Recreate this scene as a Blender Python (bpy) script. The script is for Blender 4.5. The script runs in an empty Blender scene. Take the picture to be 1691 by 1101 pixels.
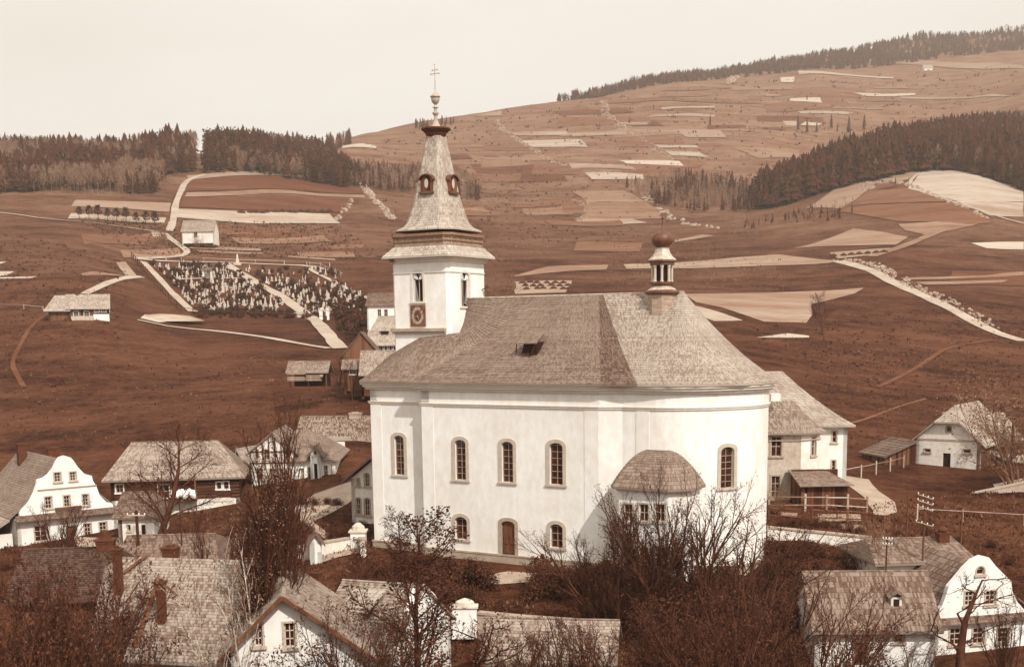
import bpy, math, random
import numpy as np
from mathutils import Vector, Matrix, geometry
S = bpy.context.scene
COL = S.collection
rad = math.radians
# ---------------------------------------------------------------- camera
EYE = Vector((0, 0, 19.1)); FPX = 2000.0; CX = 846.0; PY0 = 867.0
PITCH = 9.0; ROLL = 0.7
cam = bpy.data.cameras.new('camera'); camo = bpy.data.objects.new('camera', cam); COL.objects.link(camo)
cam.sensor_width = 36.0; cam.lens = FPX / 1691 * 36.0; cam.shift_y = (PY0 - 550.5) / 1691
cam.clip_start = 0.5; cam.clip_end = 12000
RM = Matrix.Rotation(rad(90 - PITCH), 3, 'X') @ Matrix.Rotation(rad(-ROLL), 3, 'Z')
camo.matrix_world = Matrix.Translation(EYE) @ RM.to_4x4()
S.camera = camo
# ---------------------------------------------------------------- sky, sun, exposure
W = bpy.data.worlds.new('World'); S.world = W; W.use_nodes = True
wn = W.node_tree.nodes; wl = W.node_tree.links; wn.clear()
SUN_AZ, SUN_EL = 28.0, 42.0
wo = wn.new('ShaderNodeOutputWorld'); wb = wn.new('ShaderNodeBackground'); wsky = wn.new('ShaderNodeTexSky')
wsky.sky_type = 'NISHITA'; wsky.sun_disc = False; wsky.sun_elevation = rad(SUN_EL); wsky.sun_rotation = rad(180 - SUN_AZ)
wsky.dust_density = 3.0; wsky.ozone_density = 1.0
whs = wn.new('ShaderNodeHueSaturation'); whs.inputs['Saturation'].default_value = 0.0
wmx = wn.new('ShaderNodeMixRGB'); wmx.blend_type = 'MULTIPLY'; wmx.inputs[0].default_value = 1.0
wmx.inputs[2].default_value = (1.0, 0.965, 0.915, 1)
wm2 = wn.new('ShaderNodeMixRGB'); wm2.inputs[0].default_value = 0.75; wm2.inputs[2].default_value = (9.7, 9.5, 9.05, 1)
wl.new(wsky.outputs[0], whs.inputs['Color']); wl.new(whs.outputs[0], wmx.inputs[1])
wl.new(wmx.outputs[0], wm2.inputs[1]); wl.new(wm2.outputs[0], wb.inputs[0]); wl.new(wb.outputs[0], wo.inputs[0])
wtc = wn.new('ShaderNodeTexCoord'); wmp = wn.new('ShaderNodeMapping'); wmp.inputs['Scale'].default_value = (1, 1, 3.5); wnz = wn.new('ShaderNodeTexNoise'); wnz.inputs['Scale'].default_value = 2.2; wnz.inputs['Detail'].default_value = 7
wcr = wn.new('ShaderNodeValToRGB'); wcr.color_ramp.elements[0].position = .35; wcr.color_ramp.elements[0].color = (.94, .93, .915, 1); wcr.color_ramp.elements[1].position = .62; wcr.color_ramp.elements[1].color = (1.03, 1.03, 1.02, 1)
wm3 = wn.new('ShaderNodeMixRGB'); wm3.blend_type = 'MULTIPLY'; wm3.inputs[0].default_value = 1.0
wl.new(wtc.outputs['Generated'], wmp.inputs[0]); wl.new(wmp.outputs[0], wnz.inputs['Vector']); wl.new(wnz.outputs['Fac'], wcr.inputs[0]); wl.new(wm2.outputs[0], wm3.inputs[1]); wl.new(wcr.outputs[0], wm3.inputs[2]); wl.new(wm3.outputs[0], wb.inputs[0])
wb.inputs[1].default_value = 0.12
sun = bpy.data.lights.new('sun', 'SUN'); sun.energy = 3.6; sun.angle = rad(0.6); sun.color = (1.0, 0.97, 0.92)
suno = bpy.data.objects.new('sun', sun); COL.objects.link(suno)
sd = Vector((math.sin(rad(SUN_AZ)) * math.cos(rad(SUN_EL)), -math.cos(rad(SUN_AZ)) * math.cos(rad(SUN_EL)), math.sin(rad(SUN_EL))))
suno.rotation_euler = sd.to_track_quat('Z', 'Y').to_euler()
S.view_settings.view_transform = 'Standard'; S.view_settings.look = 'None'
S.view_settings.exposure = 0.14; S.view_settings.gamma = 1.0; S.view_settings.use_curve_mapping = False
S.render.engine = 'CYCLES'
# ---------------------------------------------------------------- picture geometry -> world
def ray(px, py):
    return (RM @ Vector(((px - CX), -(py - PY0), -FPX))).normalized()
def at(px, py, d):
    r = ray(px, py); return EYE + r * (d / r.y)
RI = RM.transposed()
def proj(p):
    q = RI @ (Vector(p) - EYE); return (CX + FPX * q.x / -q.z, PY0 - FPX * q.y / -q.z)
def z_for(x, y, py):
    a = proj((x, y, 0))[1]; b = proj((x, y, 1))[1]
    z = (py - a) / (b - a)
    for _ in range(3):
        a = proj((x, y, z))[1]; b = proj((x, y, z + .5))[1]; z += (py - a) / (b - a) * .5
    return z
# ---------------------------------------------------------------- object helpers
def tag(o, label=None, cat=None, group=None, kind=None):
    if label: o['label'] = label
    if cat: o['category'] = cat
    if group: o['group'] = group
    if kind: o['kind'] = kind
    return o
class MB:
    def __init__(s): s.v = []; s.f = []; s.uv = []; s.mi = []; s.m = 0; s.hasuv = False
    def add(s, vs, fs, uvs=None):
        o = len(s.v); s.v += [tuple(p) for p in vs]
        for i, f in enumerate(fs):
            s.f.append(tuple(k + o for k in f)); s.mi.append(s.m)
            if uvs: s.uv.append(uvs[i]); s.hasuv = True
            else: s.uv.append([(vs[k][0] * .5 + vs[k][1] * .5, vs[k][2]) for k in f])
    def quad(s, a, b, c, d, uv=None): s.add([a, b, c, d], [(0, 1, 2, 3)], [uv] if uv else None)
    def box(s, x0, x1, y0, y1, z0, z1):
        s.add([(x0,y0,z0),(x1,y0,z0),(x1,y1,z0),(x0,y1,z0),(x0,y0,z1),(x1,y0,z1),(x1,y1,z1),(x0,y1,z1)],
              [(0,3,2,1),(4,5,6,7),(0,1,5,4),(1,2,6,5),(2,3,7,6),(3,0,4,7)])
    def tube(s, p0, p1, r0, r1, n=6, caps=True):
        p0 = Vector(p0); p1 = Vector(p1); d = p1 - p0
        if d.length < 1e-6: return
        d.normalize(); a = d.orthogonal().normalized(); b = d.cross(a)
        vs = []
        for p, r in ((p0, r0), (p1, r1)):
            for i in range(n):
                t = 2 * math.pi * i / n; vs.append(p + a * (r * math.cos(t)) + b * (r * math.sin(t)))
        fs = [(i, (i + 1) % n, n + (i + 1) % n, n + i) for i in range(n)]
        if caps: fs += [tuple(range(n - 1, -1, -1)), tuple(range(n, 2 * n))]
        s.add(vs, fs)
    def lathe(s, prof, n=12, c=(0, 0), rot=0.0, sx=1.0):
        vs = []
        for r, z in prof:
            for i in range(n):
                t = 2 * math.pi * i / n + rot; vs.append((c[0] + r * math.cos(t) * sx, c[1] + r * math.sin(t), z))
        fs = []
        for k in range(len(prof) - 1):
            for i in range(n): fs.append((k*n+i, k*n+(i+1)%n, (k+1)*n+(i+1)%n, (k+1)*n+i))
        fs.append(tuple(range(n - 1, -1, -1))); fs.append(tuple((len(prof)-1)*n + i for i in range(n)))
        s.add(vs, fs)
    def ring(s, poly, off, z0, z1, closed=True):
        """a band that stands `off` proud of the plan polygon (ccw)"""
        n = len(poly); out = offset(poly, off, closed)
        for i in range(n if closed else n - 1):
            j = (i + 1) % n; a, b = out[i], out[j]; c, d = poly[j], poly[i]
            s.add([(a[0],a[1],z0),(b[0],b[1],z0),(b[0],b[1],z1),(a[0],a[1],z1),(c[0],c[1],z1),(d[0],d[1],z1),(c[0],c[1],z0),(d[0],d[1],z0)],
                  [(0,1,2,3),(3,2,4,5),(0,7,6,1)])
        if not closed:
            for k, q in ((0, poly[0]), (n - 1, poly[-1])):
                a = out[k]; s.add([(a[0],a[1],z0),(a[0],a[1],z1),(q[0],q[1],z1),(q[0],q[1],z0)], [(0,1,2,3)])
    def build(s, name, mats, parent=None, smooth=False, kind=None):
        me = bpy.data.meshes.new(name); me.from_pydata(s.v, [], s.f)
        if not isinstance(mats, (list, tuple)): mats = [mats]
        for m in mats: me.materials.append(m)
        if len(mats) > 1: me.polygons.foreach_set('material_index', s.mi)
        if s.hasuv:
            l = me.uv_layers.new(name='UVMap'); flat = []
            for u in s.uv:
                for p in u: flat += [p[0], p[1]]
            l.data.foreach_set('uv', flat)
        if smooth: me.polygons.foreach_set('use_smooth', [True] * len(me.polygons))
        me.update(); o = bpy.data.objects.new(name, me); COL.objects.link(o)
        if parent: o.parent = parent
        if kind: o['kind'] = kind
        return o
def offset(poly, off, closed=True):
    n = len(poly); out = []
    def nrm(a, b):
        dx, dy = b[0]-a[0], b[1]-a[1]; l = math.hypot(dx, dy) or 1; return (dy/l, -dx/l)
    for i in range(n):
        if not closed and i == 0: n1 = n2 = nrm(poly[0], poly[1])
        elif not closed and i == n-1: n1 = n2 = nrm(poly[-2], poly[-1])
        else: n1 = nrm(poly[i-1], poly[i]); n2 = nrm(poly[i], poly[(i+1) % n])
        k = 1 + n1[0]*n2[0] + n1[1]*n2[1]; k = max(k, .3)
        out.append((poly[i][0] + off*(n1[0]+n2[0])/k, poly[i][1] + off*(n1[1]+n2[1])/k))
    return out
def mesh_copy(src, name=None, parent=None, loc=None, rotz=None, scale=None):
    o = src.copy(); o.name = name or src.name; COL.objects.link(o); o.parent = parent
    if loc is not None: o.location = loc
    if rotz is not None: o.rotation_euler = (0, 0, rotz)
    if scale is not None: o.scale = (scale,) * 3 if isinstance(scale, (int, float)) else scale
    return o
def copy_thing(o, loc, rotz=0, scale=1.0, label=None, group=None, parent=None):
    c = o.copy(); COL.objects.link(c); c.parent = parent
    if parent is None:
        c.location = loc; c.rotation_euler = (0, 0, rotz); c.scale = (scale,) * 3 if isinstance(scale, (int, float)) else scale
        if label: c['label'] = label
        if group: c['group'] = group
    for ch in list(o.children):
        copy_thing(ch, None, parent=c)
    return c
# ---------------------------------------------------------------- materials (a toned print: every colour lies on one brown ramp)
RAMP = [(0.0, (.004,.0015,.001)), (.012, (.030,.0085,.005)), (.03, (.070,.022,.010)), (.06, (.128,.045,.022)), (.10, (.190,.085,.047)), (.18, (.285,.170,.112)), (.30, (.395,.300,.230)),
        (.48, (.575,.482,.392)), (.65, (.73,.655,.565)), (.85, (.87,.845,.80)), (1.0, (1,1,1))]
def tone(L):
    for (a, ca), (b, cb) in zip(RAMP, RAMP[1:]):
        if L <= b:
            t = (L - a) / (b - a); return tuple(x + (y - x) * t for x, y in zip(ca, cb)) + (1,)
    return (1, 1, 1, 1)
MATS = {}
def mat(name, L, var=.35, scale=1.0, rough=.9, bump=0.0, detail=6, spec=.2, scale2=None, stretch=None, coord='Object', kind='noise', rnd=0.0, bscale=None, bdist=.05, metal=0.0):
    """L base lightness, var relative variation of it, rnd variation from object to object"""
    if name in MATS: return MATS[name]
    m = bpy.data.materials.new(name); m.use_nodes = True; N = m.node_tree.nodes; K = m.node_tree.links
    b = N['Principled BSDF']; b.inputs['Roughness'].default_value = rough; b.inputs['Specular IOR Level'].default_value = spec; b.inputs['Metallic'].default_value = metal
    tc = N.new('ShaderNodeTexCoord'); mp = N.new('ShaderNodeMapping'); K.new(tc.outputs[coord], mp.inputs[0])
    if stretch: mp.inputs['Scale'].default_value = stretch
    def noise(sc, det=detail, ro=.6):
        n = N.new('ShaderNodeTexNoise'); n.inputs['Scale'].default_value = sc; n.inputs['Detail'].default_value = det; n.inputs['Roughness'].default_value = ro
        K.new(mp.outputs[0], n.inputs['Vector']); return n.outputs['Fac']
    def math_(op, a, c):
        n = N.new('ShaderNodeMath'); n.operation = op
        for i, v in enumerate((a, c)):
            if isinstance(v, (int, float)): n.inputs[i].default_value = v
            else: K.new(v, n.inputs[i])
        return n.outputs[0]
    f = noise(scale)
    if scale2: f = math_('ADD', math_('MULTIPLY', f, .5), math_('MULTIPLY', noise(scale2), .5))
    if kind == 'shingle':
        uv = N.new('ShaderNodeUVMap'); sx = N.new('ShaderNodeSeparateXYZ'); K.new(uv.outputs[0], sx.inputs[0])
        row = math_('FLOOR', sx.outputs[1], 0.0); sh = math_('MULTIPLY', row, .37)
        wob = math_('MULTIPLY', noise(.9, 2), .0)
        cu = math_('FLOOR', math_('MULTIPLY', math_('ADD', sx.outputs[0], sh), 8.0), 0.0)
        cb = N.new('ShaderNodeCombineXYZ'); K.new(cu, cb.inputs[0]); K.new(row, cb.inputs[1])
        wn_ = N.new('ShaderNodeTexWhiteNoise'); wn_.noise_dimensions = '2D'; K.new(cb.outputs[0], wn_.inputs['Vector'])
        cb2 = N.new('ShaderNodeCombineXYZ'); K.new(row, cb2.inputs[0])
        wr = N.new('ShaderNodeTexWhiteNoise'); wr.noise_dimensions = '2D'; K.new(cb2.outputs[0], wr.inputs['Vector'])
        f = math_('ADD', math_('MULTIPLY', f, .48), math_('ADD', math_('MULTIPLY', wn_.outputs[0], .42), math_('MULTIPLY', wr.outputs[0], .10)))
        fr = math_('FRACT', math_('MULTIPLY', math_('ADD', sx.outputs[0], sh), 8.0), 0.0)
        gap = math_('LESS_THAN', fr, .09); f = math_('SUBTRACT', f, math_('MULTIPLY', gap, .12))
    if kind == 'boards':
        sx = N.new('ShaderNodeSeparateXYZ'); K.new(mp.outputs[0], sx.inputs[0])
        cu = math_('FLOOR', math_('MULTIPLY', math_('ADD', sx.outputs[0], sx.outputs[1]), 5.0), 0.0)
        cb = N.new('ShaderNodeCombineXYZ'); K.new(cu, cb.inputs[0])
        wn_ = N.new('ShaderNodeTexWhiteNoise'); wn_.noise_dimensions = '2D'; K.new(cb.outputs[0], wn_.inputs['Vector'])
        f = math_('ADD', math_('MULTIPLY', f, .5), math_('MULTIPLY', wn_.outputs[0], .5))
    if rnd:
        oi = N.new('ShaderNodeObjectInfo'); f = math_('ADD', f, math_('MULTIPLY', math_('SUBTRACT', oi.outputs['Random'], .5), rnd))
    cr = N.new('ShaderNodeValToRGB'); K.new(f, cr.inputs[0]); e = cr.color_ramp.elements
    lo, hi = L * (1 - var), min(L * (1 + var), .97)
    pos = (.30, .42, .5, .58, .70)
    e[0].position = pos[0]; e[0].color = tone(lo); e[1].position = pos[-1]; e[1].color = tone(hi)
    for p, w in ((pos[1], .25), (pos[2], .5), (pos[3], .75)):
        x = e.new(p); x.color = tone(lo + (hi - lo) * w)
    if kind == 'shingle':            # weathered wood is greyer than the earth tones
        for x in e:
            c = x.color; l = .2126*c[0]+.7152*c[1]+.0722*c[2]; g_ = (l*1.12, l*.98, l*.84); x.color = tuple(c[i]*.5 + g_[i]*.5 for i in range(3)) + (1,)
    K.new(cr.outputs[0], b.inputs['Base Color'])
    if bump:
        bp = N.new('ShaderNodeBump'); bp.inputs['Strength'].default_value = bump; bp.inputs['Distance'].default_value = bdist
        K.new(noise(bscale or scale * 4, 5, .65), bp.inputs['Height']); K.new(bp.outputs[0], b.inputs['Normal'])
    MATS[name] = m; return m
def terrain_mat():
    m = bpy.data.materials.new('meadow_slopes'); m.use_nodes = True; N = m.node_tree.nodes; K = m.node_tree.links; b = N['Principled BSDF']; b.inputs['Roughness'].default_value = .95; b.inputs['Specular IOR Level'].default_value = .05
    tc = N.new('ShaderNodeTexCoord'); sp = N.new('ShaderNodeSeparateXYZ'); K.new(tc.outputs['Object'], sp.inputs[0])
    def nz(sc, det, ro=.65, st=None):
        n = N.new('ShaderNodeTexNoise'); n.inputs['Scale'].default_value = sc; n.inputs['Detail'].default_value = det; n.inputs['Roughness'].default_value = ro
        if st: mp = N.new('ShaderNodeMapping'); mp.inputs['Scale'].default_value = st; K.new(tc.outputs['Object'], mp.inputs[0]); K.new(mp.outputs[0], n.inputs['Vector'])
        else: K.new(tc.outputs['Object'], n.inputs['Vector'])
        return n.outputs['Fac']
    def mt(op, a, c, cl=False):
        n = N.new('ShaderNodeMath'); n.operation = op; n.use_clamp = cl
        for i, v in enumerate((a, c)):
            if isinstance(v, (int, float)): n.inputs[i].default_value = v
            else: K.new(v, n.inputs[i])
        return n.outputs[0]
    big = nz(.012, 5); mid = nz(.09, 8, .7, (1, 1.6, 1)); fine = nz(1.1, 6, .75, (1, 1, 1)); far_ = nz(.35, 8, .8)
    f = mt('ADD', mt('ADD', mt('MULTIPLY', mid, .27), mt('MULTIPLY', nz(.022, 4, .6, (1, 2.2, 1)), .25)), mt('ADD', mt('MULTIPLY', fine, .26), mt('MULTIPLY', far_, .22)))
    def ramp(L, v):
        cr = N.new('ShaderNodeValToRGB'); K.new(f, cr.inputs[0]); e = cr.color_ramp.elements; e[0].position = .43; e[0].color = tone(L*(1-v)); e[1].position = .57; e[1].color = tone(L*(1+v)); x = e.new(.5); x.color = tone(L); return cr.outputs[0]
    lush, dry = ramp(.044, .75), ramp(.125, .5)
    h = mt('ADD', mt('DIVIDE', mt('SUBTRACT', sp.outputs[2], 30.0), 110.0), mt('MULTIPLY', mt('SUBTRACT', big, .5), 1.3), True)
    mx = N.new('ShaderNodeMixRGB'); K.new(h, mx.inputs[0]); K.new(lush, mx.inputs[1]); K.new(dry, mx.inputs[2]); K.new(mx.outputs[0], b.inputs['Base Color'])
    bp = N.new('ShaderNodeBump'); bp.inputs['Strength'].default_value = .8; bp.inputs['Distance'].default_value = 1.0; K.new(far_, bp.inputs['Height']); K.new(bp.outputs[0], b.inputs['Normal']); return m
M_meadow = terrain_mat()
M_field = mat('bare_field', .285, .48, .05, scale2=.6, stretch=(.25,1.5,1), detail=8, bump=.3, bscale=1.0, bdist=.2, spec=.05, rnd=.35)
M_field2 = mat('stubble_field', .165, .5, .05, scale2=.6, stretch=(.25,1.5,1), detail=8, bump=.4, bscale=1.0, bdist=.3, spec=.05, rnd=.3)
M_field3 = mat('dark_fallow', .085, .45, .05, scale2=.6, stretch=(.25,1.5,1), detail=8, bump=.4, bscale=1.0, bdist=.3, spec=.05, rnd=.2)
M_road = mat('dirt_road', .34, .3, .12, scale2=1.5, bump=.3, spec=.05)
M_plaster = mat('white_plaster', .75, .16, .22, scale2=1.6, stretch=(1,1,.55), bump=.12, bscale=6, spec=.1)
M_wallhouse = mat('house_plaster', .66, .22, .45, scale2=2.5, bump=.25, bscale=5, spec=.1)
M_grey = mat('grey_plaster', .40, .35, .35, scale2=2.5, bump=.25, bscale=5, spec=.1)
M_trim = mat('cornice_plaster', .58, .12, .6, scale2=3.0, spec=.1)
M_stone = mat('sandstone', .30, .3, 1.5, scale2=8, bump=.3, spec=.1)
M_sill = mat('window_surround', .40, .2, 1.5, scale2=8, spec=.1)
M_glass = mat('window_glass', .02, .5, 1.2, rough=.12, spec=.6)
M_band = mat('weathered_band', .15, .4, 2.0, scale2=6)
M_old = mat('mossy_shingle', .05, .5, .35, kind='shingle', spec=.1)
M_dark = mat('dark_opening', .010, .3, 1.0, rough=.8)
M_bar = mat('painted_bar', .42, .1, 2.0)
M_white = mat('white_paint', .78, .08, 2.0)
M_door = mat('door_wood', .075, .35, 3.0, stretch=(1,1,.2), bump=.3, spec=.2)
M_sh_nave = mat('shingle_nave', .16, .34, .35, kind='shingle', spec=.15, rough=.8)
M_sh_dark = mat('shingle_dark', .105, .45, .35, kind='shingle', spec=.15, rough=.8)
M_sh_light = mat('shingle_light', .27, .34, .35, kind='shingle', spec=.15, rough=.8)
M_sh_tower = mat('shingle_tower', .34, .3, .35, kind='shingle', spec=.15, rough=.8)
M_course = mat('shingle_course', .14, .45, .5, kind='shingle', rnd=.06, spec=.12)
M_tin = mat('dark_tin', .06, .35, 2.0, rough=.5, spec=.4)
M_tinl = mat('light_tin', .40, .3, 2.0, rough=.5, spec=.4)
M_brick = mat('chimney_brick', .05, .4, 3.0, scale2=12, bump=.4)
M_log = mat('log_wood', .035, .5, 2.0, stretch=(.3,.3,3), rnd=.3)
M_board = mat('weathered_board', .06, .6, 2.0, stretch=(1,1,.1), kind='boards', rnd=.5)
M_boardl = mat('pale_board', .30, .4, 2.0, rnd=.5)
M_bark = mat('bark', .035, .5, 3.0, stretch=(1,1,.3), bump=.5)
M_birch = mat('birch_bark', .34, .6, 3.0, stretch=(1,1,3), bump=.3)
M_twig = mat('twig', .024, .5, 1.0)
M_twigl = mat('twig_pale', .10, .5, 1.0)
M_leaf = mat('young_leaf', .04, .6, .6, spec=.2, rnd=.1)
M_leafl = mat('pale_leaf', .13, .5, .6, spec=.2)
M_spruce = mat('spruce_needles', .03, .6, .15, scale2=1.0, spec=.1)
M_birchcrown = mat('bare_birch_crown', .16, .6, .15, scale2=1.0, spec=.1)
M_grave = mat('grave_stone', .50, .2, 1.0, rnd=.2)
M_gold = mat('gilded_metal', .40, .2, 2.0, rough=.4, metal=.3)
M_cloth = mat('white_linen', .85, .05, 2.0)
# ---------------------------------------------------------------- terrain: depth -> picture row (or height) along picture columns
NEAR = [(-60, None, 17.4), (0, None, 16.6), (20, None, 8.5), (45, None, -3.0), (60, None, -2.8), (80, None, -1.6)]
NEARR = [(-60, None, 17.4), (0, None, 16.6), (20, None, 8.5), (45, None, -3.5), (60, None, -5.0), (80, None, -5.0)]
T = {
 -300: NEAR + [(100,None,-2.4),(130,None,-2.4),(180,740),(230,650),(300,545),(380,455),(500,372),(620,328),(690,290),(750,262),(900,None,160),(1500,None,150),(3200,None,60)],
 0: NEAR + [(100,None,-2.4),(130,None,-2.4),(180,740),(230,650),(300,545),(380,455),(500,372),(620,328),(690,290),(750,262),(900,None,140),(1500,None,120),(3200,None,60)],
 160: NEAR + [(100,None,-2.2),(135,None,-1.7),(180,730),(230,645),(300,530),(380,455),(500,378),(620,330),(690,290),(760,262),(900,None,140),(1500,None,120),(3200,None,60)],
 300: NEAR + [(100,None,-1.2),(135,None,-.6),(175,725),(230,635),(300,560),(360,516),(480,432),(560,380),(700,296),(800,245),(950,None,150),(1500,None,130),(3200,None,60)],
 470: NEAR + [(100,None,-.8),(135,None,1.0),(155,755),(200,670),(270,580),(360,518),(480,440),(600,372),(700,300),(800,262),(860,240),(1000,None,150),(1500,None,140),(3200,None,60)],
 570: NEAR + [(100,None,-.3),(135,None,1.8),(155,740),(200,655),(270,585),(360,520),(480,440),(620,365),(760,296),(900,262),(1200,228),(1300,218),(1500,None,200),(3200,None,60)],
 660: NEAR + [(95,None,0.),(118,None,.2),(150,None,3.6),(200,660),(270,575),(360,510),(480,440),(680,340),(850,290),(1000,262),(1300,209),(1400,203),(1600,None,240),(3200,None,60)],
 850: NEAR + [(93,None,0.),(120,None,.2),(150,None,3.0),(200,620),(300,520),(400,466),(550,410),(700,355),(900,298),(1150,232),(1400,175),(1480,168),(1650,None,290),(3200,None,60)],
 1050: NEAR + [(84,None,-1.0),(90,None,-.3),(120,None,.5),(150,None,3.5),(200,620),(300,520),(420,462),(600,392),(800,322),(1100,238),(1400,168),(1750,135),(1850,128),(2050,None,380),(3200,None,120)],
 1250: NEARR + [(88,None,-3.0),(97,None,1.0),(101,None,2.4),(118,None,2.9),(150,None,4.5),(200,650),(250,590),(310,535),(400,470),(480,428),(620,375),(700,352),(900,290),(1300,195),(1700,132),(1950,110),(2150,None,460),(3200,None,160)],
 1340: NEARR + [(88,None,-4.6),(97,None,1.0),(101,None,2.6),(118,None,3.0),(150,None,3.5),(200,670),(250,605),(310,540),(400,472),(480,428),(600,365),(680,325),(770,300),(850,None,118),(1100,None,165),(1300,195),(1700,124),(2000,102),(2200,None,500),(3200,None,200)],
 1450: NEARR + [(88,None,-4.6),(97,None,.4),(101,None,1.8),(118,None,2.4),(150,None,2.6),(200,690),(270,600),(340,520),(420,450),(500,405),(600,352),(700,290),(850,240),(1000,None,150),(1300,210),(1700,130),(2100,92),(2300,None,560),(3200,None,200)],
 1580: NEARR + [(88,None,-4.6),(97,None,-2.2),(118,None,.8),(150,None,2.4),(200,700),(270,610),(340,520),(440,450),(540,380),(620,325),(700,280),(880,215),(1050,None,165),(1350,195),(1750,118),(2150,78),(2350,None,580),(3200,None,240)],
 1691: NEARR + [(88,None,-4.6),(97,None,-2.2),(118,None,0.),(150,None,2.4),(200,700),(270,612),(330,545),(440,455),(540,385),(640,330),(760,285),(900,200),(1050,None,180),(1350,160),(1750,105),(2200,68),(2400,None,600),(3200,None,240)],
 2000: NEARR + [(88,None,-4.6),(97,None,-2.2),(118,None,0.),(150,None,2.4),(200,700),(270,612),(330,545),(440,455),(540,385),(640,330),(760,285),(900,200),(1050,None,190),(1350,160),(1750,100),(2200,65),(2400,None,600),(3200,None,240)],
}
GA = np.concatenate([np.linspace(-1.3, -.5, 10)[:-1], np.linspace(-.5, .5, 221), np.linspace(.5, 1.3, 10)[1:]])
GD = np.concatenate([np.linspace(-55, 40, 20), np.linspace(42, 200, 110)[0:], 200 * np.exp(np.linspace(0, math.log(16), 230))[1:]])
ckeys = sorted(T); cr_ = np.array([(k - CX) / FPX for k in ckeys])
Zc = []
for k in ckeys:
    ds, zs = [], []
    for e in T[k]:
        ds.append(e[0]); zs.append(e[2] if e[1] is None else at(k, e[1], e[0]).z)
    ds = np.array(ds, float); zs = np.array(zs); z = np.interp(GD, ds, zs)
    Zc.append(z)
Zc = np.array(Zc)
# smooth along depth with a window that grows with distance, then between columns
def smooth_d(z, far):
    out = z.copy(); n = len(z)
    for i in range(n):
        w = far[i]; a = max(0, i - w); b = min(n, i + w + 1); w = min(i - a, b - 1 - i); out[i] = z[i - w:i + w + 1].mean()
    return out
far = [4 if d > 150 else (2 if d > 60 else 1) for d in GD]
Zc = np.array([smooth_d(smooth_d(z, far), far) for z in Zc])
ZR = np.linspace(-.62, .62, 400)
Zr = np.array([np.interp(ZR, cr_, Zc[:, j]) for j in range(len(GD))])       # depth x ratio
ker = np.hanning(27); ker /= ker.sum()
Zr = np.array([np.convolve(np.pad(row, 13, mode='edge'), ker, 'valid') for row in Zr])
rng0 = np.random.RandomState(5)
def vnoise(x, y, seed=0):
    xi = math.floor(x); yi = math.floor(y); fx = x - xi; fy = y - yi
    def h(a, b):
        n = (a * 374761393 + b * 668265263 + seed * 974711) & 0xffffffff
        n = ((n ^ (n >> 13)) * 1274126177) & 0xffffffff; return ((n ^ (n >> 16)) & 0xffff) / 65535.0
    fx = fx * fx * (3 - 2 * fx); fy = fy * fy * (3 - 2 * fy)
    return (h(xi, yi) * (1 - fx) + h(xi + 1, yi) * fx) * (1 - fy) + (h(xi, yi + 1) * (1 - fx) + h(xi + 1, yi + 1) * fx) * fy
GV = np.zeros((len(GD), len(GA)))
for j, d in enumerate(GD):
    for i, a in enumerate(GA):
        x = a * (d + 70); r = x / max(d, 30.0)
        r = min(max(r, -.61), .61)
        z = float(np.interp(r, ZR, Zr[j]))
        k = min(max((d - 150) / 400, 0), 1)
        z += k * (3.5 * (vnoise(x / 60, d / 60, 1) - .5) + .8 * (vnoise(x / 18, d / 18, 2) - .5))
        GV[j, i] = z
def ter(x, y):
    a = x / (y + 70); j = int(np.searchsorted(GD, y)) - 1; j = min(max(j, 0), len(GD) - 2)
    i = int(np.searchsorted(GA, a)) - 1; i = min(max(i, 0), len(GA) - 2)
    tj = (y - GD[j]) / (GD[j+1] - GD[j]); ti = min(max((a - GA[i]) / (GA[i+1] - GA[i]), 0), 1)
    return float((GV[j,i]*(1-ti) + GV[j,i+1]*ti)*(1-tj) + (GV[j+1,i]*(1-ti) + GV[j+1,i+1]*ti)*tj)
def hit(px, py, d0=45, d1=3000):
    r = ray(px, py); sx, sz = r.x / r.y, r.z / r.y; d = d0; pd = d0
    while d < d1:
        if EYE.z + sz * d < ter(sx * d, d):
            lo, hi = pd, d
            for _ in range(14):
                m = (lo + hi) / 2
                if EYE.z + sz * m < ter(sx * m, m): hi = m
                else: lo = m
            return Vector((sx * hi, hi, ter(sx * hi, hi)))
        pd = d; d *= 1.02
    return None
mb = MB(); nA = len(GA)
vs = [(a * (d + 70), d, GV[j, i]) for j, d in enumerate(GD) for i, a in enumerate(GA)]
fs = [(j*nA+i, j*nA+i+1, (j+1)*nA+i+1, (j+1)*nA+i) for j in range(len(GD)-1) for i in range(nA-1)]
mb.add(vs, fs)
tag(mb.build('hillside_terrain', M_meadow, smooth=True), kind='structure')
def P(x, y, dz=0.0): return (x, y, ter(x, y) + dz)
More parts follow.
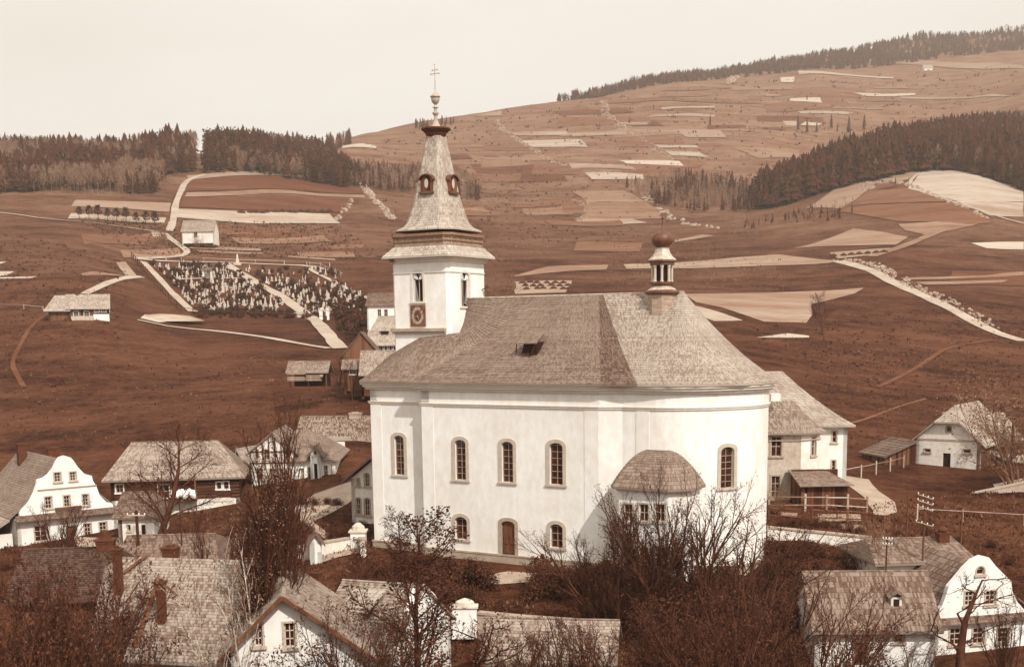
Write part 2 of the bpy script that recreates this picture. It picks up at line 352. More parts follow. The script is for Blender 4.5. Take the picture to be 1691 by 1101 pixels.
def drape(name, pts, m, dz=None, step=None, kind='structure'):
    """pts: plan points (x,y); fills the outline with a sheet lying on the terrain"""
    dist = sum(p[1] for p in pts) / len(pts); step = step or max(1.0, dist * .009)
    out = []
    for i in range(len(pts)):
        a = Vector(pts[i][:2]); b = Vector(pts[(i+1) % len(pts)][:2]); n = max(1, int((b - a).length / step))
        for k in range(n): out.append(a.lerp(b, k / n))
    nb = len(out); x0 = min(p.x for p in out); x1 = max(p.x for p in out); y0 = min(p.y for p in out); y1 = max(p.y for p in out)
    n_est = (x1 - x0) * (y1 - y0) / step ** 2
    if n_est > 7000: step *= math.sqrt(n_est / 7000)
    def inside(x, y):
        c = False; n = len(pts); j = n - 1
        for i in range(n):
            xi, yi = pts[i][0], pts[i][1]; xj, yj = pts[j][0], pts[j][1]
            if (yi > y) != (yj > y) and x < (xj - xi) * (y - yi) / (yj - yi) + xi: c = not c
            j = i
        return c
    yy = y0 + step * .6; row = 0
    while yy < y1:
        xx = x0 + step * (.3 + .5 * (row % 2))
        while xx < x1:
            if inside(xx, yy): out.append(Vector((xx, yy)))
            xx += step
        yy += step; row += 1
    edges = [(i, (i + 1) % nb) for i in range(nb)]
    v, e, f, *_ = geometry.delaunay_2d_cdt(out, edges, [list(range(nb))], 1, 1e-4)
    mb = MB(); off = dz if dz is not None else max(.07, dist * .0005)
    mb.add([(p.x, p.y, ter(p.x, p.y) + off) for p in v], [tuple(q) for q in f])
    # skirt so that the sheet has an edge
    o = mb.build(name, m, smooth=True)
    if kind: o['kind'] = kind
    return o
def field(pix, m, name='field', d0=140):
    pts = [hit(x, y, d0) for x, y in pix]; pts = [p for p in pts if p]
    if len(pts) < 3: print('FIELD LOST', pix); return None
    q = []
    rr = random.Random(len(pix) * 7 + int(pix[0][0]))
    for i in range(len(pts)):        # slightly uneven edges
        a, b = pts[i], pts[(i+1) % len(pts)]
        L = (b - a).length; n = max(1, int(L / (a.y * .03)))
        for k in range(n):
            c = a.lerp(b, k / n); w = 0 if k == 0 else a.y * .0013; q.append((c.x + rr.uniform(-w, w), c.y + rr.uniform(-w, w) * 1.5))
    return drape(name, q, m)
def ribbon(name, pix, w, m, d0=100, dz=None, plan=False, kind='structure'):
    pts = [Vector(p[:2]) for p in pix] if plan else [hit(x, y, d0).xy for x, y in pix]
    dense = []
    for a, b in zip(pts, pts[1:]):
        n = max(2, int((b - a).length / max(1.5, a.y * .02)))
        for k in range(n): dense.append(a.lerp(b, k / n))
    dense.append(pts[-1])
    for _ in range(2): dense = [dense[0]] + [(dense[i-1] + dense[i]*2 + dense[i+1]) / 4 for i in range(1, len(dense)-1)] + [dense[-1]]
    L, R = [], []; rr = random.Random(3)
    for i, p in enumerate(dense):
        t = (dense[min(i+1, len(dense)-1)] - dense[max(i-1, 0)]).normalized(); n = Vector((-t.y, t.x)); ww = w * rr.uniform(.85, 1.15) / 2
        L.append(p + n * ww); R.append(p - n * ww)
    mb = MB(); off = dz if dz is not None else max(.08, dense[0].y * .0007)
    nW = 5; vs = []
    for l, r in zip(L, R):
        for k in range(nW): q = l.lerp(r, k / (nW - 1)); vs.append((q.x, q.y, ter(q.x, q.y) + off))
    fs = [(i*nW+k, (i+1)*nW+k, (i+1)*nW+k+1, i*nW+k+1) for i in range(len(L)-1) for k in range(nW-1)]
    mb.add(vs, fs); o = mb.build(name, m, smooth=True)
    if kind: o['kind'] = kind
    return o
# ---------------------------------------------------------------- haze over the valley
hz = MB(); hz.box(-4400, 4400, -90, 3400, -40, 820)
hm = bpy.data.materials.new('valley_haze'); hm.use_nodes = True; hm.node_tree.nodes.clear()
ho = hm.node_tree.nodes.new('ShaderNodeOutputMaterial'); hv = hm.node_tree.nodes.new('ShaderNodeVolumePrincipled')
hv.inputs['Color'].default_value = (.96, .83, .71, 1); hv.inputs['Density'].default_value = .00020; hv.inputs['Anisotropy'].default_value = .2
hm.node_tree.links.new(hv.outputs[0], ho.inputs['Volume'])
hzo = hz.build('haze', hm); tag(hzo, kind='stuff')
# ================================================================= building kit
def thing(name, label, cat, loc, yaw=0.0, group=None):
    o = bpy.data.objects.new(name, None); COL.objects.link(o); o.empty_display_size = .5
    o.location = loc; o.rotation_euler = (0, 0, rad(yaw)); return tag(o, label, cat, group)
class Bld:
    def __init__(s, name, label, cat, loc, yaw, group=None):
        s.o = thing(name, label, cat, loc, yaw, group); s.loc = Vector(loc); s.c = math.cos(rad(yaw)); s.s = math.sin(rad(yaw))
    def w(s, x, y, z=0): return Vector((s.loc.x + x*s.c - y*s.s, s.loc.y + x*s.s + y*s.c, s.loc.z + z))
    def loc_xy(s, X, Y): dx, dy = X - s.loc.x, Y - s.loc.y; return (dx*s.c + dy*s.s, -dx*s.s + dy*s.c)
    def a(s, px, py, p0, p1):
        """where the sight line meets the upright plane through p0->p1: (distance along, local z)"""
        A = s.w(*p0); B = s.w(*p1); t = (B - A).xy.normalized(); n = Vector((t.y, -t.x)); r = ray(px, py)
        k = (A.xy - EYE.xy).dot(n) / r.xy.dot(n); h = EYE + r * k
        return ((h.xy - A.xy).dot(t), h.z - s.loc.z)
    def z(s, x, y, py): q = s.w(x, y); return z_for(q.x, q.y, py) - s.loc.z
def frame_of(p0, p1):
    dx, dy = p1[0]-p0[0], p1[1]-p0[1]; l = math.hypot(dx, dy); dx /= l; dy /= l
    return lambda a, d, z: (p0[0] + dx*a + dy*d, p0[1] + dy*a - dx*d, z)     # d = outward
def archpts(a0, z0, a1, z1, arch, n=8):
    if not arch: return [(a0,z0),(a1,z0),(a1,z1),(a0,z1)]
    r = (a1-a0)/2; h = r * arch; c = (a0+a1)/2
    return [(a0,z0),(a1,z0)] + [(c + r*math.cos(math.pi*k/n), z1-h + h*math.sin(math.pi*k/n)) for k in range(n+1)]
def panel(B, mb, p0, p1, outline, holes=(), t=.4, rev=.22):
    """wall slab with real openings; outline [(a,z)], holes lists of (a,z)"""
    F = frame_of(p0, p1)
    loops = [[Vector((a, z, 0)) for a, z in outline]] + [[Vector((a, z, 0)) for a, z in h] for h in holes]
    tris = geometry.tessellate_polygon(loops); flat = [v for l in loops for v in l]
    fs = []
    for tr in tris:
        a, b, c = (flat[i] for i in tr)
        if (b.x-a.x)*(c.y-a.y) - (b.y-a.y)*(c.x-a.x) < 0: tr = (tr[0], tr[2], tr[1])
        fs.append(tuple(tr))
    mb.add([F(v.x, 0, v.y) for v in flat], fs)
    n = len(outline)
    mb.add([F(a, 0, z) for a, z in outline] + [F(a, -t, z) for a, z in outline], [(i, i+n, (i+1) % n+n, (i+1) % n) for i in range(n)] )
    tr2 = geometry.tessellate_polygon([loops[0]]); mb.add([F(v.x, -t, v.y) for v in loops[0]], [tuple(q) for q in tr2])
    for h in holes:
        m = len(h); mb.add([F(a, 0, z) for a, z in h] + [F(a, -rev, z) for a, z in h], [(i, (i+1) % m, (i+1) % m+m, i+m) for i in range(m)])
def window(B, p0, p1, box, arch=0, nx=2, nz=2, sur=.14, sill=True, panes=False, ms=None, mg=None, mbar=None, depth=.2, name='window', bar=.05, proud=.05):
    F = frame_of(p0, p1); a0, z0, a1, z1 = box; mg = mg or M_glass
    fr = MB()
    if sur > 0:
        inn = archpts(a0, z0, a1, z1, arch); out = archpts(a0-sur, z0-(0 if sill else sur), a1+sur, z1+sur, arch * 1.0)
        n = len(inn)
        for i in range(n):
            j = (i+1) % n
            if sill and i == 0: continue
            fr.add([F(inn[i][0],proud,inn[i][1]),F(inn[j][0],proud,inn[j][1]),F(out[j][0],proud,out[j][1]),F(out[i][0],proud,out[i][1]),
                    F(inn[i][0],-.02,inn[i][1]),F(inn[j][0],-.02,inn[j][1]),F(out[j][0],-.02,out[j][1]),F(out[i][0],-.02,out[i][1])],
                   [(0,3,2,1),(0,1,5,4),(3,7,6,2)])
    if sill:
        fr.add([F(x,d,z) for z in (z0-.16, z0) for x, d in ((a0-sur-.08,.14),(a1+sur+.08,.14),(a1+sur+.08,-.03),(a0-sur-.08,-.03))],
               [(0,1,5,4),(4,5,6,7),(0,4,7,3),(1,2,6,5),(0,3,2,1)])
    # sash bars with thickness
    d0, d1 = -depth + .02, -depth + .07
    def barbox(x0, x1, za, zb):
        fr.add([F(x,d,z) for z in (za, zb) for x, d in ((x0,d1),(x1,d1),(x1,d0),(x0,d0))], [(0,1,5,4),(4,5,6,7),(0,4,7,3),(1,2,6,5),(0,3,2,1)])
    par = B.o
    w = None
    fr.m = 1
    c = (a0+a1)/2; r = (a1-a0)/2; h = r*arch
    def top(x): 
        if not arch: return z1
        return z1 - h + h * math.sqrt(max(0, 1 - ((x-c)/r)**2))
    for i in range(nx+1):
        x = a0 + (a1-a0)*i/nx; e = bar * (1 if 0 < i < nx else 1.4); x = min(max(x, a0+e/2), a1-e/2); barbox(x-e/2, x+e/2, z0, top(x))
    for k in range(nz+1):
        zz = z0 + (z1-h*.6-z0)*k/nz if arch else z0 + (z1-z0)*k/nz
        e = bar; zz = min(max(zz, z0+e/2), z1-e/2); barbox(a0, a1, zz-e/2, zz+e/2)
    w = fr.build(name, [ms or M_sill, mbar or M_bar], par)
    if panes:
        for i in range(nx):
            for k in range(nz):
                xa = a0 + (a1-a0)*i/nx; xb = a0 + (a1-a0)*(i+1)/nx; ze = (z1-h*.6-z0)/nz if arch else (z1-z0)/nz
                za = z0+ze*k; zb = za+ze; g = MB()
                tilt = random.uniform(-.04, .04); t2 = random.uniform(-.03, .03)
                if k == nz-1 and arch:
                    pts = [(xa,za),(xb,za)] + [(xb + (xa-xb)*q/5, top(xb + (xa-xb)*q/5)) for q in range(6)]
                else: pts = [(xa,za),(xb,za),(xb,zb),(xa,zb)]
                m = len(pts)
                g.add([F(x, -depth+.02+tilt*(x-c)+t2*(z-za), z) for x, z in pts] + [F(x, -depth, z) for x, z in pts], [tuple(range(m))] + [(q, q+m, (q+1) % m+m, (q+1) % m) for q in range(m)])
                g.build('pane', mg, w)
    else:
        g = MB(); pts = archpts(a0, z0, a1, z1, arch); m = len(pts)
        g.add([F(x, -depth+.01, z) for x, z in pts] + [F(x, -depth-.02, z) for x, z in pts], [tuple(range(m))] + [(q, q+m, (q+1) % m+m, (q+1) % m) for q in range(m)])
        g.build('pane', mg, w)
    return w
def wall(B, p0, p1, out, wins=(), m=None, t=.4, name='wall', **kw):
    """out: height (number), or [(a,z)], wins: dicts with box or pix plus window() options"""
    L = math.hypot(p1[0]-p0[0], p1[1]-p0[1])
    if isinstance(out, (int, float)): out = [(0,-2.5),(L,-2.5),(L,out),(0,out)]
    holes = []; ws = []
    for q in wins:
        q = dict(q)
        if 'pix' in q:
            x0, y0, x1, y1 = q.pop('pix'); a0, zt = B.a(x0, (y0+y1)/2, p0, p1); a1, _ = B.a(x1, (y0+y1)/2, p0, p1)
            _, zt = B.a((x0+x1)/2, y0, p0, p1); _, zb = B.a((x0+x1)/2, y1, p0, p1); box = (a0, zb, a1, zt)
        else: box = q.pop('box')
        kind = q.pop('door', None); holes.append(archpts(*box, q.get('arch', 0))); ws.append((box, q, kind))
    mb = MB(); panel(B, mb, p0, p1, out, holes, t)
    o = mb.build(name, m or M_wallhouse, B.o)
    for box, q, kind in ws:
        if kind: door(B, p0, p1, box, **q)
        else: window(B, p0, p1, box, **{**kw, **q})
    return o
def door(B, p0, p1, box, arch=0, sur=.16, m=None, mdark=False, transom=0, **k):
    F = frame_of(p0, p1); a0, z0, a1, z1 = box; fr = MB(); pts = archpts(*box, arch); n = len(pts)
    if mdark:
        fr.add([F(x, -.2, z) for x, z in pts] + [F(x, -.24, z) for x, z in pts], [tuple(range(n))] + [(q, q+n, (q+1) % n+n, (q+1) % n) for q in range(n)])
        return fr.build('doorway', M_dark, B.o)
    fr.add([F(x, -.18, z) for x, z in pts] + [F(x, -.24, z) for x, z in pts], [tuple(range(n))] + [(q, q+n, (q+1) % n+n, (q+1) % n) for q in range(n)])
    d = fr.build('door', m or M_door, B.o)
    s = MB()
    if sur:
        out = archpts(a0-sur, z0, a1+sur, z1+sur, arch)
        for i in range(1, n):
            j = (i+1) % n
            s.add([F(*q) for q in ((pts[i][0],.06,pts[i][1]),(pts[j][0],.06,pts[j][1]),(out[j][0],.06,out[j][1]),(out[i][0],.06,out[i][1]),
                   (pts[i][0],-.18,pts[i][1]),(pts[j][0],-.18,pts[j][1]),(out[j][0],-.02,out[j][1]),(out[i][0],-.02,out[i][1]))], [(0,3,2,1),(0,1,5,4),(3,7,6,2)])
        s.build('door_frame', M_stone, d)
    pn = MB(); w = a1-a0; zt = z1 - transom - (w/2*arch if arch else .1)
    for i in (0, 1):
        for k in range(3):
            x0 = a0 + w*(.08 + .47*i); x1 = x0 + w*.37; q0 = z0 + .1 + (zt-z0-.1)*k/3; q1 = q0 + (zt-z0-.1)/3 - .12
            g = MB(); g.add([F(x, dd, z) for z in (q0, q1) for x, dd in ((x0,-.13),(x1,-.13),(x1,-.18),(x0,-.18))], [(0,1,5,4),(4,5,6,7),(0,4,7,3),(1,2,6,5),(0,3,2,1)])
            g.build('door_panel', m or M_door, d)
    return d
def loftP(E, T_, g):
    def Pt(i, t):
        e, q = E[i], T_[i]; return (e[0]+(q[0]-e[0])*t, e[1]+(q[1]-e[1])*t, e[2]+(q[2]-e[2])*g(t))
    return Pt
def loft(mb, E, T_, n, g=lambda t: t, lift=.045, th=.16, mi=None):
    Pt = loftP(E, T_, g); U = [0.0]
    for a, b, p, q in zip(E, E[1:], T_, T_[1:]): U.append(U[-1] + max((Vector(b) - Vector(a)).length, (Vector(p) - Vector(q)).length*.8))
    old = mb.m
    rr = random.Random(int(abs(E[0][0]*10)) + n)
    for i in range(len(E)-1):
        if mi: mb.m = mi[i]
        u0, u1 = U[i], U[i+1]
        sub = max(1, int((u1-u0)/3)) if lift > .05 else 1
        for k in range(n):
            t0, t1 = k/n, (k+1)/n
            for q in range(sub):
                fa, fb = q/sub, (q+1)/sub; lf = lift * rr.uniform(.6, 1.4) if sub > 1 else lift
                def mix(A, B_, f): return tuple(x + (y-x)*f for x, y in zip(A, B_))
                la, lb = Pt(i,t0), Pt(i+1,t0); ua, ub = Pt(i,t1), Pt(i+1,t1)
                a, b = mix(la, lb, fa), mix(la, lb, fb); c, d = mix(ua, ub, fb), mix(ua, ub, fa)
                a2 = (a[0],a[1],a[2]+lf); b2 = (b[0],b[1],b[2]+lf)
                x0, x1 = u0+(u1-u0)*fa, u0+(u1-u0)*fb
                mb.add([a2, b2, c, d], [(0,1,2,3)], [[(x0,k+.02),(x1,k+.02),(x1,k+.98),(x0,k+.98)]])
                mb.add([a, b, b2, a2], [(0,1,2,3)], [[(x0,k+.01),(x1,k+.01),(x1,k+.03),(x0,k+.03)]])
    mb.m = old
    nb = min(n, 6)
    for i in range(len(E)-1):
        for k in range(nb):
            a, b, c, d = Pt(i,k/nb), Pt(i+1,k/nb), Pt(i+1,(k+1)/nb), Pt(i,(k+1)/nb)
            dn = lambda p: (p[0], p[1], p[2]-th)
            mb.add([dn(a), dn(d), dn(c), dn(b)], [(0,1,2,3)], [[(0,0)]*4])
            if i == 0: mb.add([a, d, dn(d), dn(a)], [(0,1,2,3)], [[(0,0)]*4])
            if i == len(E)-2: mb.add([c, b, dn(b), dn(c)], [(0,1,2,3)], [[(0,0)]*4])
            if k == 0: mb.add([a, dn(a), dn(b), b], [(0,1,2,3)], [[(0,0)]*4])
def courses(B, E0, E1, T0, T1, n, m, g=lambda t: t, name='shingle_course', lift=.05, parent=None):
    """front slope laid as separate shingle courses, each an object of its own"""
    Pt = loftP([E0, E1], [T0, T1], g); rr = random.Random(n)
    for k in range(n):
        a, b, c, d = Pt(0,k/n), Pt(1,k/n), Pt(1,min(1,(k+1.15)/n)), Pt(0,min(1,(k+1.15)/n))
        seg = max(2, int((Vector(b)-Vector(a)).length/1.2)); mb = MB(); lw = []; up = []; dn = []; wd = (Vector(b)-Vector(a)).length
        for q in range(seg+1):
            f = q/seg; mix = lambda A, C: [x+(y-x)*f for x, y in zip(A, C)]
            L = mix(a, b); Uq = mix(d, c); j = rr.uniform(-.012, .02)
            lw.append((L[0],L[1],L[2]+lift+j)); up.append((Uq[0],Uq[1],Uq[2]+.012)); dn.append((L[0],L[1],L[2]-.01))
        w = seg+1; uu = lambda q: wd*q/seg
        mb.add(lw+up+dn, [(q,q+1,w+q+1,w+q) for q in range(seg)] + [(2*w+q,2*w+q+1,q+1,q) for q in range(seg)], [[(uu(q),k+.02),(uu(q+1),k+.02),(uu(q+1),k+.98),(uu(q),k+.98)] for q in range(seg)] + [[(uu(q),k+.01),(uu(q+1),k+.01),(uu(q+1),k+.03),(uu(q),k+.03)] for q in range(seg)])
        mb.build(name, m, parent or B.o)
def rectroof(B, x0, x1, y0, y1, ze, zr, axis='x', ov=.5, h0=0, h1=0, n=None, g=lambda t: t, m=None, name='roof', sep=None, lift=.05, ovg=.35, mat_sep=None):
    """gabled or hipped roof on a rectangle; axis = ridge direction; h0/h1 hip run at the ends; sep = course objects on the front slope"""
    m = m or M_sh_nave; mb = MB()
    X0, X1, Y0, Y1 = x0-(ov if (axis=='y' or h0) else ovg), x1+(ov if (axis=='y' or h1) else ovg), y0-(ov if (axis=='x' or h0) else ovg), y1+(ov if (axis=='x' or h1) else ovg)
    if axis == 'x':
        yc = (y0+y1)/2; sl = (zr-ze)/(yc-y0); zo = ze-sl*ov*.6
        a, b = (X0+h0, yc, zr), (X1-h1, yc, zr); L = math.hypot(yc-Y0, zr-zo); n = n or max(6, int(L/.3))
        FE = [(X0,Y0,zo),(X1,Y0,zo)]
        if sep:
            courses(B, FE[0], FE[1], a, b, sep, mat_sep or M_course, g); 
            loft(mb, [(p[0],p[1],p[2]-.03) for p in FE], [(a[0],a[1],a[2]-.03),(b[0],b[1],b[2]-.03)], 3, g, .001)
        else: loft(mb, FE, [a, b], n, g, lift)
        loft(mb, [(X1,Y1,zo),(X0,Y1,zo)], [b, a], n, g, lift)
        if h1: loft(mb, [(X1,Y0,zo),(X1,Y1,zo)], [b, b], n, g, lift)
        if h0: loft(mb, [(X0,Y1,zo),(X0,Y0,zo)], [a, a], n, g, lift)
    else:
        xc = (x0+x1)/2; sl = (zr-ze)/(xc-x0); zo = ze-sl*ov*.6
        a, b = (xc, Y0+h0, zr), (xc, Y1-h1, zr); L = math.hypot(xc-X0, zr-zo); n = n or max(6, int(L/.3))
        loft(mb, [(X0,Y1,zo),(X0,Y0,zo)], [b, a], n, g, lift)
        loft(mb, [(X1,Y0,zo),(X1,Y1,zo)], [a, b], n, g, lift)
        if h0: loft(mb, [(X0,Y0,zo),(X1,Y0,zo)], [a, a], n, g, lift)
        if h1: loft(mb, [(X1,Y1,zo),(X0,Y1,zo)], [b, b], n, g, lift)
    # ridge cap
    mb.tube((a[0],a[1],a[2]+.02), (b[0],b[1],b[2]+.02), .09, .09, 6)
    if mb.hasuv: pass
    return mb.build(name, m, B.o)
def chimney(B, x, y, z0, z1, w=.6, d=.6, m=None, cap=True, name='chimney', parent=None):
    mb = MB(); w2, d2 = w/2, d/2; n = max(3, int((z1-z0)/.18)); rr = random.Random(int(x*9+z1))
    for k in range(n):      # brick courses with a little unevenness
        a = z0+(z1-z0)*k/n; b = z0+(z1-z0)*(k+1)/n-.012; e = rr.uniform(-.01, .01)
        mb.box(x-w2-e, x+w2+e, y-d2-e, y+d2+e, a, b); mb.box(x-w2+.02, x+w2-.02, y-d2+.02, y+d2-.02, b, b+.012)
    c = mb.build(name, m or M_brick, parent or B.o)
    if cap:
        q = MB(); q.box(x-w2-.09, x+w2+.09, y-d2-.09, y+d2+.09, z1, z1+.1); q.box(x-w2-.04, x+w2+.04, y-d2-.04, y+d2+.04, z1-.16, z1-.002)
        q.box(x-w2*.55, x+w2*.55, y-d2*.55, y+d2*.55, z1+.1, z1+.22); q.build('chimney_cap', m or M_brick, c)
    return c
# ================================================================= the church
D0 = 100.0
cl = at(838, 932, D0); CH_YAW = -30.5
ch = Bld('church', 'large white baroque church with arched windows, shingled roof and tall west tower', 'church', (cl.x, cl.y, cl.z), CH_YAW)
ZE = ch.z(0, 0, 632)
sW = ch.a(613, 700, (0, 1), (1, 1))[0]; sNL = ch.a(697, 700, (0, 0), (1, 0))[0]; sNR = ch.a(990, 700, (0, 0), (1, 0))[0]
HW = 7.6                                             # half width of the chancel axis
rA = ch.a(1130, 482, (0, HW), (1, HW)); rL = ch.a(772, 493, (0, HW), (1, HW)); rB = ch.a(893, 490, (0, HW), (1, HW)); rC = ch.a(990, 487, (0, HW), (1, HW))
ZR_ = (rA[1] + rL[1] + rC[1]) / 3
sAx = rA[0]
# radius of the apse so that its right edge falls at column 1268
C_w = ch.w(sAx, HW); rr_ = ray(1268, 760); tdir = Vector((rr_.x, rr_.y)).normalized(); RA = abs((C_w.xy - EYE.xy).cross(tdir))
print('church', 'ZE', ZE, 'sW', sW, sNL, sNR, 'axis', rA, rL, rB, rC, 'RA', RA)
nCh = HW - RA
def awp(k): return (sAx + RA*math.sin(math.pi*k/8), HW - RA*math.cos(math.pi*k/8))
kwin = None
for k in range(5):
    q0, q1 = awp(k), awp(k+1); a_ = ch.a(1195, 770, q0, q1)[0]; L_a = math.hypot(q1[0]-q0[0], q1[1]-q0[1])
    if kwin is None and .3 < a_ < L_a-.3: kwin = k
if kwin is None: kwin = 2
aks = []
for k in range(8): aks += [k] if k == kwin else [k, k+.25, k+.5, k+.75]
aks.append(8); apse = [awp(k) for k in aks]; print('kwin', kwin)
sR1 = sNR + 1.7
front = [(sW, 1.0), (sNL, 1.0), (sNL, 0.0), (sNR, 0.0), (sR1, nCh)] + apse
back = [(sR1, 2*HW-nCh), (sNR, 2*HW), (sNL, 2*HW), (sNL, 2*HW-1), (sW, 2*HW-1)]
plan = front + back
def cw(seg, pixs, **k):
    p0, p1 = plan[seg], plan[seg+1]; return p0, p1, [dict(pix=q, **k) for q in pixs]
WZ = ZE - .25
def segwall(i, wins=(), **k):
    p0, p1 = plan[i], plan[(i+1) % len(plan)]; wall(ch, p0, p1, WZ, wins, m=M_plaster, t=.8, sur=.3, ms=M_sill, mbar=mat('iron_bar', .26, .2, 2.0), bar=.045, depth=.28, proud=.07, **k)
tall = dict(arch=.55, nx=2, nz=6, panes=True)
low = dict(arch=.6, nx=2, nz=3, panes=True)
segwall(0, [dict(pix=(652,719,668,784), **tall)])
segwall(1)
segwall(2, [dict(pix=(752,726,770,792), **tall), dict(pix=(829,729,848,796), **tall), dict(pix=(908,731,930,800), **tall),
            dict(pix=(752,853,772,890), **low), dict(pix=(909,865,930,904), **low),
            dict(pix=(829,860,851,931), arch=.45, door=True, sur=.3, transom=.9)])
segwall(3); segwall(4)
for i in range(5, 5+len(apse)-1):
    p0, p1 = plan[i], plan[i+1]
    if aks[i-5] == kwin:
        L = math.hypot(p1[0]-p0[0], p1[1]-p0[1]); a = ch.a(1195, 770, p0, p1)[0]; zt = ch.a(1195, 738, p0, p1)[1]; zb = ch.a(1195, 806, p0, p1)[1]; a = min(max(a, .97), L-.97)
        segwall(i, [dict(box=(a-.62, zb, a+.62, zt), **tall)])
    else: segwall(i)
for i in range(5+len(apse)-1, len(plan)): segwall(i)
# cornice, frieze, plinth, pilasters
mb = MB(); zc = ZE - .1
mb.ring(plan, .62, zc-.22, zc); mb.ring(plan, .48, zc-.42, zc-.223); mb.ring(plan, .28, zc-.62, zc-.423); mb.ring(plan, .10, zc-1.9, zc-1.75); mb.ring(plan, .16, zc-1.75, zc-1.68)
mb.build('cornice', M_trim, ch.o)
mb = MB(); mb.ring(plan, .12, -2.2, .75); mb.ring(plan, .17, .75, .88); mb.build('plinth', M_stone, ch.o)
for (x0, x1, y) in ((sW+.05, sW+1.2, 1.0), (sNL+.02, sNL+1.2, 0), (sNR-1.3, sNR-.05, 0), (sR1+1.2, sR1+2.3, nCh)):
    mb = MB(); mb.box(x0, x1, y-.04, y+.05, .88, zc-1.9)
    mb.build('pilaster', M_plaster, ch.o)
mb = MB(); F = frame_of((0, 0), (1, 0))
# roof
gl = lambda t: .74*t + .26*t*t
nC = 46; ov = .75; E_, T_l, mi = [], [], []
yT0 = HW - 3.0
def add(e, t, m): E_.append((e[0], e[1], ZE)); T_l.append(t); mi.append(m)
zt1 = ch.z(sW+.3, yT0, 588); zt2 = ch.z(sW+3.0, yT0, 556)
rw = MB()
loft(rw, [(sW-.6, 1-ov, ZE), (sW+3, 1-ov, ZE), (sNL+1.2, 1-ov, ZE)], [(sW-.6, yT0+.1, zt1), (sW+3.0, yT0+.1, zt2), (sNL+1.2, yT0+.1, zt2+.35)], 22, lambda t: .8*t+.2*t*t, .05)
loft(rw, [(sNL+1.2, 2*HW-1+ov, ZE), (sW-.6, 2*HW-1+ov, ZE)], [(sNL+1.2, HW, zt2+3), (sW-.6, HW, zt2+1.5)], 22, lambda t: t, .05)
loft(rw, [(sW-.6, 2*HW-1+ov, ZE), (sW-.6, 1-ov, ZE)], [(sW+.5, HW+1, zt1), (sW+.5, HW-1, zt1)], 16, lambda t: t, .05)
rw.build('west_roof', M_sh_nave, ch.o)
mid = lambda a, b, f: tuple(x+(y-x)*f for x, y in zip(a, b))
# main roof, front side
rL_, rB_, rC_, rA_ = (rL[0], HW, ZR_), (rB[0], HW, ZR_), (rC[0], HW, ZR_), (rA[0], HW, ZR_)
EL = [(sNL-ov, -ov+1.1, ZE), (sNL-ov, -ov, ZE)]
mr = MB()
loft(mr, [(sNL-ov+.3, HW-1.0, ZE+3.5), (sNL-ov, -ov, ZE)], [rL_, rB_], nC, gl, .06)
loft(mr, [(sNL-ov, -ov, ZE), (sNR+.5, -ov, ZE)], [rB_, rC_], nC, gl, .06)
mr.m = 1  # right-facing hip: its shading is put into a darker shingle colour
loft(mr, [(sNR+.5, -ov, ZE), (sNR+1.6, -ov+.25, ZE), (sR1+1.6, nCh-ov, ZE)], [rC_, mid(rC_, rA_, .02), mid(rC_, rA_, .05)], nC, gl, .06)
mr.m = 2  # chancel and apse: their brighter lighting is put into a paler shingle colour
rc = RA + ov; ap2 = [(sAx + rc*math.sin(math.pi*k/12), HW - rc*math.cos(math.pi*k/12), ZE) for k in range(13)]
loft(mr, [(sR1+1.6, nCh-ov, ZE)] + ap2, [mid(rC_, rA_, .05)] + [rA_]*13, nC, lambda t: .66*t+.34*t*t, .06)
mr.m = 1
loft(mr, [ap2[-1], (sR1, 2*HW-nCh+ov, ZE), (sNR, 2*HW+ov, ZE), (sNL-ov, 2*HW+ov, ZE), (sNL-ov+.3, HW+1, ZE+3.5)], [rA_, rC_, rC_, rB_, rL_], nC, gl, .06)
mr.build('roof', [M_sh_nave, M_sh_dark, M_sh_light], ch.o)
# hip and ridge boards, pale
hb = MB()
hb.tube((rL_[0],HW,ZR_+.03), (rA_[0],HW,ZR_+.03), .07, .07, 6)
hb.build('ridge_cap', M_tinl, ch.o)
# skylight dormer on the nave roof
sdm, zdm = ch.a(877, 582, (0, 3.0), (1, 3.0))
def roof_y(z): # inverse of the flare on the front face
    f = (z-ZE)/(ZR_-ZE); t = (-.74+math.sqrt(.74**2+4*.26*f))/(2*.26); return -ov + t*(HW+ov)
for _ in range(4):
    yd = roof_y(zdm); sdm, zdm = ch.a(877, 584, (0, yd), (1, yd))
dm = MB(); yd = roof_y(zdm); 
dm.add([(sdm-.75,yd-.25,zdm),(sdm+.75,yd-.25,zdm),(sdm+.55,yd-.2,zdm+.95),(sdm-.5,yd-.2,zdm+.95),(sdm-.7,yd+1.5,zdm+1.0),(sdm+.7,yd+1.5,zdm+1.0)], [(0,1,2,3),(0,3,4),(1,5,2)])
dmo = dm.build('roof_dormer', M_dark, ch.o)
dm = MB(); loft(dm, [(sdm-1.0,yd-.75,zdm+.9),(sdm+1.0,yd-.75,zdm+.9)], [(sdm-.35,yd+1.7,zdm+1.75),(sdm+.35,yd+1.7,zdm+1.75)], 6, lambda t: t, .04, .07); dm.build('dormer_roof', M_sh_nave, dmo)
dm = MB(); dm.tube((sdm-1.0,yd-.7,zdm+.1), (sdm-.95,yd-.7,zdm+.95), .05, .05, 4); dm.tube((sdm+.4,yd-.65,zdm+.0), (sdm+.95,yd-.7,zdm+.95), .06, .06, 4); dm.tube((sdm-.6,yd-.4,zdm), (sdm+.5,yd-.4,zdm), .06, .06, 4); dm.build('dormer_frame', M_board, dmo)
# ---- tower
tL = ch.a(647, 480, (0, yT0), (1, yT0))[0]
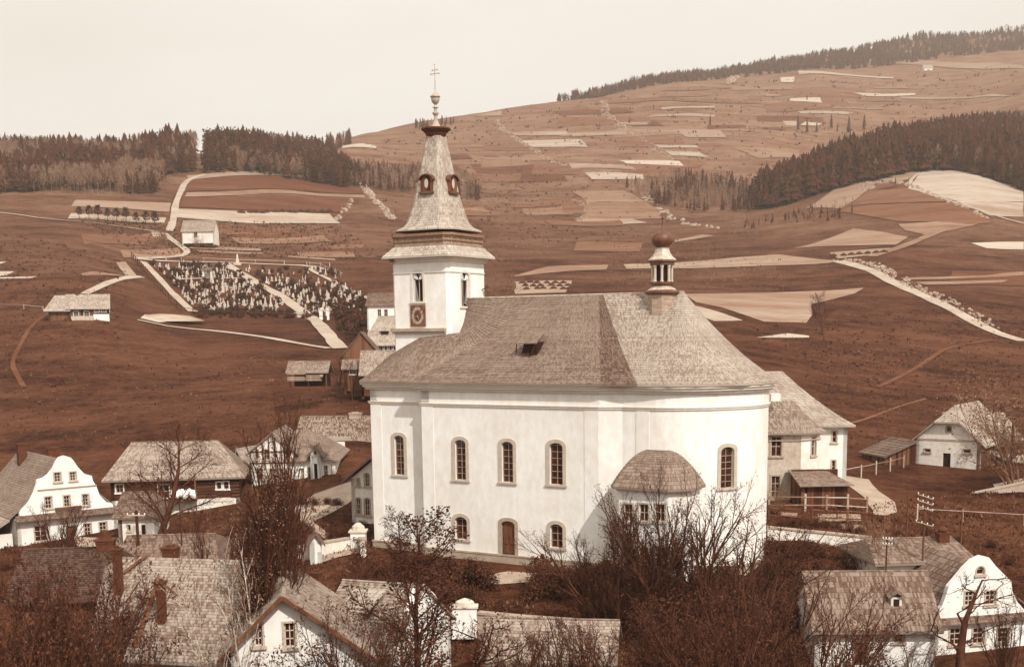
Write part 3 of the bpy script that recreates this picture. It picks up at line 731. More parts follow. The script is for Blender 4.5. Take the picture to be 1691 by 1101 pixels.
# width so that the right silhouette falls at column 803
def right_px(wd): return proj(ch.w(tL+wd, yT0+wd, ch.z(tL, yT0, 450)))[0]
lo, hi = 3, 10
for _ in range(30):
    m_ = (lo+hi)/2
    if right_px(m_) < 803: lo = m_
    else: hi = m_
TW = m_; tR = tL+TW; yT1 = yT0+TW; tc = ((tL+tR)/2, (yT0+yT1)/2)
zTe = ch.z(tL, yT0, 424); print('tower', tL, TW, zTe)
cc = .35
tp = [(tL+cc,yT0),(tR-cc,yT0),(tR,yT0+cc),(tR,yT1-cc),(tR-cc,yT1),(tL+cc,yT1),(tL,yT1-cc),(tL,yT0+cc)]
def twall(i, wins=()):
    p0, p1 = tp[i], tp[(i+1) % 8]; L = math.hypot(p1[0]-p0[0], p1[1]-p0[1])
    wall(ch, p0, p1, [(0,10),(L,10),(L,zTe-.3),(0,zTe-.3)], wins, m=M_plaster, t=.6, ms=M_trim)
bel = dict(arch=.6, nx=2, nz=1, sur=.22, mg=M_dark, depth=.3, bar=.05, name='belfry_window')
twall(0, [dict(pix=(682,449,699,498), **bel)]); twall(1); twall(2, [dict(pix=(762,450,775,506), **bel)]); twall(3); twall(4); twall(5); twall(6); twall(7)
# slanting louvre slats in the belfry arches
for (p0, p1, px0, px1, pt, pb) in ((tp[0], tp[1], 682, 699, 449, 462), (tp[2], tp[3], 762, 775, 450, 464)):
    F = frame_of(p0, p1); a0, zt_ = ch.a(px0, pt, p0, p1); a1, zb_ = ch.a(px1, pb, p0, p1); c = (a0+a1)/2; hw = (a1-a0)/2
    for sgn in (-1, 1):
        for k in range(5):
            g = MB(); x = c + sgn*(.05+hw*.9*k/5); xe = min(hw*.9, hw*.2*(k+1.2)+.1)
            z0 = zb_ + .0; top = z0 + (zt_-zb_)*(.95 - .5*(k/5)**2)
            g.tube(F(x, -.1, z0+.05+(0 if k < 3 else .1)), F(c + sgn*min(hw*.95, .05+hw*.9*k/5 + .32), -.1, min(top, z0+.75)), .035, .035, 4); g.build('louvre_slat', M_white, ch.o)
    # half-open slatted shutter below
    sl = MB(); zb2 = ch.a(px0, pb+38, p0, p1)[1]; sd_ = -1 if px0 < 700 else 1; xo = c + sd_*hw*.85
    for k in range(13):
        zz = zb2 + (zb_-zb2)*k/13; wdt = hw*(.85 - .75*k/13); xa, xb = (xo, xo - sd_*wdt)
        sl.tube(F(xa, -.12, zz), F(xb, -.12, zz+.12), .028, .028, 4)
    sl.tube(F(xo, -.12, zb2), F(xo, -.12, zb_), .035, .035, 4); sl.build('slatted_shutter', M_white, ch.o)
# tower cornice, ledge and string course
mb = MB(); mb.ring(tp, .55, zTe-.25, zTe-.05); mb.ring(tp, .40, zTe-.42, zTe-.253); mb.ring(tp, .22, zTe-.60, zTe-.423); mb.ring(tp, .08, zTe-1.55, zTe-1.45); mb.build('tower_cornice', M_trim, ch.o)
zl = ch.z(tL, yT0, 546); lg = MB(); lg.ring([tp[7], tp[0], tp[1]], .35, zl-.1, zl+.18, False); lg.ring([tp[7], tp[0], tp[1]], .22, zl-.28, zl-.103, False); lg.build('tower_ledge', M_stone, ch.o)
# clock
F = frame_of(tp[0], tp[1]); ca, cz1 = ch.a(679, 504, tp[0], tp[1]); cb_, cz0 = ch.a(704, 538.5, tp[0], tp[1]); ccx, ccz = (ca+cb_)/2, (cz0+cz1)/2
g = MB(); g.add([F(x,d,z) for z in (cz0, cz1) for x, d in ((ca,.12),(cb_,.12),(cb_,-.02),(ca,-.02))], [(0,1,5,4),(4,5,6,7),(0,4,7,3),(1,2,6,5),(0,3,2,1)])
ck = g.build('clock_dial', mat('dial_brown', .09, .35, 3.0), ch.o)
hx, hz_ = (cb_-ca)/2*.8, (cz1-cz0)/2*.86
def ell(r, k, n=48): t = 2*math.pi*k/n; return (ccx + hx*r*math.sin(t), ccz + hz_*r*math.cos(t))
g = MB()
for k in range(48):
    (x0,z0),(x1,z1) = ell(.5,k), ell(.5,k+1); g.add([F(ccx,.145,ccz),F(x0,.145,z0),F(x1,.145,z1)], [(0,2,1)])
g.build('dial_centre', mat('dial_dark', .06, .3, 3.0), ck)
def numeral(k, txt):
    g = MB(); t = 2*math.pi*k/12; up = Vector((hx*math.sin(t), hz_*math.cos(t))).normalized(); rt = Vector((up.y, -up.x))
    c = Vector((ccx + hx*.78*math.sin(t), ccz + hz_*.78*math.cos(t))); H = min(hx, hz_)*.36; wch = {'I': .11, 'V': .24, 'X': .24}; tot = sum(wch[q] for q in txt); x = -tot/2
    def stroke(x0, y0, x1, y1, w=.03):
        a = c + rt*(x0) + up*(y0*H); b = c + rt*(x1) + up*(y1*H); dd = (b-a).normalized(); nn = Vector((-dd.y, dd.x))*w
        g.add([F(q.x,.15,q.y) for q in (a-nn, b-nn, b+nn, a+nn)] + [F(q.x,.12,q.y) for q in (a-nn, b-nn, b+nn, a+nn)], [(0,1,2,3),(0,4,5,1),(2,6,7,3),(1,5,6,2),(3,7,4,0)])
    for q in txt:
        w = wch[q]; m_ = x+w/2
        if q == 'I': stroke(m_, -.5, m_, .5)
        if q == 'V': stroke(x+.02, .5, m_, -.5); stroke(x+w-.02, .5, m_, -.5)
        if q == 'X': stroke(x+.02, .5, x+w-.02, -.5); stroke(x+w-.02, .5, x+.02, -.5)
        x += w
    g.build('clock_numeral', M_bar, ck)
for k, t_ in enumerate(['XII','I','II','III','IIII','V','VI','VII','VIII','IX','X','XI']): numeral(k, t_)
for (an, ln) in ((150, .55), (250, .42)):
    g = MB(); t = rad(an); e = (ccx + hx*ln*math.sin(t), ccz + hz_*ln*math.cos(t)); g.tube(F(ccx,.17,ccz), F(e[0],.17,e[1]), .035, .015, 4); g.build('clock_hand', M_gold, ck)
# lamp bracket and small round dial
g = MB(); a_, z_ = ch.a(796, 477, tp[2], tp[3]); F2 = frame_of(tp[2], tp[3]); g.tube(F2(a_, 0, z_-.1), F2(a_, .6, z_+.15), .05, .05, 5); g.lathe([(.02,-.15),(.18,-.1),(.2,.1),(.05,.25)], 8, (F2(a_,.6,0)[0], F2(a_,.6,0)[1])); 
for i in range(len(g.v)-32, len(g.v)): x,y,z = g.v[i]; g.v[i] = (x,y,z+z_+.2)
g.build('bracket_lamp', M_tin, ch.o)
g = MB(); q = F(.1, .45, ch.a(651, 428, tp[0], tp[1])[1]); 
for s_ in (0, 1):
    vs = [(q[0]+.28*math.cos(2*math.pi*k/14), q[1]-.05*s_, q[2]+.34*math.sin(2*math.pi*k/14)) for k in range(14)]; g.add(vs, [tuple(range(14))])
g.add([(q[0]+.28*math.cos(2*math.pi*k/14), q[1]-.05*s_, q[2]+.34*math.sin(2*math.pi*k/14)) for s_ in (0,1) for k in range(14)], [(k,(k+1)%14,14+(k+1)%14,14+k) for k in range(14)])
g.build('round_emblem', M_tin, ch.o)
# tower roof: eaves skirt, drum of boards, cornice, bell-shaped spire, lantern disc, vase, cross
def octo(h, c=.28): k = h*c; return [(-h+k,-h),(h-k,-h),(h,-h+k),(h,h-k),(h-k,h),(-h+k,h),(-h,h-k),(-h,-h+k)]
def toct(h, z, c=.28): return [(tc[0]+x, tc[1]+y, z) for x, y in octo(h, c)]
hT = TW/2
Z = lambda py: ch.z(tc[0], tc[1]-hT, py)
Zc_ = lambda py: ch.z(tc[0], tc[1], py)
def skirt(mb, h0, z0, h1, z1, n, c0, c1, g=lambda t: t, lift=.05, th=.15):
    a, b = toct(h0, z0, c0), toct(h1, z1, c1); loft(mb, a+a[:1], b+b[:1], n, g, lift, th)
mb = MB(); skirt(mb, hT+.8, zTe-.08, hT+.05, Z(407), 4, .12, .14); mb.build('tower_eaves', M_sh_tower, ch.o)
mb = MB(); zd0, zd1 = Z(407), Z(388)
ring = [(x, y) for x, y, _ in toct(hT-.08, 0, .16)]; mb.ring(ring, .05, zd0, zd0+(zd1-zd0)*.45); mb.ring(ring, .02, zd0+(zd1-zd0)*.5, zd1)
for i in range(8):   # battens
    a, b = ring[i], ring[(i+1) % 8]; Fq = frame_of(a, b); L = math.hypot(b[0]-a[0], b[1]-a[1]); nb = max(1, int(L/.8))
    for k in range(nb+1):
        x = L*k/nb; mb.add([Fq(x+u, v, z) for z in (zd0, zd1) for u, v in ((-.04,.09),(.04,.09),(.04,0),(-.04,0))], [(0,1,5,4),(0,4,7,3),(1,2,6,5)])
mb.build('tower_drum', mat('drum_boards', .22, .5, 2.0, scale2=7, stretch=(1,1,3)), ch.o)
mb = MB(); mb.ring(ring, .16, zd0+(zd1-zd0)*.42, zd0+(zd1-zd0)*.54); mb.ring(ring, .24, zd1-.1, zd1+.12); mb.ring(ring, .12, zd1-.25, zd1-.103)
top = [(x, y, zd1+.12) for x, y in ring]; mb.add(top, [tuple(range(8))]); mb.build('drum_cornice', M_band, ch.o)
mb = MB(); zs0, zs1 = Zc_(383), Zc_(226)
prof = [(383, hT+.02), (376, 2.5), (368, 2.22), (355, 2.0), (330, 1.66), (300, 1.36), (270, 1.08), (245, .86), (226, .72)]
for (pa, ha), (pb, hb_) in zip(prof, prof[1:]):
    n = max(1, int(round((pa-pb)/5.0))); skirt(mb, ha*hT/3.0, Zc_(pa), hb_*hT/3.0, Zc_(pb), n, .30, .30, lambda t: t, .05, .06)
mb.build('spire_roof', mat('shingle_spire', .30, .3, .5, kind='shingle', spec=.15), ch.o)
# dormers of the spire (left face and right face)
def spire_h(py):
    for (pa, ha), (pb, hb_) in zip(prof, prof[1:]):
        if pb <= py <= pa: return (ha + (hb_-ha)*(pa-py)/(pa-pb)) * hT/3.0
for axis_ in (0, 1, 2, 3):
    h = spire_h(318); zb = Zc_(321); zt = Zc_(291); R4 = Matrix.Rotation(math.pi/2*axis_, 3, 'Z')
    def Q(x, y, z): v = R4 @ Vector((x, y, 0)); return (tc[0]+v.x, tc[1]+v.y, z)
    mb = MB(); w = .62; y0 = -h-.12; H = zt-zb
    arc = [(-w,zb+.1),(w,zb+.1)] + [(w*math.cos(math.pi*k/8), zb+H*.68+H*.26*math.sin(math.pi*k/8)) for k in range(9)]
    n = len(arc); mb.add([Q(x,y0,z) for x,z in arc]+[Q(x,y0+1.1,z) for x,z in arc], [tuple(range(n))]+[(k,k+n,(k+1)%n+n,(k+1)%n) for k in range(n)])
    dmo = mb.build('spire_dormer', M_board, ch.o)
    mb = MB(); arc2 = [(w*1.25*math.cos(math.pi*k/8), zb+H*.68+(H*.34)*math.sin(math.pi*k/8)) for k in range(9)]
    mb.add([Q(x,y0-.18,z) for x,z in arc2]+[Q(x,y0+1.0,z+.02) for x,z in arc2]+[Q(x*.9,y0-.18,z-.1) for x,z in arc2], [(k,k+1,k+10,k+9) for k in range(8)]+[(k,k+18,k+19,k+1) for k in range(8)])
    mb.add([Q(x,y,z) for z in (zb-.1, zb+.1) for x,y in ((-w-.12,y0-.2),(w+.12,y0-.2),(w+.12,y0+.6),(-w-.12,y0+.6))], [(0,1,5,4),(4,5,6,7),(0,4,7,3),(1,2,6,5),(0,3,2,1)])
    mb.build('dormer_hood', M_tin, dmo)
    mb = MB(); ov_ = [(.2*math.cos(2*math.pi*k/12), zb+H*.5+H*.26*math.sin(2*math.pi*k/12)) for k in range(12)]
    mb.add([Q(x,y0-.03,z) for x,z in ov_]+[Q(x,y0+.03,z) for x,z in ov_], [tuple(range(12))]+[(k,k+12,(k+1)%12+12,(k+1)%12) for k in range(12)]); mb.build('dormer_shutter', M_bar, dmo)
# lantern disc + vase + cross
sc = lambda p: [(r, Zc_(y)) for r, y in p]
mb = MB(); mb.lathe(sc([(.75,229),(.82,226),(.95,222),(.95,220),(1.15,218),(1.15,216),(1.33,215),(1.33,212.5),(.5,210)]), 16, tc); mb.build('spire_collar', M_brick, ch.o)
mb = MB(); mb.lathe(sc([(.5,210),(.3,205),(.17,198),(.14,192),(.28,188),(.28,186),(.16,185),(.13,179)]), 12, tc); mb.build('spire_neck', M_stone, ch.o)
mb = MB(); mb.lathe(sc([(.13,179),(.28,178),(.10,176),(.10,173),(.2,171.5),(.34,168),(.38,164),(.38,161),(.46,160.5),(.46,159),(.36,158),(.26,155),(.08,152),(.03,150)]), 14, tc, 0); mb.build('gilded_vase', M_gold, ch.o, smooth=True)
mb = MB(); zx = Zc_(122); mb.tube((*tc, Zc_(151)), (*tc, Zc_(107)), .05, .035, 6)
mb.tube((tc[0]-.42,tc[1],zx),(tc[0]+.42,tc[1],zx),.04,.04,5); mb.tube((tc[0]-.25,tc[1],Zc_(116)),(tc[0]+.25,tc[1],Zc_(116)),.03,.03,5)
for x_, z_ in ((-.44,zx),(.44,zx),(0,Zc_(107)),(-.26,Zc_(116)),(.26,Zc_(116))): mb.lathe([(.01,z_-.08),(.08,z_),(.01,z_+.08)], 6, (tc[0]+x_, tc[1]))
mb.build('tower_cross', M_gold, ch.o)
# ---- ridge turret (sanctus lantern)
sx = ch.a(1098, 500, (0, HW), (1, HW))[0]; cx_ = (sx, HW-.55); Zt = lambda py: ch.z(sx, HW-.55, py)
mb = MB()
def oct_l(mb, prof, n=8, rot=math.pi/8): mb.lathe([(r, Zt(y)) for r, y in prof], n, cx_, rot)
oct_l(mb, [(1.15,522),(1.12,500),(1.12,485)]); tb = mb.build('turret_base', mat('turret_boards', .26, .5, 1.0, scale2=6, stretch=(1,1,5)), ch.o)
mb = MB(); oct_l(mb, [(1.12,487),(1.42,484),(1.42,481.5),(1.15,479)]); mb.build('turret_ledge', M_tin, tb)
mb = MB(); oct_l(mb, [(1.18,479),(1.0,476),(.72,473),(.72,472)]); mb.build('turret_skirt', M_tinl, tb)
mb = MB(); oct_l(mb, [(.72,472),(.98,469),(.98,466),(.85,465)]); mb.build('lantern_sill', M_tin, tb); mb = MB(); oct_l(mb, [(.98,438),(.98,434),(1.1,433),(1.1,430),(.8,429)]); mb.build('lantern_cornice', M_tin, tb)
mb = MB(); oct_l(mb, [(.48,466),(.48,438)]); mb.build('lantern_core', M_dark, tb)
for k in range(8):
    t = math.pi/8 + k*math.pi/4; mb = MB(); c_ = (sx+.78*math.cos(t), HW-.55+.78*math.sin(t)); mb.lathe([(.15,Zt(466)),(.15,Zt(464)),(.11,Zt(463)),(.11,Zt(443)),(.16,Zt(441)),(.16,Zt(438))], 6, c_); mb.build('lantern_column', M_bar, tb)
mb = MB(); oct_l(mb, [(1.12,430),(1.12,428.5),(.85,424),(.62,417),(.55,411),(.6,410),(.3,408)]); mb.build('lantern_roof', M_tinl, tb)
mb = MB(); mb.lathe([(.3,Zt(409)),(.55,Zt(407)),(.80,Zt(402)),(.88,Zt(396)),(.82,Zt(390)),(.6,Zt(385)),(.25,Zt(382)),(.1,Zt(379)),(.08,Zt(372))], 18, cx_); mb.build('onion_dome', M_tin, tb, smooth=True)
mb = MB(); mb.tube((*cx_,Zt(378)), (*cx_,Zt(352)), .07, .03, 5); mb.lathe([(.03,Zt(362)),(.12,Zt(360)),(.03,Zt(357))], 8, cx_); mb.tube((sx-.3,HW-.55,Zt(355)),(sx+.3,HW-.55,Zt(355)),.03,.03,4); mb.build('turret_finial', M_tin, tb)
# ---- sacristy annex with curved roof in front of the chancel
ax0 = ch.a(1014, 880, (0, -2.6), (1, -2.6))[0]; ax1 = ch.a(1126, 880, (0, -2.6), (1, -2.6))[0]; yA = -2.6
zAe = ch.z(ax0, yA, 803); zAr = ch.z((ax0+ax1)/2, .5, 743); print('annex', ax0, ax1, zAe, zAr)
bev = 1.2
an = [(ax0, .6), (ax0+.1, yA+.5), (ax0+.45, yA), (ax1-bev*.9, yA), (ax1, yA+bev*.9), (ax1, .9)]
for i in range(5):
    p0, p1 = an[i], an[i+1]; wn_ = []
    if i == 2:
        for (x0, x1) in ((1031,1045),(1056,1071),(1083,1098)): wn_ += [dict(pix=(x0,832,x1,860), nx=2, nz=2, sur=.12), dict(pix=(x0,903,x1,925), nx=2, nz=2, sur=.12)]
    wall(ch, p0, p1, zAe, wn_, m=M_plaster, name='annex_wall')
mb = MB(); mb.ring(an, .35, zAe-.12, zAe+.05, False); mb.ring(an, .18, zAe-.3, zAe-.123, False); mb.build('annex_cornice', M_trim, ch.o)
rx0, rx1 = ch.a(1072, 743, (0, .2), (1, .2))[0], ch.a(1100, 743, (0, .2), (1, .2))[0]
oe = offset(an, .5, False); mb = MB(); tops = [(rx0,.3,zAr),(rx0,.25,zAr),(rx0,.2,zAr),(rx1,.2,zAr),(rx1,.25,zAr),(rx1,.4,zAr)]
loft(mb, [(x, y, zAe+.04) for x, y in oe], tops, 16, lambda t: math.sin(t*math.pi/2)**.92, .05); mb.build('annex_roof', M_sh_nave, ch.o)
# ---- steps at the door
zs = [-(k*.17) for k in range(6)]
for k in range(6):
    g = MB(); e = .45 + .34*k; g.box(-1.15-e, 1.15+e, -.75-e, -.13, -.17*(k+1), -.17*k - .004*k); 
    g.build('step', mat('pale_step', .5, .2, 2.0, rnd=.2), ch.o)
def poly_sample(rr, poly):
    x0 = min(p[0] for p in poly); x1 = max(p[0] for p in poly); y0 = min(p[1] for p in poly); y1 = max(p[1] for p in poly)
    while True:
        x, y = rr.uniform(x0, x1), rr.uniform(y0, y1); c = False; j = len(poly)-1
        for i in range(len(poly)):
            xi, yi = poly[i][:2]; xj, yj = poly[j][:2]
            if (yi > y) != (yj > y) and x < (xj-xi)*(y-yi)/(yj-yi)+xi: c = not c
            j = i
        if c: return x, y
M_grave_dull = mat('field_stone', .25, .4, .5, rnd=.2)
# ================================================================= fields, roads, paths on the hills
L_, Md, Dk = M_field, M_field2, M_field3
FIELDS = [
 # left side
 ([(126,331),(283,336),(280,351),(118,342)], Md), ([(118,353),(275,360),(272,369),(112,362)], L_), ([(309,291),(560,298),(590,301),(592,304),(312,298)], Md),
 ([(309,319),(600,323),(605,328),(306,326)], Md), ([(290,345),(545,354),(563,370),(292,360)], L_), ([(306,328),(597,330),(560,352),(296,343)], Dk),
 ([(312,299),(594,305),(600,321),(308,317)], Dk),
 ([(318,406),(430,411),(432,415),(312,411)], L_), ([(326,414),(435,418),(434,420),(330,417)], L_), ([(478,423),(552,428),(556,431),(474,425)], Md),
 ([(0,433),(12,433),(0,437)], L_), ([(0,449),(25,449),(12,455),(0,457)], L_), ([(0,459),(62,457),(50,461),(0,461)], L_), ([(133,453),(150,449),(200,455),(205,457),(140,456)], L_),
 ([(250,384),(262,383),(272,393),(255,393)], L_), ([(192,434),(208,433),(228,458),(212,460)], L_),
 ([(232,526),(240,520),(290,521),(298,530),(262,533)], L_), 
 # middle hill
 ([(841,219),(935,217),(940,224),(851,225)], L_), ([(938,222),(1034,217),(1036,223),(946,227)], L_), ([(862,233),(960,231),(972,244),(878,244)], L_),
 ([(939,270),(1045,276),(1052,282),(945,279)], L_), ([(965,286),(1062,289),(1064,297),(978,297)], L_), ([(1022,266),(1122,267),(1130,275),(1035,271)], L_),
 ([(944,317),(1030,316),(1066,334),(970,335)], L_), ([(970,336),(1068,334),(1098,362),(965,361)], Md), ([(957,364),(975,359),(1035,359),(1070,369),(950,369)], L_),
 ([(795,261),(860,262),(862,264),(800,264)], Md), ([(790,184),(828,184),(829,192),(780,193)], Md), ([(560,243),(622,243),(622,246),(565,246)], L_),
 ([(1017,213),(1123,217),(1125,221),(1030,220)], Md), ([(1114,215),(1190,216),(1201,228),(1135,228)], Md), ([(1080,240),(1150,241),(1155,245),(1090,245)], L_), ([(1098,250),(1155,252),(1172,261),(1110,258)], L_),
 ([(1065,195),(1080,191),(1182,190),(1180,195)], L_), ([(1018,203),(1070,203),(1070,207),(1025,207)], L_), ([(1090,179),(1180,176),(1182,179),(1095,182)], L_), ([(1105,148),(1205,143),(1207,147),(1090,152)], Md),
 ([(1090,158),(1170,156),(1172,159),(1088,161)], Md), ([(1000,140),(1100,135),(1102,138),(1005,143)], Md), ([(985,168),(1180,166),(1260,171),(985,173)], Dk),
 ([(850,456),(905,441),(1005,438),(1002,446),(900,452),(850,458)], L_), ([(1030,437),(1285,421),(1385,431),(1370,435),(1035,445)], L_), 
 ([(850,466),(945,464),(935,484),(852,487)], L_), ([(1130,486),(1427,476),(1410,486),(1340,503),(1342,520),(1332,534),(1262,532),(1190,508),(1150,500)], L_),
 ([(1130,502),(1160,508),(1228,530),(1180,531),(1150,520)], L_), ([(1250,558),(1300,551),(1336,555),(1337,558)], L_), ([(1114,397),(1160,388),(1180,390),(1115,401)], Md),
 ([(1218,248),(1230,248),(1320,248),(1320,255),(1240,255)], Md), ([(1235,256),(1320,255),(1320,262),(1255,263)], L_),
 # right, upper
 ([(1318,118),(1335,118),(1478,129),(1475,131),(1320,124)], L_), ([(1289,129),(1313,128),(1311,137),(1290,137)], L_), ([(1440,145),(1500,142),(1498,147),(1445,147)], Md), ([(1408,154),(1512,155),(1512,158),(1430,160)], L_), 
 ([(1485,161),(1640,156),(1680,158),(1630,160),(1490,164)], L_), ([(1415,164),(1485,166),(1490,168),(1420,168)], Md), ([(1305,164),(1355,162),(1358,171),(1305,168)], L_), ([(1376,178),(1460,179),(1460,181),(1376,180)], L_), ([(1318,185),(1410,187),(1402,190),(1322,189)], L_),
 ([(1293,201),(1320,201),(1318,209),(1298,208)], L_), ([(1330,202),(1360,205),(1350,209),(1322,208)], L_), ([(1265,156),(1292,158),(1290,160),(1265,160)], L_), ([(1290,100),(1420,97),(1640,104),(1691,110),(1691,114),(1500,107),(1310,104)], Md),
 # right, middle hillock
 ([(1525,282),(1600,283),(1645,300),(1691,312),(1691,334),(1590,336),(1500,312)], L_), ([(1570,335),(1691,335),(1691,359),(1635,357)], L_), ([(1440,296),(1490,284),(1522,283),(1500,297),(1480,303)], Md),
 ([(1430,318),(1500,312),(1570,334),(1400,341)], Md), ([(1400,342),(1580,337),(1640,368),(1600,372),(1480,366),(1385,350)], Dk), ([(1330,345),(1400,300),(1450,302),(1390,345)], Md),
 ([(1484,371),(1617,370),(1600,375),(1530,389),(1495,381)], Md), ([(1604,402),(1691,400),(1691,413),(1630,411)], L_), ([(1310,411),(1410,378),(1500,392),(1480,405),(1370,407)], Md),
 ([(1488,460),(1691,449),(1691,455),(1495,463)], L_), ([(1508,467),(1666,463),(1655,467),(1530,471)], L_), ([(1370,418),(1480,410),(1440,422),(1385,428)], Md),
]
for i, (pix, m) in enumerate(FIELDS): field(pix, m, 'field', 200)
MP = M_road
rr = random.Random(99); PM = [mat('pasture_plot', .10, .5, .06, scale2=.6, stretch=(.3,1.5,1), bump=.4, bscale=.5, bdist=.5, spec=.05), mat('green_plot', .062, .6, .06, scale2=.6, stretch=(.3,1.5,1), bump=.4, bscale=.5, bdist=.5, spec=.05), mat('dry_plot', .145, .4, .06, scale2=.6, stretch=(.3,1.5,1), bump=.4, bscale=.5, bdist=.5, spec=.05)]
REG = [[(650,235),(1000,175),(1300,135),(1660,125),(1660,160),(1300,200),(1210,290),(1000,420),(680,420)], [(120,375),(560,375),(600,425),(240,420)], [(1420,470),(1691,420),(1691,520),(1560,500)], [(0,540),(430,590),(430,640),(0,640)], [(1180,540),(1500,560),(1480,620),(1320,610)]]
for i in range(58):
    reg = rr.choices(REG, [40, 8, 3, 0, 0])[0]; cx0, cy0 = poly_sample(rr, reg); w = rr.uniform(25, 80)*(1 if cy0 < 430 else 1.8); h = rr.uniform(3, 9)*(1 if cy0 < 430 else 2); sk = rr.uniform(-8, 14); sl = rr.uniform(-.03, .06)
    pix = [(cx0-w, cy0-h+sl*w), (cx0+w, cy0-h-sl*w), (cx0+w+sk, cy0+h-sl*w), (cx0-w+sk, cy0+h+sl*w)]
    pts = [hit(x, y, 150) for x, y in pix]
    if all(pts) and max(p.y for p in pts)-min(p.y for p in pts) < 140: drape('meadow_plot', [(p.x, p.y) for p in pts], rr.choice(PM), (pts[0].y*.00022 + .004*i))
ribbon('field_path', [(340,289),(304,298),(302,315),(290,335),(288,365),(280,383)], 3.2, MP)
ribbon('field_path', [(272,386),(296,404),(315,419),(300,424),(225,428)], 3.0, MP)
ribbon('field_path', [(140,486),(180,467),(212,458),(236,458)], 2.4, MP)
ribbon('field_path', [(0,352),(60,360),(130,369),(200,374),(262,384)], 1, MP)
ribbon('graveyard_path', [(228,529),(330,543),(440,558),(545,576)], 2.0, MP, 150)
ribbon('graveyard_path', [(374,436),(420,465),(470,492),(520,528),(563,577)], 3.6, MP, 150)
ribbon('graveyard_path', [(237,433),(262,459),(290,490),(320,516)], 2.6, MP, 150)
ribbon('graveyard_path', [(295,462),(340,459),(420,461)], 1.8, MP, 150); ribbon('graveyard_path', [(508,443),(552,466),(600,490),(618,498)], 1.8, MP, 150)
ribbon('graveyard_path', [(222,428),(300,431),(374,435),(470,437),(530,440),(562,453)], 2.2, MP, 150)
ribbon('hill_road', [(1691,564),(1640,549),(1600,527),(1550,500),(1500,478),(1462,460),(1430,443),(1385,432)], 4.5, MP, 150)
ribbon('hill_road', [(1440,425),(1500,405),(1520,395),(1570,375)], 4, Md, 200)
ribbon('hill_track', [(1450,640),(1560,575),(1640,562)], 1.0, Dk, 150); ribbon('hill_track', [(1400,700),(1480,672),(1530,658)], .6, Dk, 150, .05); ribbon('hill_track', [(1691,370),(1640,357),(1560,331),(1495,306),(1520,285)], 1.8, M_road, 300)
ribbon('meadow_track', [(40,640),(18,600),(50,540),(72,522),(84,516)], 1.0, Dk, 150)
# stony balks running down the slope
def stone_row(pix, w, label, n=160, m=None):
    pts = [p for p in (hit(x, y, 200) for x, y in pix) if p]; rr = random.Random(int(pix[0][0])); mb = MB(); tot = sum((b-a).length for a, b in zip(pts, pts[1:]))
    for a, b in zip(pts, pts[1:]):
        k = int(n*(b-a).length/tot)
        for _ in range(k):
            p = a.lerp(b, rr.random()); s = rr.uniform(.4, 1.5)*p.y*.0011; x = p.x+rr.uniform(-w, w); y = p.y+rr.uniform(-w, w); z = ter(x, y)
            vs = [(x+s*rr.uniform(.6,1.3)*math.cos(t)*1.5, y+s*math.sin(t)*1.5, z-.2) for t in (0,1.5,3,4.6)] + [(x+s*.7*math.cos(t), y+s*.7*math.sin(t), z+s*rr.uniform(.6,1.2)) for t in (.3,1.8,3.3,4.9)]
            mb.add(vs, [(0,1,5,4),(1,2,6,5),(2,3,7,6),(3,0,4,7),(4,5,6,7)])
    tag(mb.build('stone_balk', m or M_grave_dull), label, 'stone row', 'rows of field stones', 'stuff')
stone_row([(820,200),(830,215),(862,236),(890,255),(920,272),(940,275)], 2.5, 'pale row of stones down the hillside left of the small light fields')
stone_row([(997,168),(1000,190),(1040,218),(1075,240),(1115,265)], 4, 'long broken row of stones crossing the upper hillside above the turret')
stone_row([(594,302),(612,322),(635,345),(648,362)], 2, 'stone row slanting beside the forest edge left of the tower')
stone_row([(940,330),(965,335),(970,350),(955,366)], 2, 'curved stone edge left of the pale terraced field', 70)
stone_row([(555,365),(575,340),(580,330)], 1.5, 'short stone row below the left wood', 40)
stone_row([(1060,318),(1080,340),(1105,358),(1180,378)], 3, 'stones scattered below the middle wood', 90)
stone_row([(1205,118),(1212,128),(1205,140)], 5, 'pale stone patch high on the hill under the wood', 60)
stone_row([(1385,430),(1440,436),(1500,470),(1560,495),(1640,540)], 3, 'rubble verge along the hill road on the right', 260)
stone_row([(1475,300),(1500,305),(1560,330),(1625,360)], 2, 'stones along the track over the right hillock', 120)
stone_row([(1420,318),(1440,303),(1470,300)], 4, 'rocky scrub on top of the right hillock', 60)
# ================================================================= woods
def conifer_geo(rr, H, tiers, n, w=.17):
    vs, fs = [], []; base = .12*H; ph = rr.uniform(0, 6)
    R = H*w*rr.uniform(.8, 1.2); vs += [(R*.06*math.cos(t), R*.06*math.sin(t), -1.5) for t in (0, 2.1, 4.2)] + [(0, 0, H*.5)]; fs += [(0,1,3),(1,2,3),(2,0,3)]
    for k in range(tiers):
        f = k/tiers; z0 = base + (H-base)*f; z1 = base + (H-base)*min(1, f+1.7/tiers); r = R*(1-f)**.8*rr.uniform(.75, 1.15) + .15; o = len(vs); vs.append((0, 0, z1))
        for i in range(n):
            t = 2*math.pi*i/n + ph + k*.7; q = r*(1.0 if i % 2 else .55)*rr.uniform(.75, 1.2); vs.append((q*math.cos(t), q*math.sin(t), z0 - (.06*H/ tiers*3 if i % 2 else -.1)*rr.uniform(.5, 1.3)))
        fs += [(o, o+1+i, o+1+(i+1) % n) for i in range(n)]
    return vs, fs
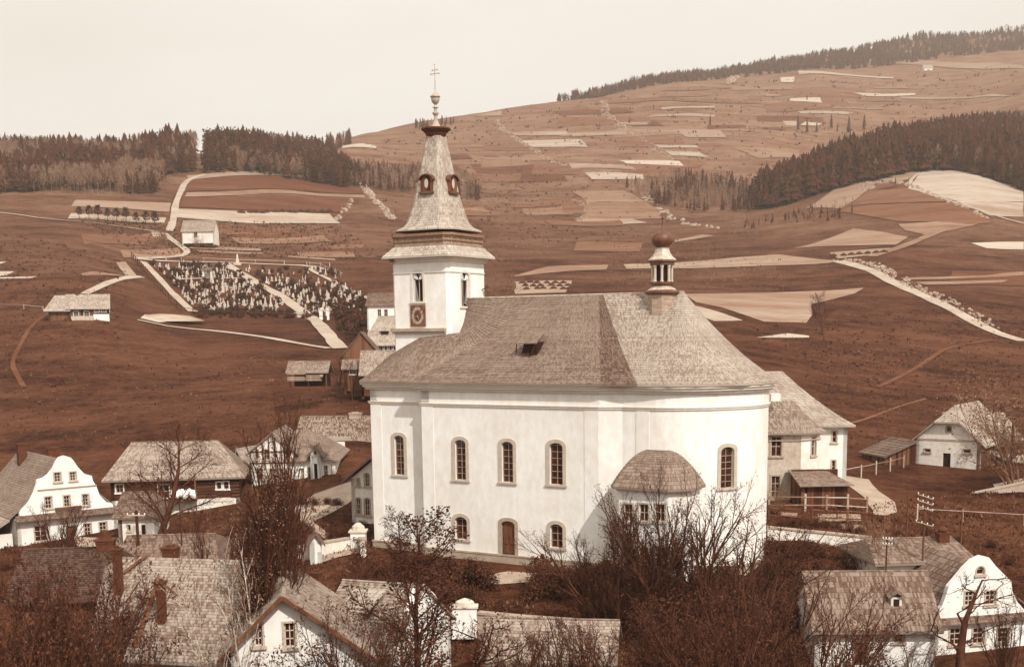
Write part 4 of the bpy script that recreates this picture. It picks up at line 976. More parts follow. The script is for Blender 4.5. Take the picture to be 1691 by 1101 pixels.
def birch_geo(rr, H, n=70):
    """bare pale broadleaf: thin stem and a cloud of fine upright twigs"""
    vs, fs = [], []
    r = .12; vs += [(r*math.cos(t), r*math.sin(t), -1) for t in (0,2.1,4.2)] + [(.0,0,H*.8)]; fs += [(0,1,3),(1,2,3),(2,0,3)]
    for _ in range(n):
        f = rr.random()**.7; z = H*(.3+.55*f); a = rr.uniform(0, 6.28); R = H*.16*math.sin(math.pi*min(1,.25+.75*f)); x, y = R*rr.random()*math.cos(a), R*rr.random()*math.sin(a)
        L = H*rr.uniform(.08,.16); dx, dy = math.cos(a)*L*.4, math.sin(a)*L*.4; w = rr.uniform(.08,.22); b = rr.uniform(0, 3.14); cx, cy = w*math.cos(b), w*math.sin(b)
        o = len(vs); vs += [(x-cx,y-cy,z),(x+cx,y+cy,z),(x+dx+cx*.3,y+dy,z+L)]; fs.append((o,o+1,o+2))
    return vs, fs
def round_geo(rr, H=14.0, n=95):
    vs, fs = [], []; vs += [(.15*math.cos(t), .15*math.sin(t), -1) for t in (0,2.1,4.2)] + [(0,0,H*.6)]; fs += [(0,1,3),(1,2,3),(2,0,3)]
    for _ in range(n):
        a = rr.uniform(0, 6.28); e = math.asin(rr.uniform(-.75, 1)); k = rr.uniform(.55, 1.05); R = H*.24; x, y, z = R*k*math.cos(a)*math.cos(e), R*k*math.sin(a)*math.cos(e), H*.58+H*.4*k*math.sin(e)
        u = Vector((rr.gauss(0,1), rr.gauss(0,1), rr.gauss(0,1))).normalized(); v = u.orthogonal().normalized(); w = u.cross(v); s = rr.uniform(.35, .8); o = len(vs)
        for q in (v*s, w*s, -v*s-w*s*.4): vs.append((x+q.x, y+q.y, z+q.z))
        fs.append((o,o+1,o+2))
    return vs, fs
def wood(name, label, pts, n, H, mix=.0, tiers=6, nn=9, seed=1, birchw=(0,0), w=.17, rounds=0.0):
    """pts in (picture column, depth): the plan of the wood"""
    rr = random.Random(seed); protoC = [conifer_geo(rr, 1.0*20, tiers, nn, w) for _ in range(8)]; protoB = [birch_geo(rr, 16.0) for _ in range(6)]; protoR = [round_geo(rr) for _ in range(6)]
    V, Fc, mi = [], [], []
    pv = [(np.array(v), f) for v, f in protoC]; pb = [(np.array(v), f) for v, f in protoB]; pr = [(np.array(v), f) for v, f in protoR]
    def put(P_, x, y, s, m):
        v, f = P_; t = rr.uniform(0, 6.28); c, s_ = math.cos(t), math.sin(t); o = put.o
        q = np.stack([(v[:,0]*c - v[:,1]*s_)*s + x, (v[:,0]*s_ + v[:,1]*c)*s + y, v[:,2]*s + ter(x, y)], 1); V.append(q); Fc.extend([tuple(k+o for k in g) for g in f]); mi.extend([m]*len(f)); put.o += len(v)
    put.o = 0
    for _ in range(n):
        px, d = poly_sample(rr, pts); x = (px-CX)/FPX*d; y = d; cl = vnoise(x/25+3, y/25+9, 7)
        fe = (d-min(p[1] for p in pts))/(max(p[1] for p in pts)-min(p[1] for p in pts)+1e-6)
        if rr.random() < mix*(1.6 if cl > .5 else .4)*(1.8 if fe < .25 else 1): put(pb[rr.randrange(6)], x, y, H/16*rr.uniform(.6, .95), 1)
        elif rr.random() < rounds: put(pr[rr.randrange(6)], x, y, H/14*rr.uniform(.6, 1.0)*(.7+.6*vnoise(x/40, y/40, 3)), 0)
        else: put(pv[rr.randrange(8)], x, y, H/20*rr.uniform(.5, 1.05)*(.75+.55*vnoise(x/40, y/40, 3)), 0)
    V = np.concatenate(V); me = bpy.data.meshes.new(name); me.from_pydata(V.tolist(), [], Fc); me.materials.append(M_spruce); me.materials.append(M_birchcrown); me.polygons.foreach_set('material_index', mi)
    o = bpy.data.objects.new(name, me); COL.objects.link(o); tag(o, label, 'wood', None, 'stuff'); return o
wood('forest', 'dark spruce forest with pale bare birches along the left skyline', [(-160,622),(0,625),(150,622),(285,640),(300,700),(345,720),(352,800),(250,830),(0,800),(-160,800)], 2600, 17, .5, seed=2, w=.25, rounds=.35)
wood('forest', 'rounded spruce wood behind the striped fields left of the tower', [(362,712),(450,722),(590,722),(596,760),(585,840),(545,900),(450,900),(370,850)], 1500, 15.5, .2, seed=3, w=.27, rounds=.6)
wood('forest', 'open birch and spruce wood behind the tower spire', [(590,735),(640,740),(800,760),(800,840),(700,860),(600,850)], 480, 12, .8, seed=4, rounds=.5)
wood('forest', 'spruce covered spur descending on the right', [(1238,700),(1300,690),(1370,695),(1450,695),(1500,712),(1560,706),(1640,676),(1700,652),(1800,630),(1860,800),(1800,900),(1691,905),(1560,875),(1450,845),(1380,800),(1320,760),(1250,735)], 5200, 19, .06, seed=5, w=.25, rounds=.3)
wood('forest', 'middle copse of spruces and bare trees above the turret', [(1062,740),(1120,700),(1235,690),(1250,720),(1240,790),(1180,850),(1100,850),(1050,800),(1030,800)], 420, 12, .6, seed=6, rounds=.3)
wood('forest', 'distant dark wood along the crest of the high hill', [(925,1500),(980,1560),(1100,1680),(1250,1760),(1400,1830),(1550,1960),(1700,2020),(2100,2050),(2100,2320),(1700,2310),(1450,2210),(1250,2060),(1050,1900),(930,1560)], 4600, 14, .03, 3, 7, seed=7, w=.3, rounds=.5)
wood('forest', 'thin strip of trees on the skyline above the left part of the hill', [(700,1240),(770,1270),(780,1290),(700,1270)], 50, 9, .3, 3, 7, seed=8)
wood('forest', 'far wood edge beyond the left forest on the low skyline', [(545,930),(600,1150),(598,1180),(548,960)], 60, 15, .4, 4, 7, seed=9)
wood('scrub', 'low scrub and young spruces under the right spur', [(1200,560),(1300,560),(1420,600),(1400,650),(1300,660),(1190,640)], 160, 5, .6, 3, 7, seed=10)
# single spruces standing free
rr = random.Random(77)
sv = []
for k in range(3):
    a = MB(); v, f = conifer_geo(rr, 10, 8, 10, .16); a.add(v, f); sv.append(a)
sp_proto = []
def spruce(px, pyb, pyt, label):
    p = hit(px, pyb, 400)
    if not p: return
    h = (pyb-pyt)/FPX*p.y*1.03; k = len(sp_proto) % 3
    if len(sp_proto) < 3: o = sv[k].build('spruce_tree', M_spruce); me = o.data
    else: o = sp_proto[k].copy(); COL.objects.link(o)
    sp_proto.append(o); o.location = (p.x, p.y, p.z); o.scale = (h/10,)*3; o.rotation_euler = (0, 0, px); tag(o, label, 'spruce', 'single spruces on the hill')
for q in [(1318,217,193,'leftmost spruce of the row above the right wood'),(1333,221,198,'second spruce of the row above the right wood'),(1349,220,203,'short spruce third in the row above the right wood'),
          (1373,213,190,'taller spruce fourth in the row above the right wood'),(1383,218,204,'smallest spruce beside the gap in the row above the right wood'),(1402,222,194,'spruce standing just above the edge of the right wood'),
          (1427,217,192,'last tall spruce of the row, merging with the right wood'),(1333,166,156,'lone small spruce on the pale strip high on the hill'),(1394,114,103,'dark tree highest on the bare slope under the crest wood'),
          (1351,116,110,'tiny spruce left of the highest dark tree'),(1173,208,191,'bushy dark spruce on the field balk above the turret'),(1040,204,194,'small spruce on a balk in the middle of the hill'),(1080,181,172,'small spruce near the top of the middle hill'),
          (1479,304,293,'small spruce on top of the right hillock'),(1036,312,292,'spruce at the left end of the middle copse'),(1050,310,290,'second spruce at the left end of the middle copse')]: spruce(*q)
# row of young fruit trees below the left field
bt = MB(); v, f = birch_geo(random.Random(4), 8, 160); bt.add([(x*1.9, y*1.9, z) for x, y, z in v], f); fruit = None
for i, (x, y) in enumerate([(383,527),(428,529),(472,532),(517,535),(561,540),(605,543),(655,553),(700,556),(745,562)]):
    p = hit(x/2.897, 180+y/2.897, 200)
    if fruit is None: fruit = o = bt.build('fruit_tree', M_twig)
    else: o = mesh_copy(fruit, 'fruit_tree')
    o.location = p; o.scale = (.75 + .08*(i % 3),)*3; o.rotation_euler = (0, 0, i)
    tag(o, 'small round bare fruit tree in the row below the left forest, ' + ['leftmost','second from left','third from left','fourth from left','middle one','fourth from right','third from right','second from right','rightmost'][i], 'fruit tree', 'row of young trees on the left slope')
# ================================================================= graveyard
GP = [[(248,438),(372,438),(402,458),(470,500),(462,517),(328,517),(285,470)], [(300,440),(345,440),(400,452),(398,458),(300,457)], [(432,462),(560,468),(602,492),(605,522),(520,520)], [(385,440),(545,443),(570,462),(440,460)]]
rr = random.Random(11); gts = []
def stone_mesh(kind):
    m = MB()
    if kind == 0: m.box(-.45,.45,-.2,.2,-.3,.35); m.box(-.3,.3,-.1,.1,.35,1.3); m.add([(-.3,-.1,1.3),(.3,-.1,1.3),(0,-.1,1.65),(-.3,.1,1.3),(.3,.1,1.3),(0,.1,1.65)], [(0,1,2),(3,5,4),(0,2,5,3),(1,4,5,2)])
    if kind == 1: m.box(-.35,.35,-.25,.25,-.3,.5); m.box(-.08,.08,-.06,.06,.5,1.8); m.box(-.38,.38,-.055,.055,1.2,1.38)
    if kind == 2: m.box(-.4,.4,-.3,.3,-.3,.6); m.lathe([(.3,.6),(.14,2.1),(.02,2.3)], 4, (0,0), .78)
    if kind == 3: m.box(-.3,.3,-.12,.12,-.3,1.0); m.lathe([(.3,1.0),(.2,1.3),(.02,1.45)], 6, (0,0), 0, 1)
    return m
gm = [stone_mesh(k) for k in range(4)]; gproto = {}; gpos = []
for j in range(520):
    P_ = GP[rr.choices([0, 2, 1, 3], [52, 34, 9, 4])[0]]; px, py = poly_sample(rr, P_); p = hit(px, py, 200)
    if p: gpos.append(p)
gpos.sort(key=lambda p: p.y)
extra = MB()
for j, p in enumerate(gpos):
    k = rr.choices([0,1,2,3], [4,3,2,3])[0]; s = rr.uniform(.45, 1.1); t = CHR = rad(-20) + rr.uniform(-.25, .25)
    if j < 290:
        if k not in gproto: o = gproto[k] = gm[k].build('gravestone', M_grave)
        else: o = mesh_copy(gproto[k], 'gravestone')
        o.location = p; o.scale = (s*1.25, s, s*1.15); o.rotation_euler = (rr.uniform(-.05,.05), rr.uniform(-.05,.05), t)
        tag(o, 'small white gravestone among the crowded rows of the hillside graveyard', 'gravestone', 'gravestones in the hillside graveyard')
    else:
        c, s_ = math.cos(t), math.sin(t); g = gm[k]; extra.add([((x*c-y*s_)*s+p.x, (x*s_+y*c)*s+p.y, z*s+p.z) for x, y, z in g.v], g.f)
tag(extra.build('gravestones', M_grave), 'crowd of further white gravestones in the back of the hillside graveyard', 'gravestones', None, 'stuff')
M_shrub = mat('dark_shrub', .028, .6, .8)
def bushgeo(rr, n, rx, ry, rz, ls):
    vs, fs = [], []
    lob = [(rr.uniform(-.5,.5)*rx, rr.uniform(-.5,.5)*ry, rr.uniform(.2,.7)*rz, rr.uniform(.4,.7)) for _ in range(5)]
    for _ in range(n):
        lx, ly, lz, s = rr.choice(lob); a = rr.uniform(0,6.28); e = math.asin(rr.uniform(-.6,1)); r = s*rr.random()**.4*rr.uniform(.85,1.12)
        x, y, z = lx+r*rx*math.cos(a)*math.cos(e), ly+r*ry*math.sin(a)*math.cos(e), max(0.02, lz+r*rz*math.sin(e)*.8)
        u = Vector((rr.gauss(0,1), rr.gauss(0,1), rr.gauss(0,1))).normalized(); v = u.orthogonal().normalized(); q = ls*rr.uniform(.6,1.4); o = len(vs)
        w = u.cross(v); vs += [(x+v.x*q,y+v.y*q,z+v.z*q),(x+w.x*q*.6,y+w.y*q*.6,z+w.z*q*.6),(x-v.x*q,y-v.y*q,z-v.z*q),(x-w.x*q*.6,y-w.y*q*.6,z-w.z*q*.6)]; fs.append((o,o+1,o+2,o+3))
    return vs, fs
sh = MB(); bg = [bushgeo(random.Random(k), 60, 1.3, 1.3, 1.9, .35) for k in range(4)]
def scatter_shrubs(mb, polys, n, rr, s0=.6, s1=1.4, d0=150):
    for _ in range(n):
        px, py = poly_sample(rr, rr.choice(polys)); p = hit(px, py, d0)
        if not p: continue
        v, f = rr.choice(bg); s = rr.uniform(s0, s1); t = rr.uniform(0,6.28); c, q = math.cos(t), math.sin(t); mb.add([((x*c-y*q)*s+p.x,(x*q+y*c)*s+p.y,z*s+p.z-.2) for x,y,z in v], f)
scatter_shrubs(sh, GP + [GP[0]]*4 + [GP[2]]*3, 330, rr, .5, 1.3); scatter_shrubs(sh, [[(545,505),(605,505),(600,560),(570,572)]], 70, rr, .8, 1.8); scatter_shrubs(sh, [[(320,512),(470,516),(535,520),(535,527),(320,525)]], 110, rr, .5, .9)
tag(sh.build('graveyard_shrubs', M_shrub), 'dark low shrubs between and below the gravestones', 'shrubs', None, 'stuff')
# boundary fence of the graveyard
def fence(label, pix, h, gap, rails=2, post=.12, m=None, d0=150, picket=False, plan=None):
    pts = plan or [hit(x, y, d0).xy for x, y in pix]; th = thing('wooden_fence', label, 'fence', (pts[0][0], pts[0][1], ter(pts[0][0], pts[0][1]))); th.rotation_euler = (0,0,0); O = Vector((pts[0][0], pts[0][1], ter(*pts[0][:2])))
    rr = random.Random(int(O.x*10)); allp = []
    for a, b in zip(pts, pts[1:]):
        a, b = Vector(a[:2]), Vector(b[:2]); n = max(1, round((b-a).length/gap))
        for k in range(n + (1 if b == Vector(pts[-1][:2]) else 0)): q = a.lerp(b, k/n); allp.append(Vector((q.x, q.y, ter(q.x, q.y))) - O)
    for p in allp[:120]:
        g = MB(); e = rr.uniform(-.04,.04)*h; g.box(p.x-post/2, p.x+post/2, p.y-post/2, p.y+post/2, p.z-.3, p.z+h*rr.uniform(.95,1.08)); g.build('post', m or M_boardl, th)
    for k in range(rails):
        for p, q in zip(allp, allp[1:]):
            if rails > 1 or True:
                z = h*(.35 + .5*k/(max(1, rails-1))) if rails > 1 else h*.85
                g = MB(); z2 = rr.uniform(-.04,.04); g.tube((p.x,p.y-.1,p.z+z+z2), (q.x,q.y-.1,q.z+z-z2), post*.4, post*.36, 4); g.build('rail', m or M_boardl, th)
    if picket:
        for p, q in zip(allp, allp[1:]):
            g = MB(); n = max(2, int((q-p).length/.35))
            for k in range(n): c = p.lerp(q, (k+.5)/n); g.box(c.x-.05, c.x+.05, c.y-.05, c.y-.02, c.z, c.z+h*.95)
            g.build('pickets', m or M_boardl, th, kind='stuff')
    return th
fence('long grey fence climbing the left edge of the graveyard', [(218,425),(245,455),(270,485),(298,514)], 2.2, 5, 2, .25, M_board)
fence('pale rail fence along the upper edge of the graveyard', [(222,426),(300,429),(374,433),(470,436),(545,440)], 1.5, 9, 1, .3, M_boardl)
fence('rail fence on the right upper corner of the graveyard', [(512,441),(530,442),(563,456)], 1.8, 6, 2, .3, M_boardl)
fence('post fence beside the graveyard lower edge', [(300,516),(335,520),(400,524),(470,526),(540,532)], 1.8, 9, 1, .25, M_board)
fence('low fence on the meadow left of the half timbered farmhouse', [(0,508),(40,510),(72,513)], 1.2, 8, 1, .22, M_boardl)
# graveyard cross monument, gate pillars, small chapel
p = hit(393, 437, 300); t = thing('monument', 'tall white monument on a broad base at the top of the graveyard path', 'monument', p)
g = MB(); g.box(-1.3,1.3,-1.3,1.3,-.5,.6); g.build('base', M_grave, t); g = MB(); g.box(-.55,.55,-.55,.55,.6,1.8); g.lathe([(.5,1.8),(.3,3.6),(.02,4.1)], 4, (0,0), .78); g.build('shaft', M_grave, t)
for i, (px, lb) in enumerate(((531,'left white pillar of the graveyard gate'),(542,'right white pillar of the graveyard gate'))):
    p = hit(px, 528, 200); t = thing('gate_pillar', lb, 'gate pillar', p, 0, 'graveyard gate pillars'); g = MB(); g.box(-.45,.45,-.45,.45,-.5,2.6); g.build('pillar', M_plaster, t); g = MB(); g.box(-.6,.6,-.6,.6,2.6,2.8); g.lathe([(.6,2.8),(.05,3.4)], 4, (0,0), .785); g.build('pillar_cap', M_grave, t)
B = Bld('cemetery_chapel', 'small dark open shrine in the middle of the graveyard', 'shrine', hit(336, 461, 300), -15)
for x in (0, 2.9): g = MB(); g.box(x, x+.4, 0, .4, -.5, 3.2); g.build('post', M_plaster, B.o)
g = MB(); g.box(.4, 2.9, 1.6, 1.8, -.5, 3.0); g.build('wall', M_grey, B.o); rectroof(B, 0, 3.3, 0, 2, 3.2, 4.1, 'x', .3, m=M_sh_dark, n=4)
B = Bld('family_tomb', 'white walled family tomb at the lower end of the graveyard', 'tomb', hit(487, 524, 300), -10); g = MB(); g.box(0,3,0,1,-.5,1.2); g.build('tomb_wall', M_grave, B.o); g = MB(); g.box(-.1,3.1,-.1,1.1,1.2,1.4); g.build('coping', M_trim, B.o)
g = MB(); rr = random.Random(5); p0 = hit(265, 527, 250)
nr = 14; vs = [(0,0,1.5)]; 
for k in range(3):
    for i in range(nr): t_ = 2*math.pi*i/nr; r = (2.6*(k+1))*rr.uniform(.85,1.1); vs.append((r*math.cos(t_)*1.5, r*math.sin(t_)*.7, [1.2,.8,-.6][k]*rr.uniform(.9,1.1)))
g.add(vs, [(0,1+i,1+(i+1)%nr) for i in range(nr)] + [(1+k*nr+i,1+(k+1)*nr+i,1+(k+1)*nr+(i+1)%nr,1+k*nr+(i+1)%nr) for k in range(2) for i in range(nr)]); o = g.build('earth_mound', M_field, smooth=True); o.location = p0; tag(o, 'pale flat heap of earth below the graveyard corner', 'mound')

hm_ = None
def heaps(pts, label, group, d0=200):
    global hm_
    for (x, y) in pts:
        p = hit(x, y, d0)
        if not p: continue
        if hm_ is None:
            r_ = random.Random(2); g = MB(); vs = [(0,0,.9)] + [(.7*r_.uniform(.8,1.2)*math.cos(k*.785), .7*r_.uniform(.8,1.2)*math.sin(k*.785), .55) for k in range(8)] + [(1.5*r_.uniform(.8,1.2)*math.cos(k*.785), 1.3*r_.uniform(.8,1.2)*math.sin(k*.785), -.1) for k in range(8)]
            g.add(vs, [(0,1+k,1+(k+1)%8) for k in range(8)]+[(1+k,9+k,9+(k+1)%8,1+(k+1)%8) for k in range(8)]); hm_ = o = g.build('manure_heap', M_shrub)
        else: o = mesh_copy(hm_, 'manure_heap')
        o.location = p; o.scale = (p.y/330,)*3; o.rotation_euler = (0, 0, x); tag(o, label, 'manure heap', group)
r2 = random.Random(6)
heaps([(862+i*14+j*5+r2.uniform(-3,3), 468+j*5+r2.uniform(-1,1)) for j in range(3) for i in range(6)], 'small dark manure heap on the short pale field right of the tower', 'heaps on the short pale field')
heaps([(400+i*11+r2.uniform(-3,3), 351+r2.uniform(-1,1)) for i in range(14)], 'tiny dark manure heap in the row along the long left strip field', 'heaps along the left strip field')
heaps([(1378+i*14+r2.uniform(-2,2), 424-i*1.1) for i in range(7)], 'dark manure heap on the strip beside the hill road', 'heaps beside the hill road')
# ================================================================= houses
W2 = dict(nx=2, nz=3, sur=.12, bar=.06); W1 = dict(nx=2, nz=2, sur=.1, bar=.06)
def pixout(B, p0, p1, pts): return [B.a(x, y, p0, p1) for x, y in pts]
def wins(lst, **k): return [dict(pix=q, **k) for q in lst]
def simple_house(name, label, cat, px, py, d, yaw, w, dp, ze, zr, axis, wallm, roofm, fw=(), sw=(), h0=0, h1=0, n=None, ov=.5, group=None, chim=(), side='right', g=lambda t: t, sep=None, gable_m=None, frontname='wall'):
    """front wall from (0,0) to (w,0); windows on the front and the right side given in local metres (x,z,w,h)"""
    B = Bld(name, label, cat, at(px, py, d), yaw, group)
    gp = lambda L: [(0,-3),(L,-3),(L,ze),(L/2,zr-.05),(0,ze)]
    bx = lambda q: dict(box=(q[0], q[1], q[0]+q[2], q[1]+q[3]), nx=2 if q[2] > .5 else 1, nz=2, sur=.08, bar=.05)
    fo = gp(w) if axis == 'y' and not h0 else ze; so = gp(dp) if axis == 'x' and not h1 else ze; lo_ = gp(dp) if axis == 'x' and not h0 else ze; bo = gp(w) if axis == 'y' and not h1 else ze
    wall(B, (0,0), (w,0), fo, [bx(q) for q in fw], m=wallm, ms=M_white)
    wall(B, (w,0), (w,dp), so, [bx(q) for q in (sw if side == 'right' else ())], m=gable_m or wallm, ms=M_white)
    wall(B, (w,dp), (0,dp), bo, m=wallm); wall(B, (0,dp), (0,0), lo_, [bx(q) for q in (sw if side == 'left' else ())], m=gable_m or wallm, ms=M_white)
    rectroof(B, 0, w, 0, dp, ze, zr, axis, ov, h0, h1, n, g, roofm, sep=sep)
    for (x, y, h) in chim: chimney(B, x, y, ze, zr+h)
    return B
# ---- white baroque gable house, far left
A = at(30, 893, 125)
B = Bld('gable_house', 'white house with a rounded baroque gable at the left edge', 'house', A, 38)
w = B.a(195, 870, (0,0), (1,0))[0]; p0, p1 = (0,0), (w,0)
zs = B.a(110, 851, p0, p1)[1]
lo_w = wins([(140,864,151,884),(165,862,177,880),(58,868,78,893)], **W2) + [dict(pix=(112,868,126,893), door=True)]
wall(B, p0, p1, [(0,-3),(w,-3),(w,zs),(0,zs)], lo_w, m=M_plaster, ms=M_sill)
up = pixout(B, p0, p1, [(191,845),(186,831),(176,828),(165,817),(160,803),(154,793),(152,785),(140,782),(133,775),(127,768),(122,760),(117,755),(107,752),(98,755),(93,762),(88,773),(80,783),(72,789),(62,792),(61,800),(57,812),(50,826),(44,834),(36,842),(33,848)])
up = [(a, z) for a, z in up][::-1]; up = [(max(.02,a), z) for a, z in up]
up2 = [(up[0][0], zs+.02), (up[-1][0], zs+.02)] + up[::-1]
wall(B, p0, p1, up2, wins([(90,780,101,795),(116,779,126,793),(75,820,86,839),(106,818,116,836),(137,816,147,834)], **W2), m=M_plaster, t=.45, name='gable_wall', ms=M_sill)
F = frame_of(p0, p1)
g = MB(); loft(g, [(-.2,-.9,zs-.05),(w+.2,-.9,zs-.05)], [(-.1,0,zs+.45),(w+.1,0,zs+.45)], 4, lambda t: t, .04, .06); g.build('pent_roof', M_sh_dark, B.o)
za = B.a(110, 805, p0, p1)[1]; g = MB(); a0 = B.a(62,805,p0,p1)[0]; a1 = B.a(160,803,p0,p1)[0]; g.add([F(x,dd,z) for z in (za-.06, za+.06) for x, dd in ((a0,.1),(a1,.1),(a1,0),(a0,0))], [(0,1,5,4),(4,5,6,7),(0,4,7,3),(1,2,6,5),(0,3,2,1)]); g.build('string_course', M_stone, B.o)
a0, zb = B.a(91, 838, p0, p1); a1, zt = B.a(134, 835, p0, p1); g = MB(); g.add([F(x,dd,z) for z in (zb-.3, zb+.0) for x, dd in ((a0,.35),(a1,.35),(a1,.02),(a0,.02))], [(0,1,5,4),(4,5,6,7),(0,4,7,3),(1,2,6,5),(0,3,2,1)]); g.build('flower_box', M_door, B.o)
pk = B.a(107, 757, p0, p1); dpth = 16; zr = pk[1]-.1; ye = B.a(57, 812, p0, p1)[1]
wall(B, (w,0), (w,dpth), zs, m=M_wallhouse); wall(B, (w,dpth), (0,dpth), zs, m=M_wallhouse); wall(B, (0,dpth), (0,0), zs, m=M_wallhouse)
g = MB(); loft(g, [(-.6,dpth,zs+.2),(-.6,.4,zs+.2)], [(pk[0],dpth,zr),(pk[0],.4,zr)], 30, lambda t: .8*t+.2*t**2 if t < 1 else 1, .05); loft(g, [(w+.4,.4,zs+.2),(w+.4,dpth,zs+.2)], [(pk[0],.4,zr),(pk[0],dpth,zr)], 30, lambda t: .8*t+.2*t**2, .05); g.build('roof', M_sh_nave, B.o)
g = MB(); loft(g, [(-3.6,dpth,zs-1.6),(-3.6,.2,zs-1.6)], [(-.6,dpth,zs+.1),(-.6,.2,zs+.1)], 9, lambda t: t, .05); g.build('lean_to_roof', M_sh_light, B.o)
wall(B, (-3.2,.4), (-.4,.4), zs-1.4, m=M_wallhouse, name='lean_to_wall'); wall(B, (-3.2,dpth), (-3.2,.4), zs-1.8, m=M_wallhouse, name='lean_to_wall')
chimney(B, pk[0]-.9, 12.0, zr-2, zr+.9, .95, .8); chimney(B, pk[0]+.7, 6.0, zr-2, zr+.75, 1.2, .6)
# ---- low annex beside it
B = Bld('low_annex', 'low white outbuilding with a dark hipped roof right of the baroque gable house', 'outbuilding', at(197, 890, 122), 5)
w = B.a(262, 880, (0,0), (1,0))[0]; ze = B.z(0, 0, 851); zr = B.z(w/2, 3, 812)
wall(B, (0,0), (w,0), ze, [dict(pix=(234,866,241,884), door=True, mdark=True), dict(pix=(211,866,216,876), nx=1, nz=1, sur=.05)], m=M_wallhouse); wall(B, (w,0), (w,6), ze, m=M_wallhouse); wall(B, (w,6), (0,6), ze, m=M_wallhouse); wall(B, (0,6), (0,0), ze, m=M_board)
rectroof(B, 0, w, 0, 6, ze, zr, 'x', .5, .4, 1.2, 14, m=M_sh_dark)
# ---- log house with long shingle roof
B = Bld('log_house', 'dark log house with a long pale shingle roof and a balcony hung with bedding', 'house', at(187, 868, 134), 9)
w = B.a(397, 840, (0,0), (1,0))[0]; p0, p1 = (0,0), (w,0); D = 9.5
zl = B.z(w*.6, 0, 823); ze = B.z(w*.7, 0, 783); zr = B.z(w*.5, D/2, 729)
wall(B, p0, p1, [(0,-3),(w,-3),(w,zl),(0,zl)], [dict(pix=(300,845,318,862), nx=2, nz=2, sur=.1), dict(pix=(364,842,374,855), nx=2, nz=2, sur=.1), dict(pix=(232,840,243,868), door=True, mdark=True)], m=M_wallhouse, name='plaster_wall')
wall(B, p0, p1, [(0,zl+.02),(w,zl+.02),(w,ze),(0,ze)], [dict(pix=(358,796,366,807), nx=1, nz=2, sur=.12), dict(pix=(370,795,378,807), nx=1, nz=2, sur=.12), dict(pix=(192,800,204,813), nx=2, nz=2, sur=.12), dict(pix=(262,800,280,822), nx=2, nz=2, sur=.1)], m=M_log, ms=M_white, name='log_wall')
nl = 8; F = frame_of(p0, p1)
for k in range(nl):
    z = zl + (ze-zl)*(k+.5)/nl; xa, xb = w*.66, w
    for (xa, xb) in ((w*.64, B.a(356,800,p0,p1)[0]), (B.a(381,800,p0,p1)[0], w)):
        g = MB(); g.tube(F(xa,.03,z), F(xb+.0,.03,z), (ze-zl)/nl*.46, (ze-zl)/nl*.46, 6); g.build('log', M_log, B.o)
    for xa, xb in ((w*.64, B.a(356,800,p0,p1)[0]), (B.a(381,800,p0,p1)[0], w)): zc2 = z-(ze-zl)/nl*.5; g = MB(); g.box(xa, xb, -.06, .0, zc2-.025, zc2+.025); g.build('chinking', M_boardl, B.o)
for q0, q1 in (((w,0),(w,D)), ((w,D),(0,D)), ((0,D),(0,0))): wall(B, q0, q1, ze, m=M_log, name='log_wall')
rectroof(B, 0, w, 0, D, ze, zr, 'x', .8, 2.6, 3.2, sep=19, m=M_sh_nave, lift=.07, mat_sep=mat('pale_course', .21, .4, .5, kind='shingle', rnd=.06))
bx0 = B.a(262, 820, (0,-1.3), (1,-1.3))[0]; bx1 = B.a(325, 820, (0,-1.3), (1,-1.3))[0]
g = MB(); g.box(bx0, bx1, -1.3, -.02, zl-.1, zl+.08); bl = g.build('balcony_floor', M_board, B.o)
for k in range(12):
    g = MB(); x = bx0+(bx1-bx0)*k/11; g.box(x-.09, x+.09, -1.28, -1.23, zl+.08, zl+.95); g.build('baluster', M_board, bl)
g = MB(); g.box(bx0, bx1, -1.33, -1.2, zl+.95, zl+1.05); g.build('handrail', M_board, bl)
for x in (bx0+.1, bx1-.1): g = MB(); g.box(x-.08, x+.08, -1.3, -1.14, -2.5, ze); g.build('balcony_post', M_board, B.o)
g = MB(); g.tube((bx0+.8,-.1,zl-1.8),(bx0+1.9,-1.2,zl-.1),.09,.09,5); g.build('balcony_brace', M_boardl, B.o)
g = MB(); nx_, nz_ = 22, 8; vs = []; rr = random.Random(9); X0 = bx0+(bx1-bx0)*.35
for j in range(nz_):
    for i in range(nx_):
        x = X0+(bx1-.1-X0)*i/(nx_-1); t_ = j/(nz_-1); dz = 1.12+.1*math.sin(i*.9)+.06*math.sin(i*2.1); y = -1.2-.25*math.sin(t_*math.pi)-.05*math.sin(i*1.7); vs.append((x, y-.18*t_, zl+dz-t_*(.75+.12*math.sin(i*.7))))
g.add(vs, [(j*nx_+i, j*nx_+i+1, (j+1)*nx_+i+1, (j+1)*nx_+i) for j in range(nz_-1) for i in range(nx_-1)]); o = g.build('bedding', M_cloth, smooth=True); o.matrix_world = B.o.matrix_basis.copy(); sm = o.modifiers.new('t', 'SOLIDIFY'); sm.thickness = .12
o.location = B.loc; o.rotation_euler = B.o.rotation_euler; tag(o, 'white bedding hung to air over the log house balcony rail', 'bedding')
# ---- roof piece behind the log house
simple_house('farm_outbuilding', 'small outbuilding with pale shingle roof peeping out right of the log house', 'outbuilding', 378, 815, 150, -18, 3.2, 7, 2.2, 5.6, 'y', M_board, M_sh_light, fw=[(1.0,.3,.9,1.2)])
